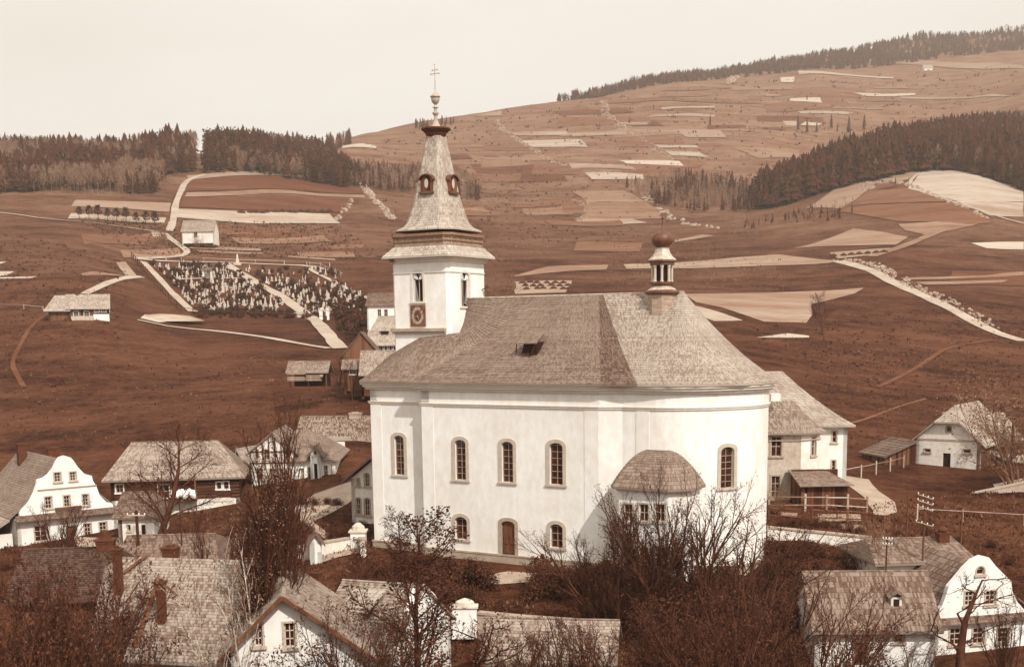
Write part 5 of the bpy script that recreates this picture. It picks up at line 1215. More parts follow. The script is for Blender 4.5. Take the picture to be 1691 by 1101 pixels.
# ---- half timbered gable house + porch house
B = Bld('villa', 'light villa with timbered gable and an arched gabled porch beside the street', 'house', at(417, 812, 143), 2)
w = B.a(487, 790, (0,0), (1,0))[0]; p0, p1 = (0,0), (w,0); ze = B.z(0, 0, 746); zr = B.a(450, 716, p0, p1)[1]; D = 12
wall(B, p0, p1, [(0,-3),(w,-3),(w,ze),(w/2,zr),(0,ze)], wins([(422,742,427,758),(436,742,445,758),(468,742,475,760),(425,774,434,792),(446,774,456,792),(464,774,473,792)], **W1), m=M_wallhouse, name='gable_wall', ms=M_sill)
F = frame_of(p0, p1)
def beam(x0, z0, x1, z1):
    g = MB(); a = Vector(F(x0, .03, z0)); b = Vector(F(x1, .03, z1)); g.tube(a, b, .09, .09, 4); g.build('timber_beam', M_log, B.o)
zm = B.a(450, 764, p0, p1)[1]; beam(0, zm, w, zm); beam(0, ze, w, ze); 
for k in range(1, 7): x = w*k/7; beam(x, zm, x, min(ze + (zr-ze)*(1-abs(x-w/2)/(w/2)), zr)-.1)
beam(0, ze, w/2, zr); beam(w, ze, w/2, zr)
xr = B.a(555, 790, (w, 0), (w+1, 0))[0]+w; xr0 = w+.0
# right wing, set parallel to street
wall(B, (w,0), (xr,0), B.z(xr, 0, 757), wins([(497,773,503,791),(509,771,516,791),(535,768,542,786),(547,766,553,784)], **W1), m=M_plaster, name='street_wall', ms=M_white)
wall(B, (xr,0), (xr,D), B.z(xr, 0, 757), m=M_wallhouse); wall(B, (xr,D), (0,D), ze, m=M_wallhouse); wall(B, (0,D), (0,0), ze, m=M_wallhouse)
zw = B.z(xr, 0, 757); zv = B.z(w+2, D/2, 714)
g = MB(); loft(g, [(w-.4,-.6,zw-.1),(xr+.6,-.6,zw-.1)], [(w-.4,D/2,zv),(xr-2.6,D/2,zv)], 15, lambda t: t, .06); loft(g, [(xr+.6,-.6,zw-.1),(xr+.6,D+.5,zw-.1)], [(xr-2.6,D/2,zv)]*2, 15, lambda t: t, .06); loft(g, [(xr+.6,D+.5,zw-.1),(w-.4,D+.5,zw-.1)], [(xr-2.6,D/2,zv),(w-.4,D/2,zv)], 15, lambda t: t, .06); g.build('wing_roof', M_sh_nave, B.o)
rectroof(B, 0, w, 0, D, ze, zr+.1, 'y', .6, 0, 0, 16, m=M_sh_nave)
px0 = B.a(514, 790, (w,-1.2), (w+1,-1.2))[0]+w; px1 = B.a(531, 790, (w,-1.2), (w+1,-1.2))[0]+w; zp = B.z(px0, -1.2, 750); zpk = B.z((px0+px1)/2, -1.2, 738)
wall(B, (px0,-1.2), (px1,-1.2), [(0,-3),(px1-px0,-3),(px1-px0,zp),((px1-px0)/2,zpk),(0,zp)], [dict(pix=(517,765,526,793), arch=1, door=True, mdark=True), dict(pix=(518,744,524,751), arch=1, nx=1, nz=1, sur=.06)], m=M_plaster, name='porch_wall')
wall(B, (px1,-1.2), (px1,0), zp, m=M_plaster, name='porch_wall'); wall(B, (px0,0), (px0,-1.2), zp, m=M_plaster, name='porch_wall')
rectroof(B, px0, px1, -1.2, 5, zp, zpk+.1, 'y', .35, 0, 0, 6, m=M_sh_dark, name='porch_roof')
# ---- big log farmhouse behind
B = Bld('log_farmhouse', 'large dark log farmhouse with a broad patched shingle roof behind the villa', 'house', at(487, 800, 160), -4)
w = B.a(612, 780, (0,0), (1,0))[0]+1.5; ze = B.z(w, 0, 757); zr = B.z(w/2, 6, 687); D = 12
wall(B, (0,0), (w,0), [(0,-3),(w,-3),(w,ze),(0,ze)], [dict(pix=(566,764,577,774), nx=2, nz=2, sur=.14), dict(pix=(598,772,606,783), nx=2, nz=2, sur=.14)], m=M_log, ms=M_white)
for q0, q1 in (((w,0),(w,D)), ((w,D),(0,D)), ((0,D),(0,0))): wall(B, q0, q1, ze, m=M_log)
rectroof(B, 0, w, 0, D, ze, zr, 'x', .9, .6, 2.6, sep=24, m=M_sh_nave, lift=.06, mat_sep=mat('patched_course', .15, .6, .25, kind='shingle', rnd=.12))
g = MB(); g.box(w*.35, w*.62, 2.2, 3.6, ze+1.6, ze+2.7); g.build('skylight', M_sh_light, B.o)
chimney(B, w*.62, D/2, zr-.5, zr+.35, 1.6, .8, M_stone)
# ---- house with arched windows against the church
B = Bld('school_house', 'tall plastered house with arched windows squeezed left of the church', 'house', at(583, 885, 119), -6)
w = 5.6; p0, p1 = (0,0), (w,0); ze = B.a(583, 790, p0, p1)[1]; pk = B.a(618, 758, p0, p1)
wall(B, p0, p1, [(0,-3),(w,-3),(w,pk[1]-1.5),(min(w-.2,pk[0]),pk[1]),(0,ze)], wins([(603,782,610,803),(590,790,594,802),(603,823,611,851),(589,822,596,849)], arch=.7, nx=2, nz=3, sur=.12), m=M_wallhouse, ms=M_stone)
wall(B, (w,0), (w,9), ze, m=M_wallhouse); wall(B, (w,9), (0,9), ze, m=M_wallhouse); wall(B, (0,9), (0,0), ze, m=M_wallhouse)
g = MB(); loft(g, [(-.9,9,ze-.3),(-.9,-.8,ze-.3)], [(pk[0]-.2,9,pk[1]+.25),(pk[0]-.2,-.8,pk[1]+.25)], 14, lambda t: t, .05); loft(g, [(w+1,-.8,ze),(w+1,9,ze)], [(pk[0]-.2,-.8,pk[1]+.25),(pk[0]-.2,9,pk[1]+.25)], 12, lambda t: t, .05); g.build('roof', M_sh_dark, B.o)
# ---- buildings behind the tower's foot
simple_house('white_house', 'white two storey house with paired arched windows left of the tower', 'house', 607, 531, 300, -4, 9, 8, 4.0, 7.0, 'x', M_plaster, M_sh_dark, fw=[(2.6,1.2,.9,1.7),(4.2,1.2,.9,1.7)], sw=[(2,1,.8,1.6),(5,1,.8,1.6)], side='left', h0=0, n=10)
B = simple_house('timber_house', 'timbered house with a wide pale roof and small dormer beside the tower', 'house', 603, 581, 230, 0, 9, 10, 1.6, 6.6, 'x', M_log, M_sh_light, fw=[(1.2,.1,.8,1.2),(2.6,.1,.8,1.2),(3.7,.1,.5,1.2),(4.6,.1,.5,1.2),(5.4,.1,.5,1.2)], h0=2.8, h1=0, n=20, ov=.6)
g = MB(); g.box(3.0,4.4,1.3,2.6,3.2,3.9); dmr = g.build('roof_dormer', M_dark, B.o); g = MB(); loft(g, [(2.8,1.1,3.9),(4.6,1.1,3.9)], [(2.9,3.4,4.7),(4.5,3.4,4.7)], 4, lambda t: t, .04, .08); g.build('dormer_roof', M_sh_light, dmr)
simple_house('barn', 'dark boarded barn with a steep gable under two bare trees', 'barn', 566, 604, 205, 3, 6.5, 9, 1.6, 5.6, 'y', M_board, M_sh_dark, n=14)
simple_house('cottage', 'cottage with a grey shingled roof tucked behind the church west end', 'cottage', 597, 628, 195, 0, 8, 6, 1.2, 4.6, 'x', M_log, mat('shingle_grey', .22, .4, .4, kind='shingle'), n=18)
simple_house('lean_to_shed', 'low shed with pale roof in front of the dark barn', 'shed', 568, 620, 198, 2, 5.6, 3.5, 1.3, 2.5, 'x', M_board, M_sh_nave, n=6, fw=[(1,.2,1,.7)])
B = Bld('wood_store', 'open timber store with a mossy shingle roof and stacked boards on the meadow', 'shed', at(477, 629, 190), -2); w = B.a(540, 625, (0,0), (1,0))[0]
rectroof(B, 0, w, 0, 4, B.z(0,0,613), B.z(0,2,600)+.3, 'x', .4, n=9, m=mat('shingle_moss', .17, .4, .3, kind='shingle'))
for i, x in enumerate((.1, w*.5, w-.2)): g = MB(); g.box(x, x+.2, .0, .2, -1, B.z(0,0,613)); g.build('post', M_board, B.o)
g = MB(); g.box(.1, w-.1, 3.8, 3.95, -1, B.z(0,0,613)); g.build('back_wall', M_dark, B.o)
rr = random.Random(8)
for k in range(9):
    o = bpy.data.objects.new; g = MB(); L = rr.uniform(.36,.5)*w; x = rr.choice((.1, w*.5)); z = .05+.24*(k//2); g.box(0, L, 0, .9, 0, .18); b_ = g.build('plank_pile', M_boardl); q = B.w(x, -1.3, z); b_.location = q; b_.rotation_euler = (0, 0, rad(-2+rr.uniform(-2,2))); tag(b_, 'pale sawn boards stacked in layers before the open timber store', 'boards', 'stacked boards at the timber store')
# ---- farmhouse left, barn upper left, two far farms
B = Bld('farmhouse', 'half timbered farmhouse with pale roof standing alone on the left meadow', 'farmhouse', hit(112, 528, 200), 16)
w = B.a(181, 520, (0,0), (1,0))[0]*1.0; ze = B.z(0, 0, 507); zr = B.z(w*.5, 3, 486); D = 8
wall(B, (0,0), (w,0), ze, [dict(box=(w*.15,.6,w*.15+1.2,2), nx=2, nz=2, sur=.1), dict(box=(w*.4,.6,w*.4+1.2,2), nx=2, nz=2, sur=.1), dict(box=(w*.66,1.9,w*.66+1,3), nx=2, nz=1, sur=.15), dict(box=(w*.82,1.9,w*.82+1,3), nx=2, nz=1, sur=.15)], m=M_board, ms=M_white)
g = MB(); g.box(w*.62, w*1.0, -.15, -.02, -1, 1.3); g.build('plaster_panel', M_plaster, B.o)
wall(B, (w,0), (w,D), [(0,-3),(D,-3),(D,ze),(D/2,zr-.1),(0,ze)], [dict(box=(2.5,1.9,3.5,3), nx=2, nz=1, sur=.15)], m=M_board, ms=M_white); wall(B, (w,D), (0,D), ze, m=M_board); wall(B, (0,D), (0,0), [(0,-3),(D,-3),(D,ze),(D/2,zr-.1),(0,ze)], m=M_board)
rectroof(B, 0, w, 0, D, ze, zr, 'x', .9, 0, 0, 12, m=M_sh_light); rectroof(B, -4.5, .5, 0, D-1, ze-.4, zr-.3, 'x', .9, 2.5, 0, 12, m=M_sh_light, name='wing_roof'); wall(B, (-4.3,.2), (0,.2), ze-.5, m=M_board); wall(B, (-4.3,6), (-4.3,.2), ze-.5, m=M_board)
chimney(B, w*.25, D/2, zr-.5, zr+1.0, .7, .7); g = MB(); g.box(w*.1, w*.62, -1.4, -.9, -.6, .9); g.build('garden_fence', M_boardl, B.o)
simple_house('field_barn', 'whitewashed barn with grey roof below the left wood', 'barn', 301, 392, 520, -2, 13.5, 8, 2.6, 7.2, 'x', M_wallhouse, mat('shingle_farbarn', .22, .3, .4, kind='shingle'), fw=[(5,.0,1.6,2.0)], n=8)
simple_house('far_farm', 'tiny white farmhouse high on the hill under the crest wood', 'farmhouse', 1526, 120, 1800, 0, 13, 10, 6, 11, 'x', M_plaster, M_sh_light, fw=[(5,1,3,3)], n=5)
simple_house('far_farm', 'tiny white farmhouse near the right edge high on the hill', 'farmhouse', 1666, 137, 1750, 0, 11, 10, 6, 10, 'x', M_plaster, M_sh_light, fw=[(4,1,3,3)], n=5)
# ---- rectory behind the chancel
B = Bld('rectory', 'two storey white rectory with hipped shingle roofs right of the chancel', 'house', at(1258, 832, 116), -3)
x1 = B.a(1322, 800, (0,0), (1,0))[0]; x2 = x1+3.0; y2 = 2.2; 
ze = B.z(x1, 0, 714)
xe = B.a(1366, 800, (x2, y2), (x2+1, y2))[0]+x2 if False else x2
p = [(-6,0),(x1,0),(x1+2.1,1.7),(x1+2.1,6.5)]
w1 = wins([(1274,721,1291,753)], nx=2, nz=2, sur=.18, sill=True) + [dict(pix=(1274,786,1288,823), nx=2, nz=3, sur=.16)]
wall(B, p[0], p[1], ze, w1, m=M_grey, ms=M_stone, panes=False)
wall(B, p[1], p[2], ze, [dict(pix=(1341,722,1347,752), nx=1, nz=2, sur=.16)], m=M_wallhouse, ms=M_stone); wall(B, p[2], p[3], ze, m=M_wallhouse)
mb = MB(); mb.ring(p, .25, ze-.15, ze, False); mb.ring(p, .12, ze-.8, ze-.7, False); mb.build('cornice', M_stone, B.o)
a0 = B.a(1366, 780, (0,5.5), (1,5.5))[0]; a1 = B.a(1398, 780, (0,5.5), (1,5.5))[0]; ze2 = B.z(a0, 5.5, 700)
wall(B, (-6,5.5), (a1,5.5), [(0,-3),(a1+6,-3),(a1+6,ze2),(0,ze2)], wins([(1375,712,1382,730),(1374,760,1380,780)], nx=1, nz=2, sur=.12), m=M_plaster, ms=M_sill)
wall(B, (a1,5.5), (a1,15), ze2, m=M_plaster); wall(B, (a1,15), (-6,15), ze2, m=M_plaster); wall(B, (-6,15), (-6,5.5), ze2, m=M_plaster)
zr = B.z(a1-7.5, 10, 613); zr1 = B.z(x1-2.2, 3.5, 662)
g = MB(); gg = lambda t: .72*t+.28*t*t
xt = B.a(1292, 613, (0,10.2), (1,10.2))[0]
loft(g, [(-7,4.7,ze2-.1),(a1+.6,4.7,ze2-.1),(a1+.6,15.6,ze2-.1),(-7,15.6,ze2-.1)], [(-4,10.2,zr),(xt,10.2,zr),(xt,10.2,zr),(-4,10.2,zr)], 24, gg, .05); g.build('roof', M_sh_light, B.o)
xq = B.a(1312, 662, (0,4), (1,4))[0]
g = MB(); e = offset(p, .55, False); loft(g, [(x, y, ze) for x, y in e], [(-7,4.5,zr1+.3),(xq,4.2,zr1),(xq,4.4,zr1),(xq,6,zr1-.2)], 14, gg, .05); g.build('bay_roof', mat('shingle_bay', .18, .4, .35, kind='shingle'), B.o)
zc_ = B.z(B.a(1281,655,(0,2.0),(1,2.0))[0], 2.0, 655); xc_ = B.a(1281,655,(0,2.0),(1,2.0))[0]; g = MB(); g.box(xc_-.45, xc_+.45, 1.7, 2.6, zc_-.4, zc_+.3); g.build('roof_hatch', M_plaster, B.o)
# shed in front of it
B = Bld('wooden_shed', 'boarded garden shed with a sloping roof against the rectory', 'shed', at(1323, 827, 112), 3); w = B.a(1400, 815, (0,0), (1,0))[0]
zf = B.z(0, 0, 801); zb = B.z(0, 3.4, 777)+.1
g = MB(); wall(B, (0,0), (w,0), zf-.1, [dict(pix=(1324,806,1333,826), door=True, mdark=True)], m=M_board); wall(B, (w,0), (w,3.4), zf, m=M_board); wall(B, (w,3.4), (0,3.4), zb, m=M_board); wall(B, (0,3.4), (0,0), [(0,-3),(3.4,-3),(3.4,zf-.1),(0,zb-.1)], m=M_board)
g = MB(); loft(g, [(-.3,-.6,zf),(w+.4,-.6,zf)], [(-.3,3.6,zb),(w*.72,3.6,zb)], 12, lambda t: t, .05, .08); g.build('roof', M_sh_nave, B.o)
# ---- barn on the right
B = Bld('stone_barn', 'white gabled barn with half hipped shingle roof on the right slope', 'barn', at(1512, 775, 150), -36)
w = B.a(1618, 775, (0,0), (1,0))[0]; p0, p1 = (0,0), (w,0); out = pixout(B, p0, p1, [(1619,730),(1586,697),(1547,697),(1512,722)]); zt = out[1][1]
wl_ = [dict(pix=(1557,748,1570,774), door=True, mdark=True), dict(pix=(1527,741,1537,746), nx=1, nz=1, sur=.1), dict(pix=(1591,742,1603,748), nx=1, nz=1, sur=.1)]
c_ = B.a(1567, 708, p0, p1); wl_.append(dict(box=(c_[0]-.3, c_[1]-.35, c_[0]+.3, c_[1]+.35), arch=1.0, nx=1, nz=1, sur=.12, sill=False))
wall(B, p0, p1, [(0,-3),(w,-3)] + [(w, out[0][1]), out[1], out[2], (0, out[3][1])], wl_, m=M_wallhouse, ms=M_stone)
g = MB(); F = frame_of(p0, p1); zz = B.a(1560, 726, p0, p1)[1]; g.add([F(x,dd,z) for z in (zz-.12, zz+.1) for x, dd in ((0,.06),(w,.06),(w,0),(0,0))], [(0,1,5,4),(4,5,6,7),(0,4,7,3),(1,2,6,5),(0,3,2,1)]); g.build('string_course', M_stone, B.o)
D = 15; zel, zer = out[3][1], out[0][1]; ax_, bx_ = out[2][0], out[1][0]; xm = (ax_+bx_)/2; zr = B.z(xm, 3.0, 668)
wall(B, (w,0), (w,D), zer, m=M_board); wall(B, (w,D), (0,D), zer, m=M_board); wall(B, (0,D), (0,0), zel, m=M_board)
g = MB(); R0 = (xm, 2.6, zr); R1 = (xm+.01, D-2, zr)
loft(g, [(-.7,D,zel-.5),(-.7,-.6,zel-.5)], [(ax_,D,zt),(ax_-.1,-.6,zt)], 8, lambda t: t, .05); loft(g, [(ax_,D,zt),(ax_-.1,-.6,zt)], [R1, R0], 9, lambda t: t, .05)
loft(g, [(w+.7,-.6,zer-.5),(w+.7,D,zer-.5)], [(bx_+.1,-.6,zt),(bx_,D,zt)], 8, lambda t: t, .05); loft(g, [(bx_+.1,-.6,zt),(bx_,D,zt)], [R0, R1], 9, lambda t: t, .05)
loft(g, [(ax_-.1,-.7,zt),(bx_+.1,-.7,zt)], [R0, R0], 9, lambda t: t, .05); g.build('roof', M_sh_light, B.o)
B2 = Bld('barn_wing', 'boarded barn wing with a broad shingle roof at the right edge', 'barn', at(1620, 778, 149), 24); w2 = 9
wall(B2, (0,0), (w2,0), B2.z(0,0,735), m=M_board); wall(B2, (w2,0), (w2,8), B2.z(0,0,735), m=M_board); wall(B2, (0,8), (0,0), B2.z(0,0,735), m=M_board)
zq = B2.z(0,0,738); g = MB(); loft(g, [(-.5,-.7,zq),(3,-.9,zq-1.6),(w2+.5,-1.0,zq-2.6)], [(-1,6,zq+4.0),(3,6,zq+4.0),(w2+.5,6,zq+3.6)], 18, lambda t: t, .05); g.build('roof', M_sh_light, B2.o)
B3 = Bld('lean_to', 'dark boarded lean-to leaning on the left side of the white barn', 'lean-to', at(1461, 786, 148), 12); w3 = B3.a(1512, 780, (0,0), (1,0))[0]
h0, h1 = B3.a(1462, 752, (0,0),(1,0))[1], B3.a(1510, 727, (0,0),(1,0))[1]
nb = 14
for k in range(nb):
    xa = w3*k/nb; xb = w3*(k+1)/nb-.03; g = MB(); z1 = h0+(h1-h0)*(k+.5)/nb; g.box(xa, xb, 0, .05, -2, z1); g.build('board', M_board, B3.o)
g = MB(); loft(g, [(-.4,6,h0-.1),(-.4,-.5,h0-.1)], [(w3,6,h1),(w3,-.5,h1)], 8, lambda t: t, .05); g.build('roof', M_sh_dark, B3.o); wall(B3, (0,6), (0,.1), h0-.2, m=M_board)
# ---- lower right cottage group
B = Bld('long_cottage', 'long white cottage with a low shingle roof and tiny dormer, lower right', 'cottage', at(1345, 1096, 84), -2)
w = B.a(1545, 1060, (0,0), (1,0))[0]; p0, p1 = (0,0), (w,0); ze = B.z(w*.6, 0, 1030); D = 7.0; zr = B.z(w*.6, D/2, 943)
wall(B, p0, p1, ze, [dict(pix=(1477,1035,1493,1060), nx=2, nz=3, sur=.12), dict(pix=(1412,1060,1432,1098), door=True)], m=M_plaster, ms=M_sill); wall(B, (w,0), (w,D), ze, m=M_wallhouse); wall(B, (w,D), (0,D), ze, m=M_wallhouse)
wall(B, (0,D), (0,0), [(0,-3),(D,-3),(D,ze),(D/2,zr),(0,ze)], m=M_wallhouse)
rectroof(B, 0, w, 0, D, ze, zr, 'x', .7, 0, 0, sep=11, m=M_sh_nave, lift=.07)
xd, zd = B.a(1477, 992, (0,1.6), (1,1.6)); g = MB(); g.box(xd-.38, xd+.38, 1.0, 2.6, zd-.35, zd+.42); dmo = g.build('roof_dormer', M_wallhouse, B.o); g = MB(); g.box(xd-.2, xd+.2, .96, 1.0, zd-.25, zd+.28); g.build('dormer_opening', M_dark, dmo)
g = MB(); loft(g, [(xd-.65,.75,zd+.4),(xd-.02,.75,zd+.75)], [(xd-.55,3.0,zd+.65),(xd,3.2,zd+1.05)], 4, lambda t: t, .03, .04); loft(g, [(xd+.02,.75,zd+.75),(xd+.65,.75,zd+.4)], [(xd,3.2,zd+1.05),(xd+.55,3.0,zd+.65)], 4, lambda t: t, .03, .04); g.build('dormer_roof', M_sh_dark, dmo)
B = Bld('gabled_cottage', 'white cottage with a bell shaped gable behind a gnarled tree, lower right corner', 'cottage', at(1541, 1092, 86), 14)
w = B.a(1700, 1080, (0,0), (1,0))[0]; p0, p1 = (0,0), (w,0); zs = B.a(1620, 1022, p0, p1)[1]
wall(B, p0, p1, [(0,-3),(w,-3),(w,zs),(0,zs)], wins([(1569,1037,1588,1064),(1607,1036,1626,1062),(1648,1036,1666,1060)], **W2), m=M_plaster, ms=M_sill)
up = pixout(B, p0, p1, [(1543,1016),(1556,1000),(1562,985),(1567,968),(1578,955),(1592,938),(1606,924),(1621,917),(1634,920),(1645,934),(1658,947),(1671,960),(1672,975),(1680,992),(1695,1010)])
wall(B, p0, p1, [(up[0][0], zs+.02), (up[-1][0], zs+.02)] + up[::-1], wins([(1594,976,1609,999),(1628,975,1645,998)], **W2) + [dict(pix=(1613,935,1626,948), arch=1, nx=1, nz=1, sur=.1)], m=M_plaster, t=.4, name='gable_wall', ms=M_sill)
g = MB(); loft(g, [(-.2,-.55,zs-.1),(w+.2,-.55,zs-.1)], [(-.1,0,zs+.3),(w+.1,0,zs+.3)], 3, lambda t: t, .03, .05); g.build('pent_roof', M_sh_dark, B.o)
pk = up[7]; D = 11; zr = pk[1]+.1; wall(B, (w,0), (w,D), zs, m=M_wallhouse); wall(B, (w,D), (0,D), zs, m=M_wallhouse); wall(B, (0,D), (0,0), zs, m=M_wallhouse)
zr2 = B.z(pk[0], 6, 902)
courses(B, (-.8,D,zs+.3), (-.8,.5,zs+.3), (pk[0],D,zr2), (pk[0],.5,zr2-.3), 12, M_course); courses(B, (w+.6,.5,zs+.3), (w+.6,D,zs+.3), (pk[0],.5,zr2-.3), (pk[0],D,zr2), 12, M_course)
g = MB(); loft(g, [(-.8,D,zs+.26),(-.8,.5,zs+.26)], [(pk[0],D,zr2-.05),(pk[0],.5,zr2-.35)], 3, lambda t: t, .001); loft(g, [(w+.6,.5,zs+.26),(w+.6,D,zs+.26)], [(pk[0],.5,zr2-.35),(pk[0],D,zr2-.05)], 3, lambda t: t, .001); g.build('roof', M_sh_dark, B.o)
B = Bld('rear_cottage', 'shingle roofed cottage rear wing with a thick chimney, lower right', 'cottage', at(1452, 958, 92), 6); w = B.a(1640, 930, (0,0), (1,0))[0]*.78
ze = B.z(0, 0, 926); zr = B.z(w/2, 3.6, 888); wall(B, (0,0), (w,0), ze, m=M_wallhouse); wall(B, (0,7), (0,0), ze, m=M_wallhouse); wall(B, (w,0), (w,7), ze, m=M_wallhouse)
rectroof(B, 0, w, 0, 7, ze, zr, 'x', .6, .9, .3, sep=9, m=M_sh_nave, lift=.06); xk, zk = B.a(1557, 882, (0,2.8), (1,2.8)); chimney(B, xk, 2.8, ze, zk+.1, .85, .8)
g = MB(); g.lathe([(.42,zk+.32),(.4,zk+.45),(.25,zk+.6),(.05,zk+.66)], 10, (xk, 2.8)); g.build('chimney_cowl', M_brick, B.o)
# ---- bottom left roofs
def roofhouse(name, label, pxE0, pxE1, yE0, yE1, pxT0, pxT1, yT0, yT1, dE, run, yaw, n, m, sepm=None, gab=None):
    pass
B = Bld('large_cottage', 'large cottage with a wide pale shingle roof and tall chimneys, bottom left', 'cottage', at(232, 1082, 60), -12)
xL, zL = B.a(150, 1005, (0,1), (1,1))
ze = B.z(0, 0, 1078); zr = B.z(-1, 6.0, 922); print('bigroof', ze, zr)
xr1 = B.a(440, 1000, (0,2.5), (1,2.5))[0]+1.2; rl, rr2 = B.a(205, 915, (0,6.2), (1,6.2))[0], B.a(420, 945, (0,6.2), (1,6.2))[0]+.6
xl = B.a(140, 1020, (0,2), (1,2))[0]
g = MB(); loft(g, [(xl,3.2,ze+1.5),(xl+1.2,-.6,ze-.2),(xr1,-.6,ze-.2)], [(rl-1.2,6.2,zr-.6),(rl,6.2,zr),(rr2,6.2,zr)], 34, lambda t: t, .035); loft(g, [(xr1,12.8,ze),(xl,12.8,ze)], [(rr2,6.2,zr),(rl,6.2,zr)], 20, lambda t: t, .04); loft(g, [(xr1,-.6,ze-.2),(xr1,12.8,ze)], [(rr2,6.2,zr)]*2, 20, lambda t: t, .04); g.build('roof', mat('shingle_big', .20, .45, .3, kind='shingle', bump=.3), B.o)
wall(B, (xl+1.6,0), (xr1-.4,0), ze-.3, m=M_wallhouse); wall(B, (xr1-.4,0), (xr1-.4,12), ze-.3, m=M_wallhouse); wall(B, (xr1-.4,12), (xl,12), ze-.3, m=M_wallhouse)
wall(B, (xl-.3,9.5), (xl+1.1,0), [(0,-3),(9.6,-3),(9.6,ze-.6),(6,zr-3.0),(2.5,ze)], m=M_plaster, name='gable_wall')
for (px, pt, pb, yy, ww) in ((193, 908, 962, 3.6, .38), (265, 962, 1010, 1.8, .38), (282, 905, 930, 6.6, .7)):
    xk, zk = B.a(px, pt, (0,yy), (1,yy)); zb_ = B.a(px, pb, (0,yy), (1,yy))[1]; chimney(B, xk, yy, zb_-1.2, zk, ww, ww)
def plank(B, a, b, w=.28, m=None, name='roof_plank'):
    g = MB(); a = Vector(a); b = Vector(b); d = (b-a).normalized(); s = d.cross(Vector((0,0,1))).normalized()*w/2; u = Vector((0,0,.05)); g.add([a-s,a+s,b+s,b-s,a-s+u,a+s+u,b+s+u,b-s+u], [(4,5,6,7),(0,1,5,4),(1,2,6,5),(2,3,7,6),(3,0,4,7)]); g.build(name, m or M_door, B.o)
def on_roof(px, py, lift=.12):
    # point of the front slope seen at this pixel
    y = 3.0
    for _ in range(12):
        x, z = B.a(px, py, (0,y), (1,y)); y = -.6 + (z-(ze-.2))/(zr-ze+.2)*6.8; y = min(max(y, -.6), 6.2)
    return (x, y, z+lift)
plank(B, on_roof(224,1072), on_roof(249,1000)); plank(B, on_roof(249,1000), on_roof(262,965)); plank(B, on_roof(204,950), on_roof(244,920)); plank(B, on_roof(228,985), on_roof(250,1002), .22); plank(B, on_roof(276,972), on_roof(293,987), .12)
q = on_roof(202,1030); g = MB(); g.box(q[0]-.25,q[0]+.3,q[1]-.5,q[1]+.4,q[2]-.2,q[2]+.25); g.build('roof_hatch', M_dark, B.o); q = on_roof(188,1040); g = MB(); g.lathe([(.07,q[2]-.3),(.07,q[2]+.5),(.13,q[2]+.52),(.02,q[2]+.7)], 8, (q[0], q[1])); g.build('vent_pipe', M_tinl, B.o)
B = Bld('shadowed_cottage', 'dark shingled cottage with a squat brick chimney, left foreground behind branches', 'cottage', at(20, 990, 66), 6); w = B.a(190, 960, (0,0), (1,0))[0]
ze2_, zr_ = B.z(0,0,985), B.z(3,4,905); wall(B, (0,0), (w,0), ze2_, m=M_board); wall(B, (w,0), (w,8), ze2_, m=M_board); wall(B, (0,8), (0,0), ze2_, m=M_board)
rectroof(B, 0, w, 0, 8, ze2_, zr_, 'x', .6, 0, 1.2, m=M_old, n=24, lift=.045); xk, zk = B.a(175, 892, (0,4), (1,4)); chimney(B, min(xk, w-.5), 4, zr_-1.6, zk, .95, .8); g = MB(); g.lathe([(.2,zk+.2),(.22,zk+.42),(.2,zk+.6)], 8, (min(xk, w-.5),4)); g.build('chimney_pot', M_brick, B.o)
B = Bld('rear_row_cottage', 'shingled cottage roof between the log house and the large pale roof', 'cottage', at(200, 930, 84), 4); w = B.a(352, 925, (0,0), (1,0))[0]; ze3, zr3 = B.z(0,0,925), B.z(3,3.5,883)
wall(B, (0,0), (w,0), ze3, m=M_wallhouse); wall(B, (w,0), (w,7), ze3, m=M_wallhouse); rectroof(B, 0, w, 0, 7, ze3, zr3, 'x', .6, 0, .9, sep=9, m=M_sh_dark, lift=.06, mat_sep=mat('dull_course', .11, .45, .5, kind='shingle', rnd=.06))
xk, zk = B.a(88, 866, (0,3), (1,3))
# gable house bottom centre
B = Bld('white_gable_cottage', 'white gabled cottage seen end on behind tall bare poplars, bottom centre left', 'cottage', at(385, 1150, 57), 10)
w = B.a(600, 1120, (0,0), (1,0))[0]; p0, p1 = (0,0), (w,0); pk = B.a(466, 982, p0, p1); zl_ = B.a(385, 1072, p0, p1)[1]; zr_r = B.a(596, 1072, p0, p1)[1]
wall(B, p0, p1, [(0,-3),(w,-3),(w,zr_r-.0),(pk[0],pk[1]-.2),(0,zl_)], [dict(pix=(470,1028,488,1068), nx=2, nz=3, sur=.1), dict(pix=(420,1030,434,1066), nx=2, nz=3, sur=.1)], m=M_plaster, ms=M_sill, name='gable_wall'); wall(B, (w,0), (w,10), zr_r, m=M_plaster); wall(B, (0,10), (0,0), zl_, m=M_plaster)
g = MB(); o_ = .55
loft(g, [(-.6,10,zl_-.5),(-.6,-o_,zl_-.5)], [(pk[0],10,pk[1]),(pk[0],-o_,pk[1])], 26, lambda t: t, .035); loft(g, [(w+.7,-o_,zr_r-.5),(w+.7,10,zr_r-.5)], [(pk[0],-o_,pk[1]),(pk[0],10,pk[1])], 26, lambda t: t, .035); g.build('roof', mat('shingle_big', .20), B.o)
for a, b in (((-.6,-o_,zl_-.5),(pk[0],-o_,pk[1])), ((w+.7,-o_,zr_r-.5),(pk[0],-o_,pk[1]))): g = MB(); g.tube(a, b, .12, .12, 4); g.build('barge_board', M_door, B.o)
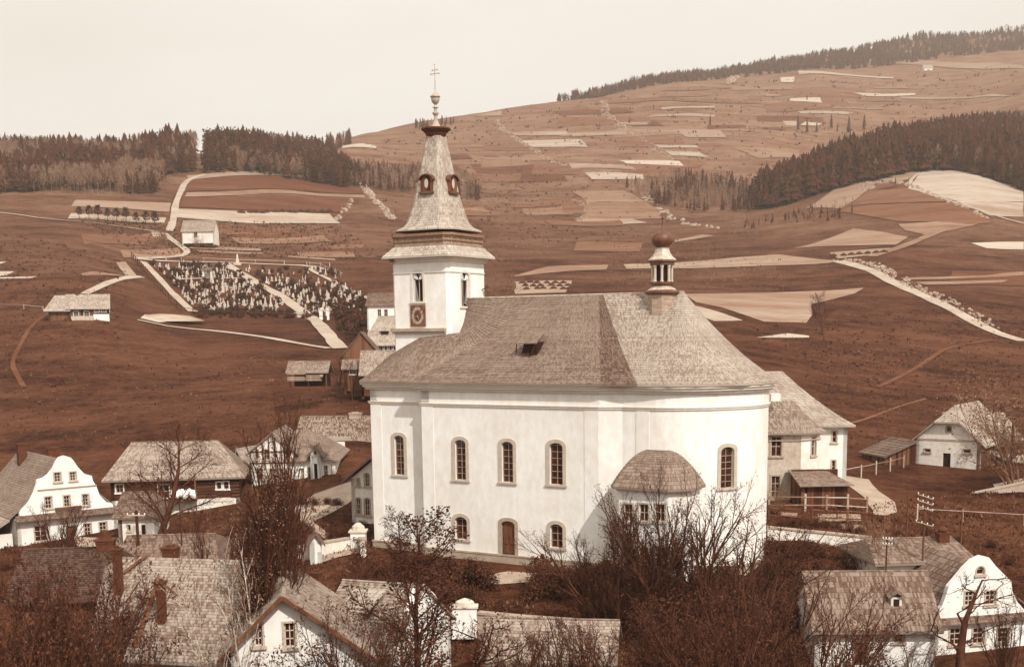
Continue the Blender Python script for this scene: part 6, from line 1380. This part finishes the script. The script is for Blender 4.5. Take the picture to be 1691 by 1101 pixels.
# second one with pale roof and rounded end
B = Bld('clipped_gable_cottage', 'cottage with pale shingle roof and a clipped white end gable left of the church steps', 'cottage', at(520, 1110, 67), -20)
p0, p1 = (0,0), (1,0); ze = B.z(0,0,1058); w = B.a(652, 1080, (0,0), (1,0))[0]; D = 8; zr = B.z(w*.5, D/2, 962)
wall(B, (0,0), (w,0), ze, m=M_plaster); pe0, pe1 = (w,0), (w,D)
en = [B.a(x, y, pe0, pe1) for x, y in ((652,1040),(655,1000),(676,990),(690,978),(698,985),(716,1005),(734,1025),(735,1045))]
wall(B, pe0, pe1, [(0,-3),(D,-3),(D,ze-.2),(D*.72,zr-.9),(D*.56,zr-.1),(D*.44,zr-.1),(D*.2,zr-1.6),(0,ze-.2)], m=M_plaster, name='gable_wall'); wall(B, (0,D), (0,0), [(0,-3),(D,-3),(D,ze),(D/2,zr-.1),(0,ze)], m=M_plaster); wall(B, (w,D), (0,D), ze, m=M_plaster)
rectroof(B, 0, w, 0, D, ze, zr, 'x', .6, 0, 0, 24, m=mat('shingle_big', .20), lift=.04, ovg=.15)
xk, zk = B.a(523, 946, (0,3.2), (1,3.2)); chimney(B, xk, 3.2, zr-1.8, zk, .5, .5)
xd, zd = B.a(600, 1010, (0,1.8), (1,1.8)); g = MB(); g.box(xd-.9, xd+.5, 1.0, 2.6, zd-.3, zd+.35); dmo = g.build('roof_dormer', M_log, B.o); g = MB(); loft(g, [(xd-1.3,.5,zd+.3),(xd+.9,.5,zd+.3)], [(xd-1.2,3.2,zd+1.0),(xd+.8,3.2,zd+1.0)], 6, lambda t: t, .03, .06); g.build('dormer_roof', M_sh_light, dmo)
# roof at the bottom, centre
B = Bld('garden_house', 'low shingled garden house roof below the church terrace', 'outbuilding', at(800, 1092, 68), -8); w = B.a(1010, 1090, (0,0), (1,0))[0]; ze, zr = B.z(w/2,0,1090), B.z(w/2,3,1022)
rectroof(B, 0, w, 0, 6, ze, zr, 'x', .4, 0, 0, sep=14, m=M_sh_nave, mat_sep=mat('pale_course', .21)); 
for q0, q1 in (((0,0),(w,0)), ((w,0),(w,6)), ((w,6),(0,6)), ((0,6),(0,0))): wall(B, q0, q1, ze-.1, m=M_wallhouse)
# ---- churchyard walls, niche chapel, pillars
def yard_wall(label, pts, h, t=.5, m=None):
    P0 = Vector(pts[0]); th = thing('yard_wall', label, 'wall', (pts[0][0], pts[0][1], pts[0][2])); 
    body = MB(); cp = MB()
    for a, b in zip(pts, pts[1:]):
        a = Vector(a)-P0; b = Vector(b)-P0; d = (b-a).xy.normalized(); n = Vector((d.y, -d.x))*t/2; N3 = Vector((n.x, n.y, 0))
        for mb_, z0, z1, k in ((body, -3, h, 1), (cp, h, h+.14, 1.35)):
            mb_.add([a+N3*k+Vector((0,0,z0)), b+N3*k+Vector((0,0,z0)), b-N3*k+Vector((0,0,z0)), a-N3*k+Vector((0,0,z0)), a+N3*k+Vector((0,0,z1)), b+N3*k+Vector((0,0,z1)), b-N3*k+Vector((0,0,z1)), a-N3*k+Vector((0,0,z1))], [(0,1,5,4),(1,2,6,5),(2,3,7,6),(3,0,4,7),(4,5,6,7)])
    body.build('wall_body', m or M_wallhouse, th); cp.build('coping', M_stone, th); return th
def wp(px, pyt, d, h): q = at(px, pyt, d); return (q.x, q.y, q.z-h)
yard_wall('white churchyard wall rising beside the street left of the church', [wp(478,906,104,2.0), wp(535,896,106,2.0), wp(585,884,108,2.2), wp(598,882,109,2.2), wp(600,893,104,2.0)], 2.0)
B = Bld('niche_chapel', 'small white wayside chapel with an arched niche built into the churchyard wall', 'wayside chapel', at(513, 924, 103), 12); w = B.a(532, 910, (0,0), (1,0))[0]; ze = B.z(0,0,895); zr = ze+.8
wall(B, (0,0), (w,0), [(0,-1),(w,-1),(w,ze),(w/2,zr),(0,ze)], [dict(pix=(524,898,530,911), arch=1, door=True, mdark=True)], m=M_plaster); wall(B, (w,0), (w,1.4), ze, m=M_plaster); wall(B, (0,1.4), (0,0), ze, m=M_plaster); rectroof(B, 0, w, 0, 1.4, ze, zr, 'y', .3, n=4, m=M_sh_dark)
t = thing('wall_pillar', 'thick white pillar with a domed top where the churchyard wall ends', 'pillar', wp(592,870,108,2.6)); g = MB(); g.box(-.65,.65,-.65,.65,-1,2.2); g.build('pillar', M_plaster, t); g = MB(); g.box(-.8,.8,-.8,.8,2.2,2.35); g.lathe([(.6,2.35),(.55,2.7),(.2,3.0)], 8); g.build('pillar_cap', M_grave, t)
yard_wall('long white garden wall below the rectory terraces', [wp(1268,871,100,1.7), wp(1320,876,100,1.7), wp(1440,888,99,1.7)], 1.7)
yard_wall('dry stone wall along the lane below the barn', [wp(1550,826,130,.9), wp(1640,808,132,.9), wp(1700,795,133,.9)], .9, m=M_stone)
t = thing('gate_post', 'white rounded gate post among shrubs below the church steps', 'gate post', wp(768,992,80,1.5)); g = MB(); g.box(-.9,.8,-.5,.5,-1,1.1); g.build('pillar', M_plaster, t); g = MB(); g.box(-1,.9,-.6,.6,1.1,1.2); g.lathe([(.7,1.2),(.6,1.5),(.1,1.7)], 8); g.build('pillar_cap', M_grave, t)
yard_wall('low grey retaining wall beside the white gate post', [wp(790,1005,80,1.0), wp(865,1012,79,1.0), wp(1010,1022,78,1.0)], .7, m=M_stone)
# ---- ground sheets in the village
def sheet(name, pix, m, d, dz=.12, kind='structure'):
    pts = [at(x, y, dd) for (x, y), dd in zip(pix, d)]; return drape(name, [(p.x, p.y) for p in pts], m, dz, 1.2)
RMIN = .038
# ================================================================= trees and shrubs
def limb(mb, p, d, L, r0, r1, segs, sides, rr, trop, wob):
    pts = [(p.copy(), r0, d.copy())]; rings = []
    for k in range(segs):
        d = (d + Vector((rr.gauss(0, wob), rr.gauss(0, wob), rr.gauss(0, wob*.6) + trop))).normalized(); p = p + d*(L/segs); pts.append((p.copy(), r0+(r1-r0)*(k+1)/segs, d.copy()))
    base = len(mb.v)
    for q, r, dd in pts:
        a = dd.orthogonal().normalized(); b = dd.cross(a)
        for i in range(sides): t = 2*math.pi*i/sides; v = q+a*(r*math.cos(t))+b*(r*math.sin(t)); mb.v.append((v.x, v.y, v.z))
    for k in range(segs):
        for i in range(sides):
            mb.f.append((base+k*sides+i, base+k*sides+(i+1)%sides, base+(k+1)*sides+(i+1)%sides, base+(k+1)*sides+i)); mb.mi.append(mb.m)
    return pts
def leafq(mb, p, s, rr):
    u = Vector((rr.gauss(0,1), rr.gauss(0,1), rr.gauss(0,1))).normalized(); v = u.orthogonal().normalized(); w = u.cross(v); o = len(mb.v)
    for q in (v*s, w*s*.55, -v*s, -w*s*.55): z = p+q; mb.v.append((z.x, z.y, z.z))
    mb.f.append((o,o+1,o+2,o+3)); mb.mi.append(mb.m)
def grow_tree(seed, H, r, lv, leaf=0, ls=.08, clear=.2, stems=1, lean=.25, trunk_frac=.9, wob=.06, trop0=.02, root=(0,0)):
    """lv: (children, length ratio, angle, segs, sides, tropism) per level; returns (trunk mesh, crown mesh)"""
    rr = random.Random(seed); tk, cr = MB(), MB(); cr.m = 0
    cur = []
    for s in range(stems):
        a = 6.28*s/max(1, stems)+rr.random(); l = lean*rr.uniform(.5,1.3) if stems > 1 else .04
        d = Vector((math.cos(a)*l, math.sin(a)*l, 1)).normalized(); L = H*trunk_frac*rr.uniform(.8,1.0) if stems > 1 else H*trunk_frac
        cur.append((limb(tk, Vector((math.cos(a)*.15*(stems>1), math.sin(a)*.15*(stems>1), -.6)), d, L+.6, r*rr.uniform(.7,1) if stems > 1 else r, r*.12, 9, 7, rr, trop0, wob), L, clear))
    for li, (nch, lr, ang, segs, sides, trop) in enumerate(lv):
        nxt = []; mb = tk if li == 0 else cr
        for pts, L, c in cur:
            n = nch if li == 0 else max(1, int(nch*rr.uniform(.7,1.3)))
            for k in range(n):
                f = c + (1-c)*((k+rr.random())/n) ; f = min(f, .99); x = f*(len(pts)-1); i = int(x); u = x-i; p = pts[i][0].lerp(pts[min(i+1, len(pts)-1)][0], u); rd = pts[i][1]; dd = pts[i][2]
                az = k*2.4+rr.uniform(-.5,.5); o1 = dd.orthogonal().normalized(); o2 = dd.cross(o1); an = rad(ang*rr.uniform(.7,1.25)); d = dd*math.cos(an)+(o1*math.cos(az)+o2*math.sin(az))*math.sin(an)
                l = L*lr*(1.05-.65*f)*rr.uniform(.65,1.2); rc = min(rd*.62, max(RMIN, l*.016))
                nxt.append((limb(mb, p, d.normalized(), l, rc, rc*.45, segs, sides, rr, trop, wob*1.5), l, .25))
        cur = nxt
    if leaf:
        cr.m = 1
        for pts, L, c in cur:
            for _ in range(leaf):
                q = pts[rr.randrange(1, len(pts))][0]; leafq(cr, q+Vector((rr.gauss(0,.12), rr.gauss(0,.12), rr.gauss(0,.12))), ls*rr.uniform(.6,1.4), rr)
    return tk, cr
class TreeKind:
    def __init__(s, name, gen, tm, cm): s.name, s.gen, s.tm, s.cm, s.first = name, gen, tm, cm, None
    def put(s, loc, h, rot, label, group=None, cat='tree', sx=1.0):
        if s.first is None:
            tk, cr = s.gen; H = max(v[2] for v in tk.v + cr.v); s.H = H
            o = thing(s.name, label, cat, loc, 0, group); tk.build('trunk', s.tm, o, smooth=True); cr.build('crown', s.cm, o); s.first = o; s.gen = None
        else: o = copy_thing(s.first, loc, 0, 1, label, group)
        if 'group' in o and not group: del o['group']
        k = h/s.H; o.scale = (k*sx, k*sx, k); o.rotation_euler = (0, 0, rot); return o
poplar = TreeKind('poplar_tree', grow_tree(1, 18, .24, [(34,.34,24,5,4,.10),(7,.5,26,3,3,.12),(7,.5,28,2,3,.06)], 1, .045, .12, wob=.02), M_bark, [M_twig, M_leaf])
poplar2 = TreeKind('poplar_tree', grow_tree(2, 17, .2, [(30,.30,20,5,4,.12),(7,.55,24,3,3,.12),(6,.5,26,2,3,.06)], 1, .045, .1, stems=3, lean=.06, wob=.02), M_bark, [M_twig, M_leafl])
RMIN = .02
birch = TreeKind('birch_tree', grow_tree(3, 9, .11, [(20,.36,38,4,4,.04),(6,.5,35,3,3,0),(4,.5,35,2,3,0)], 1, .05, .25, stems=3, lean=.22, wob=.05), M_birch, [M_twig, M_leafl])
broad = TreeKind('broadleaf_tree', grow_tree(4, 12, .38, [(18,.52,52,6,5,.06),(9,.55,42,4,3,.05),(7,.5,40,3,3,.03),(3,.5,40,1,3,0)], 1, .06, .28, wob=.09), M_bark, [M_twig, M_leaf])
vase = TreeKind('fan_shaped_tree', grow_tree(5, 11, .2, [(11,.55,24,6,4,.04),(8,.5,28,4,3,.03),(6,.45,32,3,3,.02)], 1, .05, .12, stems=7, lean=.5, wob=.05), M_bark, [M_twig, M_leaf])
vase2 = TreeKind('fan_shaped_tree', grow_tree(6, 8, .14, [(9,.5,26,5,4,.05),(8,.5,30,3,3,.03),(6,.45,32,2,3,.02)], 1, .05, .15, stems=8, lean=.45, wob=.06), M_bark, [M_twig, M_leaf])
leafy = TreeKind('leafing_tree', grow_tree(7, 11, .17, [(30,.36,48,5,4,.10),(9,.5,36,3,3,.08),(5,.45,30,2,3,.08)], 3, .06, .3, wob=.03), M_bark, [M_twig, M_leaf])
gnarl = TreeKind('gnarled_tree', grow_tree(8, 6, .26, [(8,.75,62,7,5,.03),(7,.5,50,4,3,.04),(5,.4,45,3,3,.04)], 1, .05, .3, wob=.2), M_bark, [M_twig, M_leaf])
thick = TreeKind('leafing_thicket', grow_tree(9, 6, .09, [(10,.45,32,4,3,.04),(7,.5,35,3,3,.02),(6,.45,38,2,3,.02)], 1, .045, .1, stems=11, lean=.6, wob=.08), M_bark, [M_twig, M_leaf])
thickp = TreeKind('pale_thicket', grow_tree(10, 6, .06, [(9,.45,32,4,3,.04),(7,.5,35,3,3,.02),(4,.45,38,2,3,.02)], 1, .06, .1, stems=11, lean=.5, wob=.08), mat('pale_bark', .12, .4, 2.0), [M_twigl, M_leafl])
def T_(kind, px, pyt, d, label, rot=None, group=None, sx=1.0, cat='tree', sink=0, pyb=None):
    q = at(px, 900, d); z = ter(q.x, q.y)-sink; zt = z_for(q.x, q.y, pyt); kind.put((q.x, q.y, z), max(1, zt-z), px*.7 if rot is None else rot, label, group, cat, sx)
# foreground screen of poplars and birches, bottom left of the church
T_(poplar, 441, 640, 62, 'tallest bare poplar, its stem crossing the white gable at bottom left', sx=.85)
T_(poplar, 464, 655, 64, 'second tall bare poplar just right of the tallest one', sx=.8, rot=2)
T_(poplar, 455, 690, 61, 'poplar between the tallest two, its crown merged with theirs', sx=1.0, rot=5)
T_(poplar2, 425, 735, 60, 'many stemmed poplar left of the tall pair')
T_(poplar, 476, 720, 63, 'slender bare poplar just right of the tall group', sx=.7, rot=3.5)
T_(poplar2, 487, 790, 66, 'lower poplar at the right side of the tall pair', rot=1)
T_(poplar2, 402, 800, 72, 'poplar behind the birches, reaching the log house eaves', rot=3)
T_(poplar, 350, 830, 80, 'thin bare poplar in front of the log house right corner', rot=4)
T_(birch, 384, 850, 56, 'white stemmed birch clump beside the poplars', sx=.6)
T_(leafy, 688, 822, 62, 'young tree coming into leaf before the church wall, left of the door', sx=1.35)
T_(leafy, 662, 838, 86, 'leafing tree close to the church wall left corner', sx=1.3, rot=1)
T_(leafy, 612, 880, 84, 'lower leafing tree by the churchyard wall pillar', sx=1.5, rot=3)
T_(thick, 605, 985, 58, 'leafing branches in front of the clipped gable cottage roof', cat='shrub')
T_(thick, 640, 1000, 57, 'leafing shrub low before the clipped gable cottage', cat='shrub', rot=2)
T_(vase2, 575, 950, 56, 'thin stemmed tree between the two white gables', sx=.7)
T_(broad, 262, 692, 112, 'large spreading bare tree in front of the log house', sx=1.15)
T_(vase2, 100, 815, 112, 'espaliered leafy tree against the baroque gable house')
T_(gnarl, 283, 800, 110, 'small bare tree under the log house balcony')
T_(vase, 1062, 800, 84, 'broad fan of bare stems before the annex', rot=0.4)
T_(vase, 1110, 752, 82, 'tallest fan shaped tree reaching over the annex roof', rot=2.3, sx=.9)
T_(vase2, 1205, 832, 82, 'leafing tree before the right end of the chancel', sx=1.2)
T_(vase, 985, 868, 86, 'low fan of bare twigs right of the church door', rot=3.9)
T_(vase, 1020, 838, 80, 'wide fan of bare stems left of the annex', rot=5.1, sx=1.35)
T_(vase, 1168, 800, 79, 'wide bare fan below the apse window', rot=1.9, sx=1.25)
T_(vase, 1265, 905, 70, 'wide bare crown below the right end of the chancel', rot=3.3, sx=1.4)
for i, (px, pt, d, lb) in enumerate([(1165,950,60,'dense dark twiggy tree at the bottom, right of centre'),(1235,935,58,'dense twiggy tree between the chancel and the long cottage'),(1300,925,57,'twiggy tree overlapping the left part of the long cottage roof'),(1350,985,62,'rightmost twiggy tree over the long cottage roof'),
      (1100,985,62,'low dark twiggy tree at the bottom centre right'),(1270,985,50,'close dark twigs at the bottom edge below the chancel'),(1040,1000,60,'dark twiggy tree at the bottom edge, centre')]): T_(vase if i % 3 else vase2, px, pt, d, lb, rot=i*1.3, sx=1.15)
T_(thickp, 1438, 842, 95, 'brownish rounded bushy tree beside the lane', cat='tree', sx=.8)
T_(gnarl, 1596, 935, 78, 'gnarled bare tree before the bell shaped gable', rot=.5, sx=1.25)
T_(vase2, 1672, 975, 78, 'leafing tree at the lower right corner', sx=.7)
T_(thick, 1515, 1040, 78, 'twiggy shrub before the joint of the two right cottages', cat='shrub')
T_(thickp, 1678, 600, 135, 'big pale bare tree at the right edge above the barn')
T_(thickp, 1648, 650, 150, 'pale bare tree behind the barn roof', rot=2)
T_(broad, 1350, 478, 300, 'lone round tree on the edge of the pale field')
T_(broad, 478, 648, 175, 'bare tree on the meadow above the villa', sx=.8); T_(broad, 437, 690, 160, 'bare tree left of the meadow tree', sx=.8, rot=2); T_(broad, 345, 690, 165, 'faint bare tree behind the log house', rot=4, sx=.9)
T_(broad, 567, 580, 200, 'bare tree left of the boarded barn', sx=.7, rot=1); T_(broad, 590, 590, 196, 'bare tree right of the boarded barn', sx=.6, rot=5)
T_(broad, 92, 486, 325, 'bare tree left of the lone farmhouse', rot=2, sx=.8); T_(thickp, 1550, 690, 160, 'pale bush behind the barn ridge', cat='shrub'); T_(thickp, 820, 445, 290, 'bare tree rising behind the tower right edge')
T_(thickp, 1285, 795, 108, 'shrub before the rectory ground floor', cat='shrub', sx=.8); T_(thickp, 352, 382, 520, 'bare tree at the right end of the field barn'); T_(thickp, 297, 375, 520, 'bare tree at the left end of the field barn', rot=2)
for i, (px, pt, d, lb) in enumerate([(10,905,50,'dense leafing tree in the bottom left corner'),(60,965,50,'dark branches over the shadowed cottage roof'),(104,970,54,'twiggy tree left of the tall chimney'),(40,1000,44,'near dark thicket at the left bottom edge'),(108,1000,44,'near dark thicket before the left gable')]): T_((thick, vase2, thick)[i % 3], px, pt, d, lb, rot=i*1.7, sx=.7)
for i, (px, pt, d, lb) in enumerate([(760,1000,58,'thin bare sapling right of the clipped gable'),(830,1000,60,'bare stems before the garden house roof'),(905,1005,60,'twiggy saplings on the right of the garden house roof'),(965,985,62,'dark leafing shrub right of the garden house')]): T_(vase2 if i else gnarl, px, pt, d, lb, rot=i, sx=.8)
for px, pt, d, lb in ((28,885,57,'fine twiggy tree over the left end of the dark cottage roof'),(88,895,58,'fine twiggy tree over the middle of the dark cottage roof'),(140,925,60,'fine twiggy tree between the dark cottage and the tall chimney'),(52,950,53,'twiggy tree low over the dark cottage eaves')): T_(vase2, px, pt, d, lb, rot=px, sx=.8)
# hedges and shrubs round the church: a few prototypes, copied
bproto = []
for k in range(4):
    rr = random.Random(k+50); mb = MB(); v, f = bushgeo(rr, 1500, 1.5, 1.3, 1.9, .075); mb.add(v, f); mb.m = 1
    for _ in range(40):
        a = rr.uniform(0, 6.28); l = rr.uniform(.8, 2.0); limb(mb, Vector((0,0,-.2)), Vector((math.cos(a)*.5, math.sin(a)*.5, 1)).normalized(), l, .02, .008, 3, 3, rr, .05, .12)
    bproto.append(mb)
bobj = [None]*4
def bush(px, py, d, h, label, group, name='shrub', m=None, k=None):
    q = at(px, py, d); k = (int(px*7+d*3) % 4) if k is None else k
    if bobj[k] is None: o = bobj[k] = bproto[k].build(name, [M_leaf, M_twig])
    else: o = mesh_copy(bobj[k], name)
    o.location = (q.x, q.y, ter(q.x, q.y)-.1); s = h/2.3; o.scale = (s*1.15, s*1.15, s); o.rotation_euler = (0, 0, px*.37); tag(o, label, 'shrub', group)
rr = random.Random(31); side = lambda px: 'left' if px < 840 else 'right'
for a, b, c, n, hh, lb in ((545, 800, (86, 95), 30, 2.3, 'dark leafing shrub in the bank left of the church steps'), (880, 1275, (88, 92.5), 44, 2.5, 'clipped dark hedge shrub along the foot of the church, right of the steps'), (870, 1100, (80, 84), 18, 1.5, 'dark shrub on the terrace below the church path'),
        (1090, 1330, (72, 84), 24, 2.2, 'dark shrub in the thicket below the chancel'), (700, 860, (80, 84), 9, 1.9, 'shrub beside the path below the church steps'), (1300, 1440, (90, 97), 14, 1.6, 'dark shrub below the long white garden wall')):
    for i in range(n):
        px = a+(b-a)*(i+rr.random())/n; d = rr.uniform(*c); bush(px, 950, d, hh*rr.uniform(.75, 1.25), lb, {545:'shrubs on the bank left of the steps',880:'hedge along the church foot',870:'shrubs on the terrace',1090:'shrubs in the thicket below the chancel',700:'shrubs beside the church path',1300:'shrubs below the garden wall'}[a])
for i, (px, d, h, lb) in enumerate([(556,128,1.2,'garden bushes before the villa'),(520,129,1.4,'garden bushes before the villa'),(500,130,1.3,'garden bushes before the villa'),(540,129,1.1,'garden bushes before the villa'),(690,100,1.5,'a')][:4]): bush(px, 800, d, h, 'low bush in the garden strip before the villa', 'garden bushes before the villa')
for i in range(16): bush(1262+i*6, 900, 90+(i % 4)*2.4, 2.0, 'dark bush on the bank between the chancel and the right cottages', 'bushes on the bank right of the chancel')
for i in range(14): bush(300+i*17, 860, 104+(i*7 % 5)*3, 1.7, 'low garden bush on the slope below the log house and villa', 'garden bushes on the left slope')
for i in range(12): bush(-5+i*15, 1000, 58+(i % 4)*2, 1.8, 'dark bush in the overgrown plot at the lower left edge', 'bushes in the lower left plot')
for i in range(9): bush(545+i*6, 850, 112+(i % 3)*2, 1.3, 'dark bush on the slope between the street and the school house', 'bushes between street and school house')
for i in range(12): bush(205+i*16, 880, 104+(i % 3)*2, 1.5, 'dark bush in the yard below the log house', 'bushes below the log house')
for i in range(8): bush(1290+i*19, 845, 103, 1.0, 'small bush in the terraced rectory garden', 'rectory garden bushes')
for i in range(7): bush(1500+i*28, 900, 104+(i % 2)*5, 1.1, 'low bush on the slope behind the right cottages', 'bushes behind the right cottages')
for i in range(8): bush(10+i*22, 895, 112, 1.3, 'bush before the baroque gable house', 'bushes before the baroque gable house')
for i in range(8): bush(385+i*14, 850, 118+(i % 3)*3, 1.8, 'dark bush in the yard behind the poplars', 'bushes behind the poplars')
for i in range(6): bush(1440+i*11, 875, 96+(i % 2)*3, 1.4, 'bush on the lane bank', 'bushes on the lane bank')
# rough grass and weeds over the meadows and the foreground
rr = random.Random(12)
def tufts(name, label, polys, n, s, m, d0=60):
    V, F_ = [], []
    for _ in range(n):
        px, py = poly_sample(rr, rr.choice(polys)); p = hit(px, py, d0)
        if not p: continue
        k = s*p.y*rr.uniform(.5, 1.5)
        for _ in range(3):
            a = rr.uniform(0, 6.28); x, y = p.x+rr.gauss(0,k*.5), p.y+rr.gauss(0,k*.5); w = k*rr.uniform(.2,.5); o = len(V); c, q = math.cos(a)*w, math.sin(a)*w; V += [(x-c, y-q, p.z-.05), (x+c, y+q, p.z-.05), (x+rr.gauss(0,w), y+rr.gauss(0,w), p.z+k*rr.uniform(.5,1.1))]; F_.append((o,o+1,o+2))
    me = bpy.data.meshes.new(name); me.from_pydata(V, [], F_); me.materials.append(m); o = bpy.data.objects.new(name, me); COL.objects.link(o); tag(o, label, 'grass', None, 'stuff')
tufts('meadow_tufts', 'rough dark grass tufts on the meadows behind the village', [[(0,560),(600,600),(600,760),(0,720)],[(1290,560),(1691,600),(1691,680),(1500,760),(1400,740)],[(1200,540),(1691,500),(1691,640),(1300,600)],[(0,380),(220,430),(200,560),(0,560)]], 2600, .0015, M_shrub, 120)
tufts('hill_scrub', 'scattered scrub and heather over the high slopes', [[(600,240),(840,180),(1300,130),(1691,110),(1691,160),(1320,240),(1230,330),(1000,400),(640,420)],[(120,360),(560,370),(640,430),(230,420)]], 2600, .0015, M_shrub, 200)
tufts('dry_tufts', 'pale dry grass tufts on the meadows behind the village', [[(0,560),(600,600),(600,760),(0,720)],[(1290,560),(1691,600),(1691,680),(1500,760),(1400,740)],[(1000,380),(1300,420),(1300,480),(1000,480)],[(640,300),(900,300),(900,440),(800,440)]], 2500, .0013, M_twigl, 120)
tufts('foreground_weeds', 'weeds and rough grass in the village foreground', [[(500,930),(1300,960),(1300,1101),(500,1101)],[(1300,850),(1691,800),(1691,950),(1300,950)],[(200,850),(620,830),(620,960),(200,960)],[(0,890),(200,890),(200,1000),(0,1000)]], 9000, .0020, M_leaf, 50)
tufts('foreground_dry_weeds', 'dry pale weeds in the village foreground', [[(700,990),(900,990),(900,1101),(700,1101)],[(1300,850),(1691,800),(1691,950),(1300,950)],[(200,850),(620,830),(620,960),(200,960)],[(1000,1060),(1350,1060),(1350,1101),(1000,1101)]], 4000, .0018, M_twigl, 50)
# ================================================================= lanes, terraces, fences, poles
def gs(name, pix, m): field(pix, m, name, 60)
M_lane = mat('lane_gravel', .29, .3, .5, scale2=3, bump=.3, spec=.05)
gs('village_street', [(487,838),(520,816),(572,798),(596,790),(600,812),(575,832),(548,847),(517,862),(548,884),(566,892),(540,893),(508,868),(487,858)], M_lane)
gs('churchyard_path', [(800,951),(840,944),(870,946),(1010,958),(1010,965),(870,962),(820,966),(795,962)], M_lane)
gs('churchyard_path', [(520,915),(545,905),(590,905),(600,912),(560,920),(530,930)], M_lane)
gs('lane', [(1396,786),(1435,792),(1452,812),(1478,830),(1482,846),(1462,852),(1444,850),(1428,822),(1398,800)], M_lane)
gs('garden_bed', [(1350,850),(1421,850),(1423,861),(1352,863)], M_field2); gs('garden_bed', [(1290,846),(1318,848),(1316,855),(1290,853)], M_field2); gs('garden_bed', [(1375,866),(1430,868),(1430,876),(1378,874)], M_field2)
gs('yard', [(1640,800),(1691,790),(1691,812),(1650,815)], M_lane); gs('yard', [(120,886),(260,888),(270,900),(130,904)], M_lane)
fence('garden fence with grey rails in front of the rectory', [(1270,842),(1330,843),(1400,844),(1432,846)], 1.5, 2.6, 2, .17, M_boardl, 60)
fence('lower garden fence with rails below the rectory terrace', [(1270,858),(1340,862),(1400,864),(1440,866)], 1.3, 3.2, 2, .16, M_board, 60)
fence('picket fence round the villa garden', [(497,806),(530,803),(562,797),(580,790)], 1.1, 2.4, 1, .12, M_board, 100)
fence('wire and post fence on the slope below the barn', [(1515,858),(1590,862),(1691,867)], 1.3, 7, 1, .12, M_boardl, 60)
th_ = [at(1398,748,131), at(1494,737,146)]
fence('pale pole railing from the rectory to the barn', None, 1.5, 5, 1, .12, M_boardl, plan=[(p.x, p.y) for p in th_])
th_ = [at(1398,762,128), at(1465,750,142)]
def pole(label, px, pyt, d, arms=(), lean=0, ins=True, r=.11, base=None):
    q = at(px, 900, d); z = ter(q.x, q.y) if base is None else base; zt = z_for(q.x, q.y, pyt); o = thing('telegraph_pole', label, 'pole', (q.x, q.y, z), 0); H = zt-z
    g = MB(); g.tube((0,0,-.6), (lean,0,H), r*1.3, r, 8); g.build('post', M_board, o)
    for k, (dz, w, dy, sk) in enumerate(arms):
        g = MB(); x0 = lean*(H-dz)/H; g.tube((x0-w/2, -.12+dy, H-dz+sk), (x0+w/2, -.12-dy, H-dz-sk), r*.5, r*.5, 4); a = g.build('crossarm', M_bar if ins else M_boardl, o)
        if ins:
            for i in range(4): f = i/3; g = MB(); x = x0-w/2+w*f; z_ = H-dz+sk-2*sk*f; y_ = -.12+dy-2*dy*f; g.lathe([(.02,z_+.02),(.04,z_+.05),(.05,z_+.09),(.045,z_+.14),(.02,z_+.16)], 6, (x, y_)); g.build('insulator', M_white, a)
pole('telegraph pole with three slanting white crossarms above the right cottages', 1525, 811, 92, [(.4,.95,.3,.16),(.85,.95,.3,.16),(1.3,.95,.3,.16),(2.5,1.1,.3,.14)], r=.07)
pole('slim pole with white tip behind the right cottages', 1587, 846, 96, [], 0, False, .07)
pole('telegraph pole with a white insulator crossarm before the low annex', 229, 842, 86, [(.35,1.3,.1,0)])
pole('slim bare pole in front of the log house', 301, 830, 86, [], 0, False, .05)
pole('stout pole beside the barn wing', 1663, 690, 143, [], 0, False, .12)
pole('thin pole on the lane bank', 1497, 815, 108, [], 0, False, .06)
pole('pole at the left meadow fence', 51, 494, 330, [], 0, False, .3)
pole('post with white insulators beside the bushy tree', 1465, 885, 88, [(.2,.6,.1,0),(.6,.6,.1,0)], 0, True, .06)
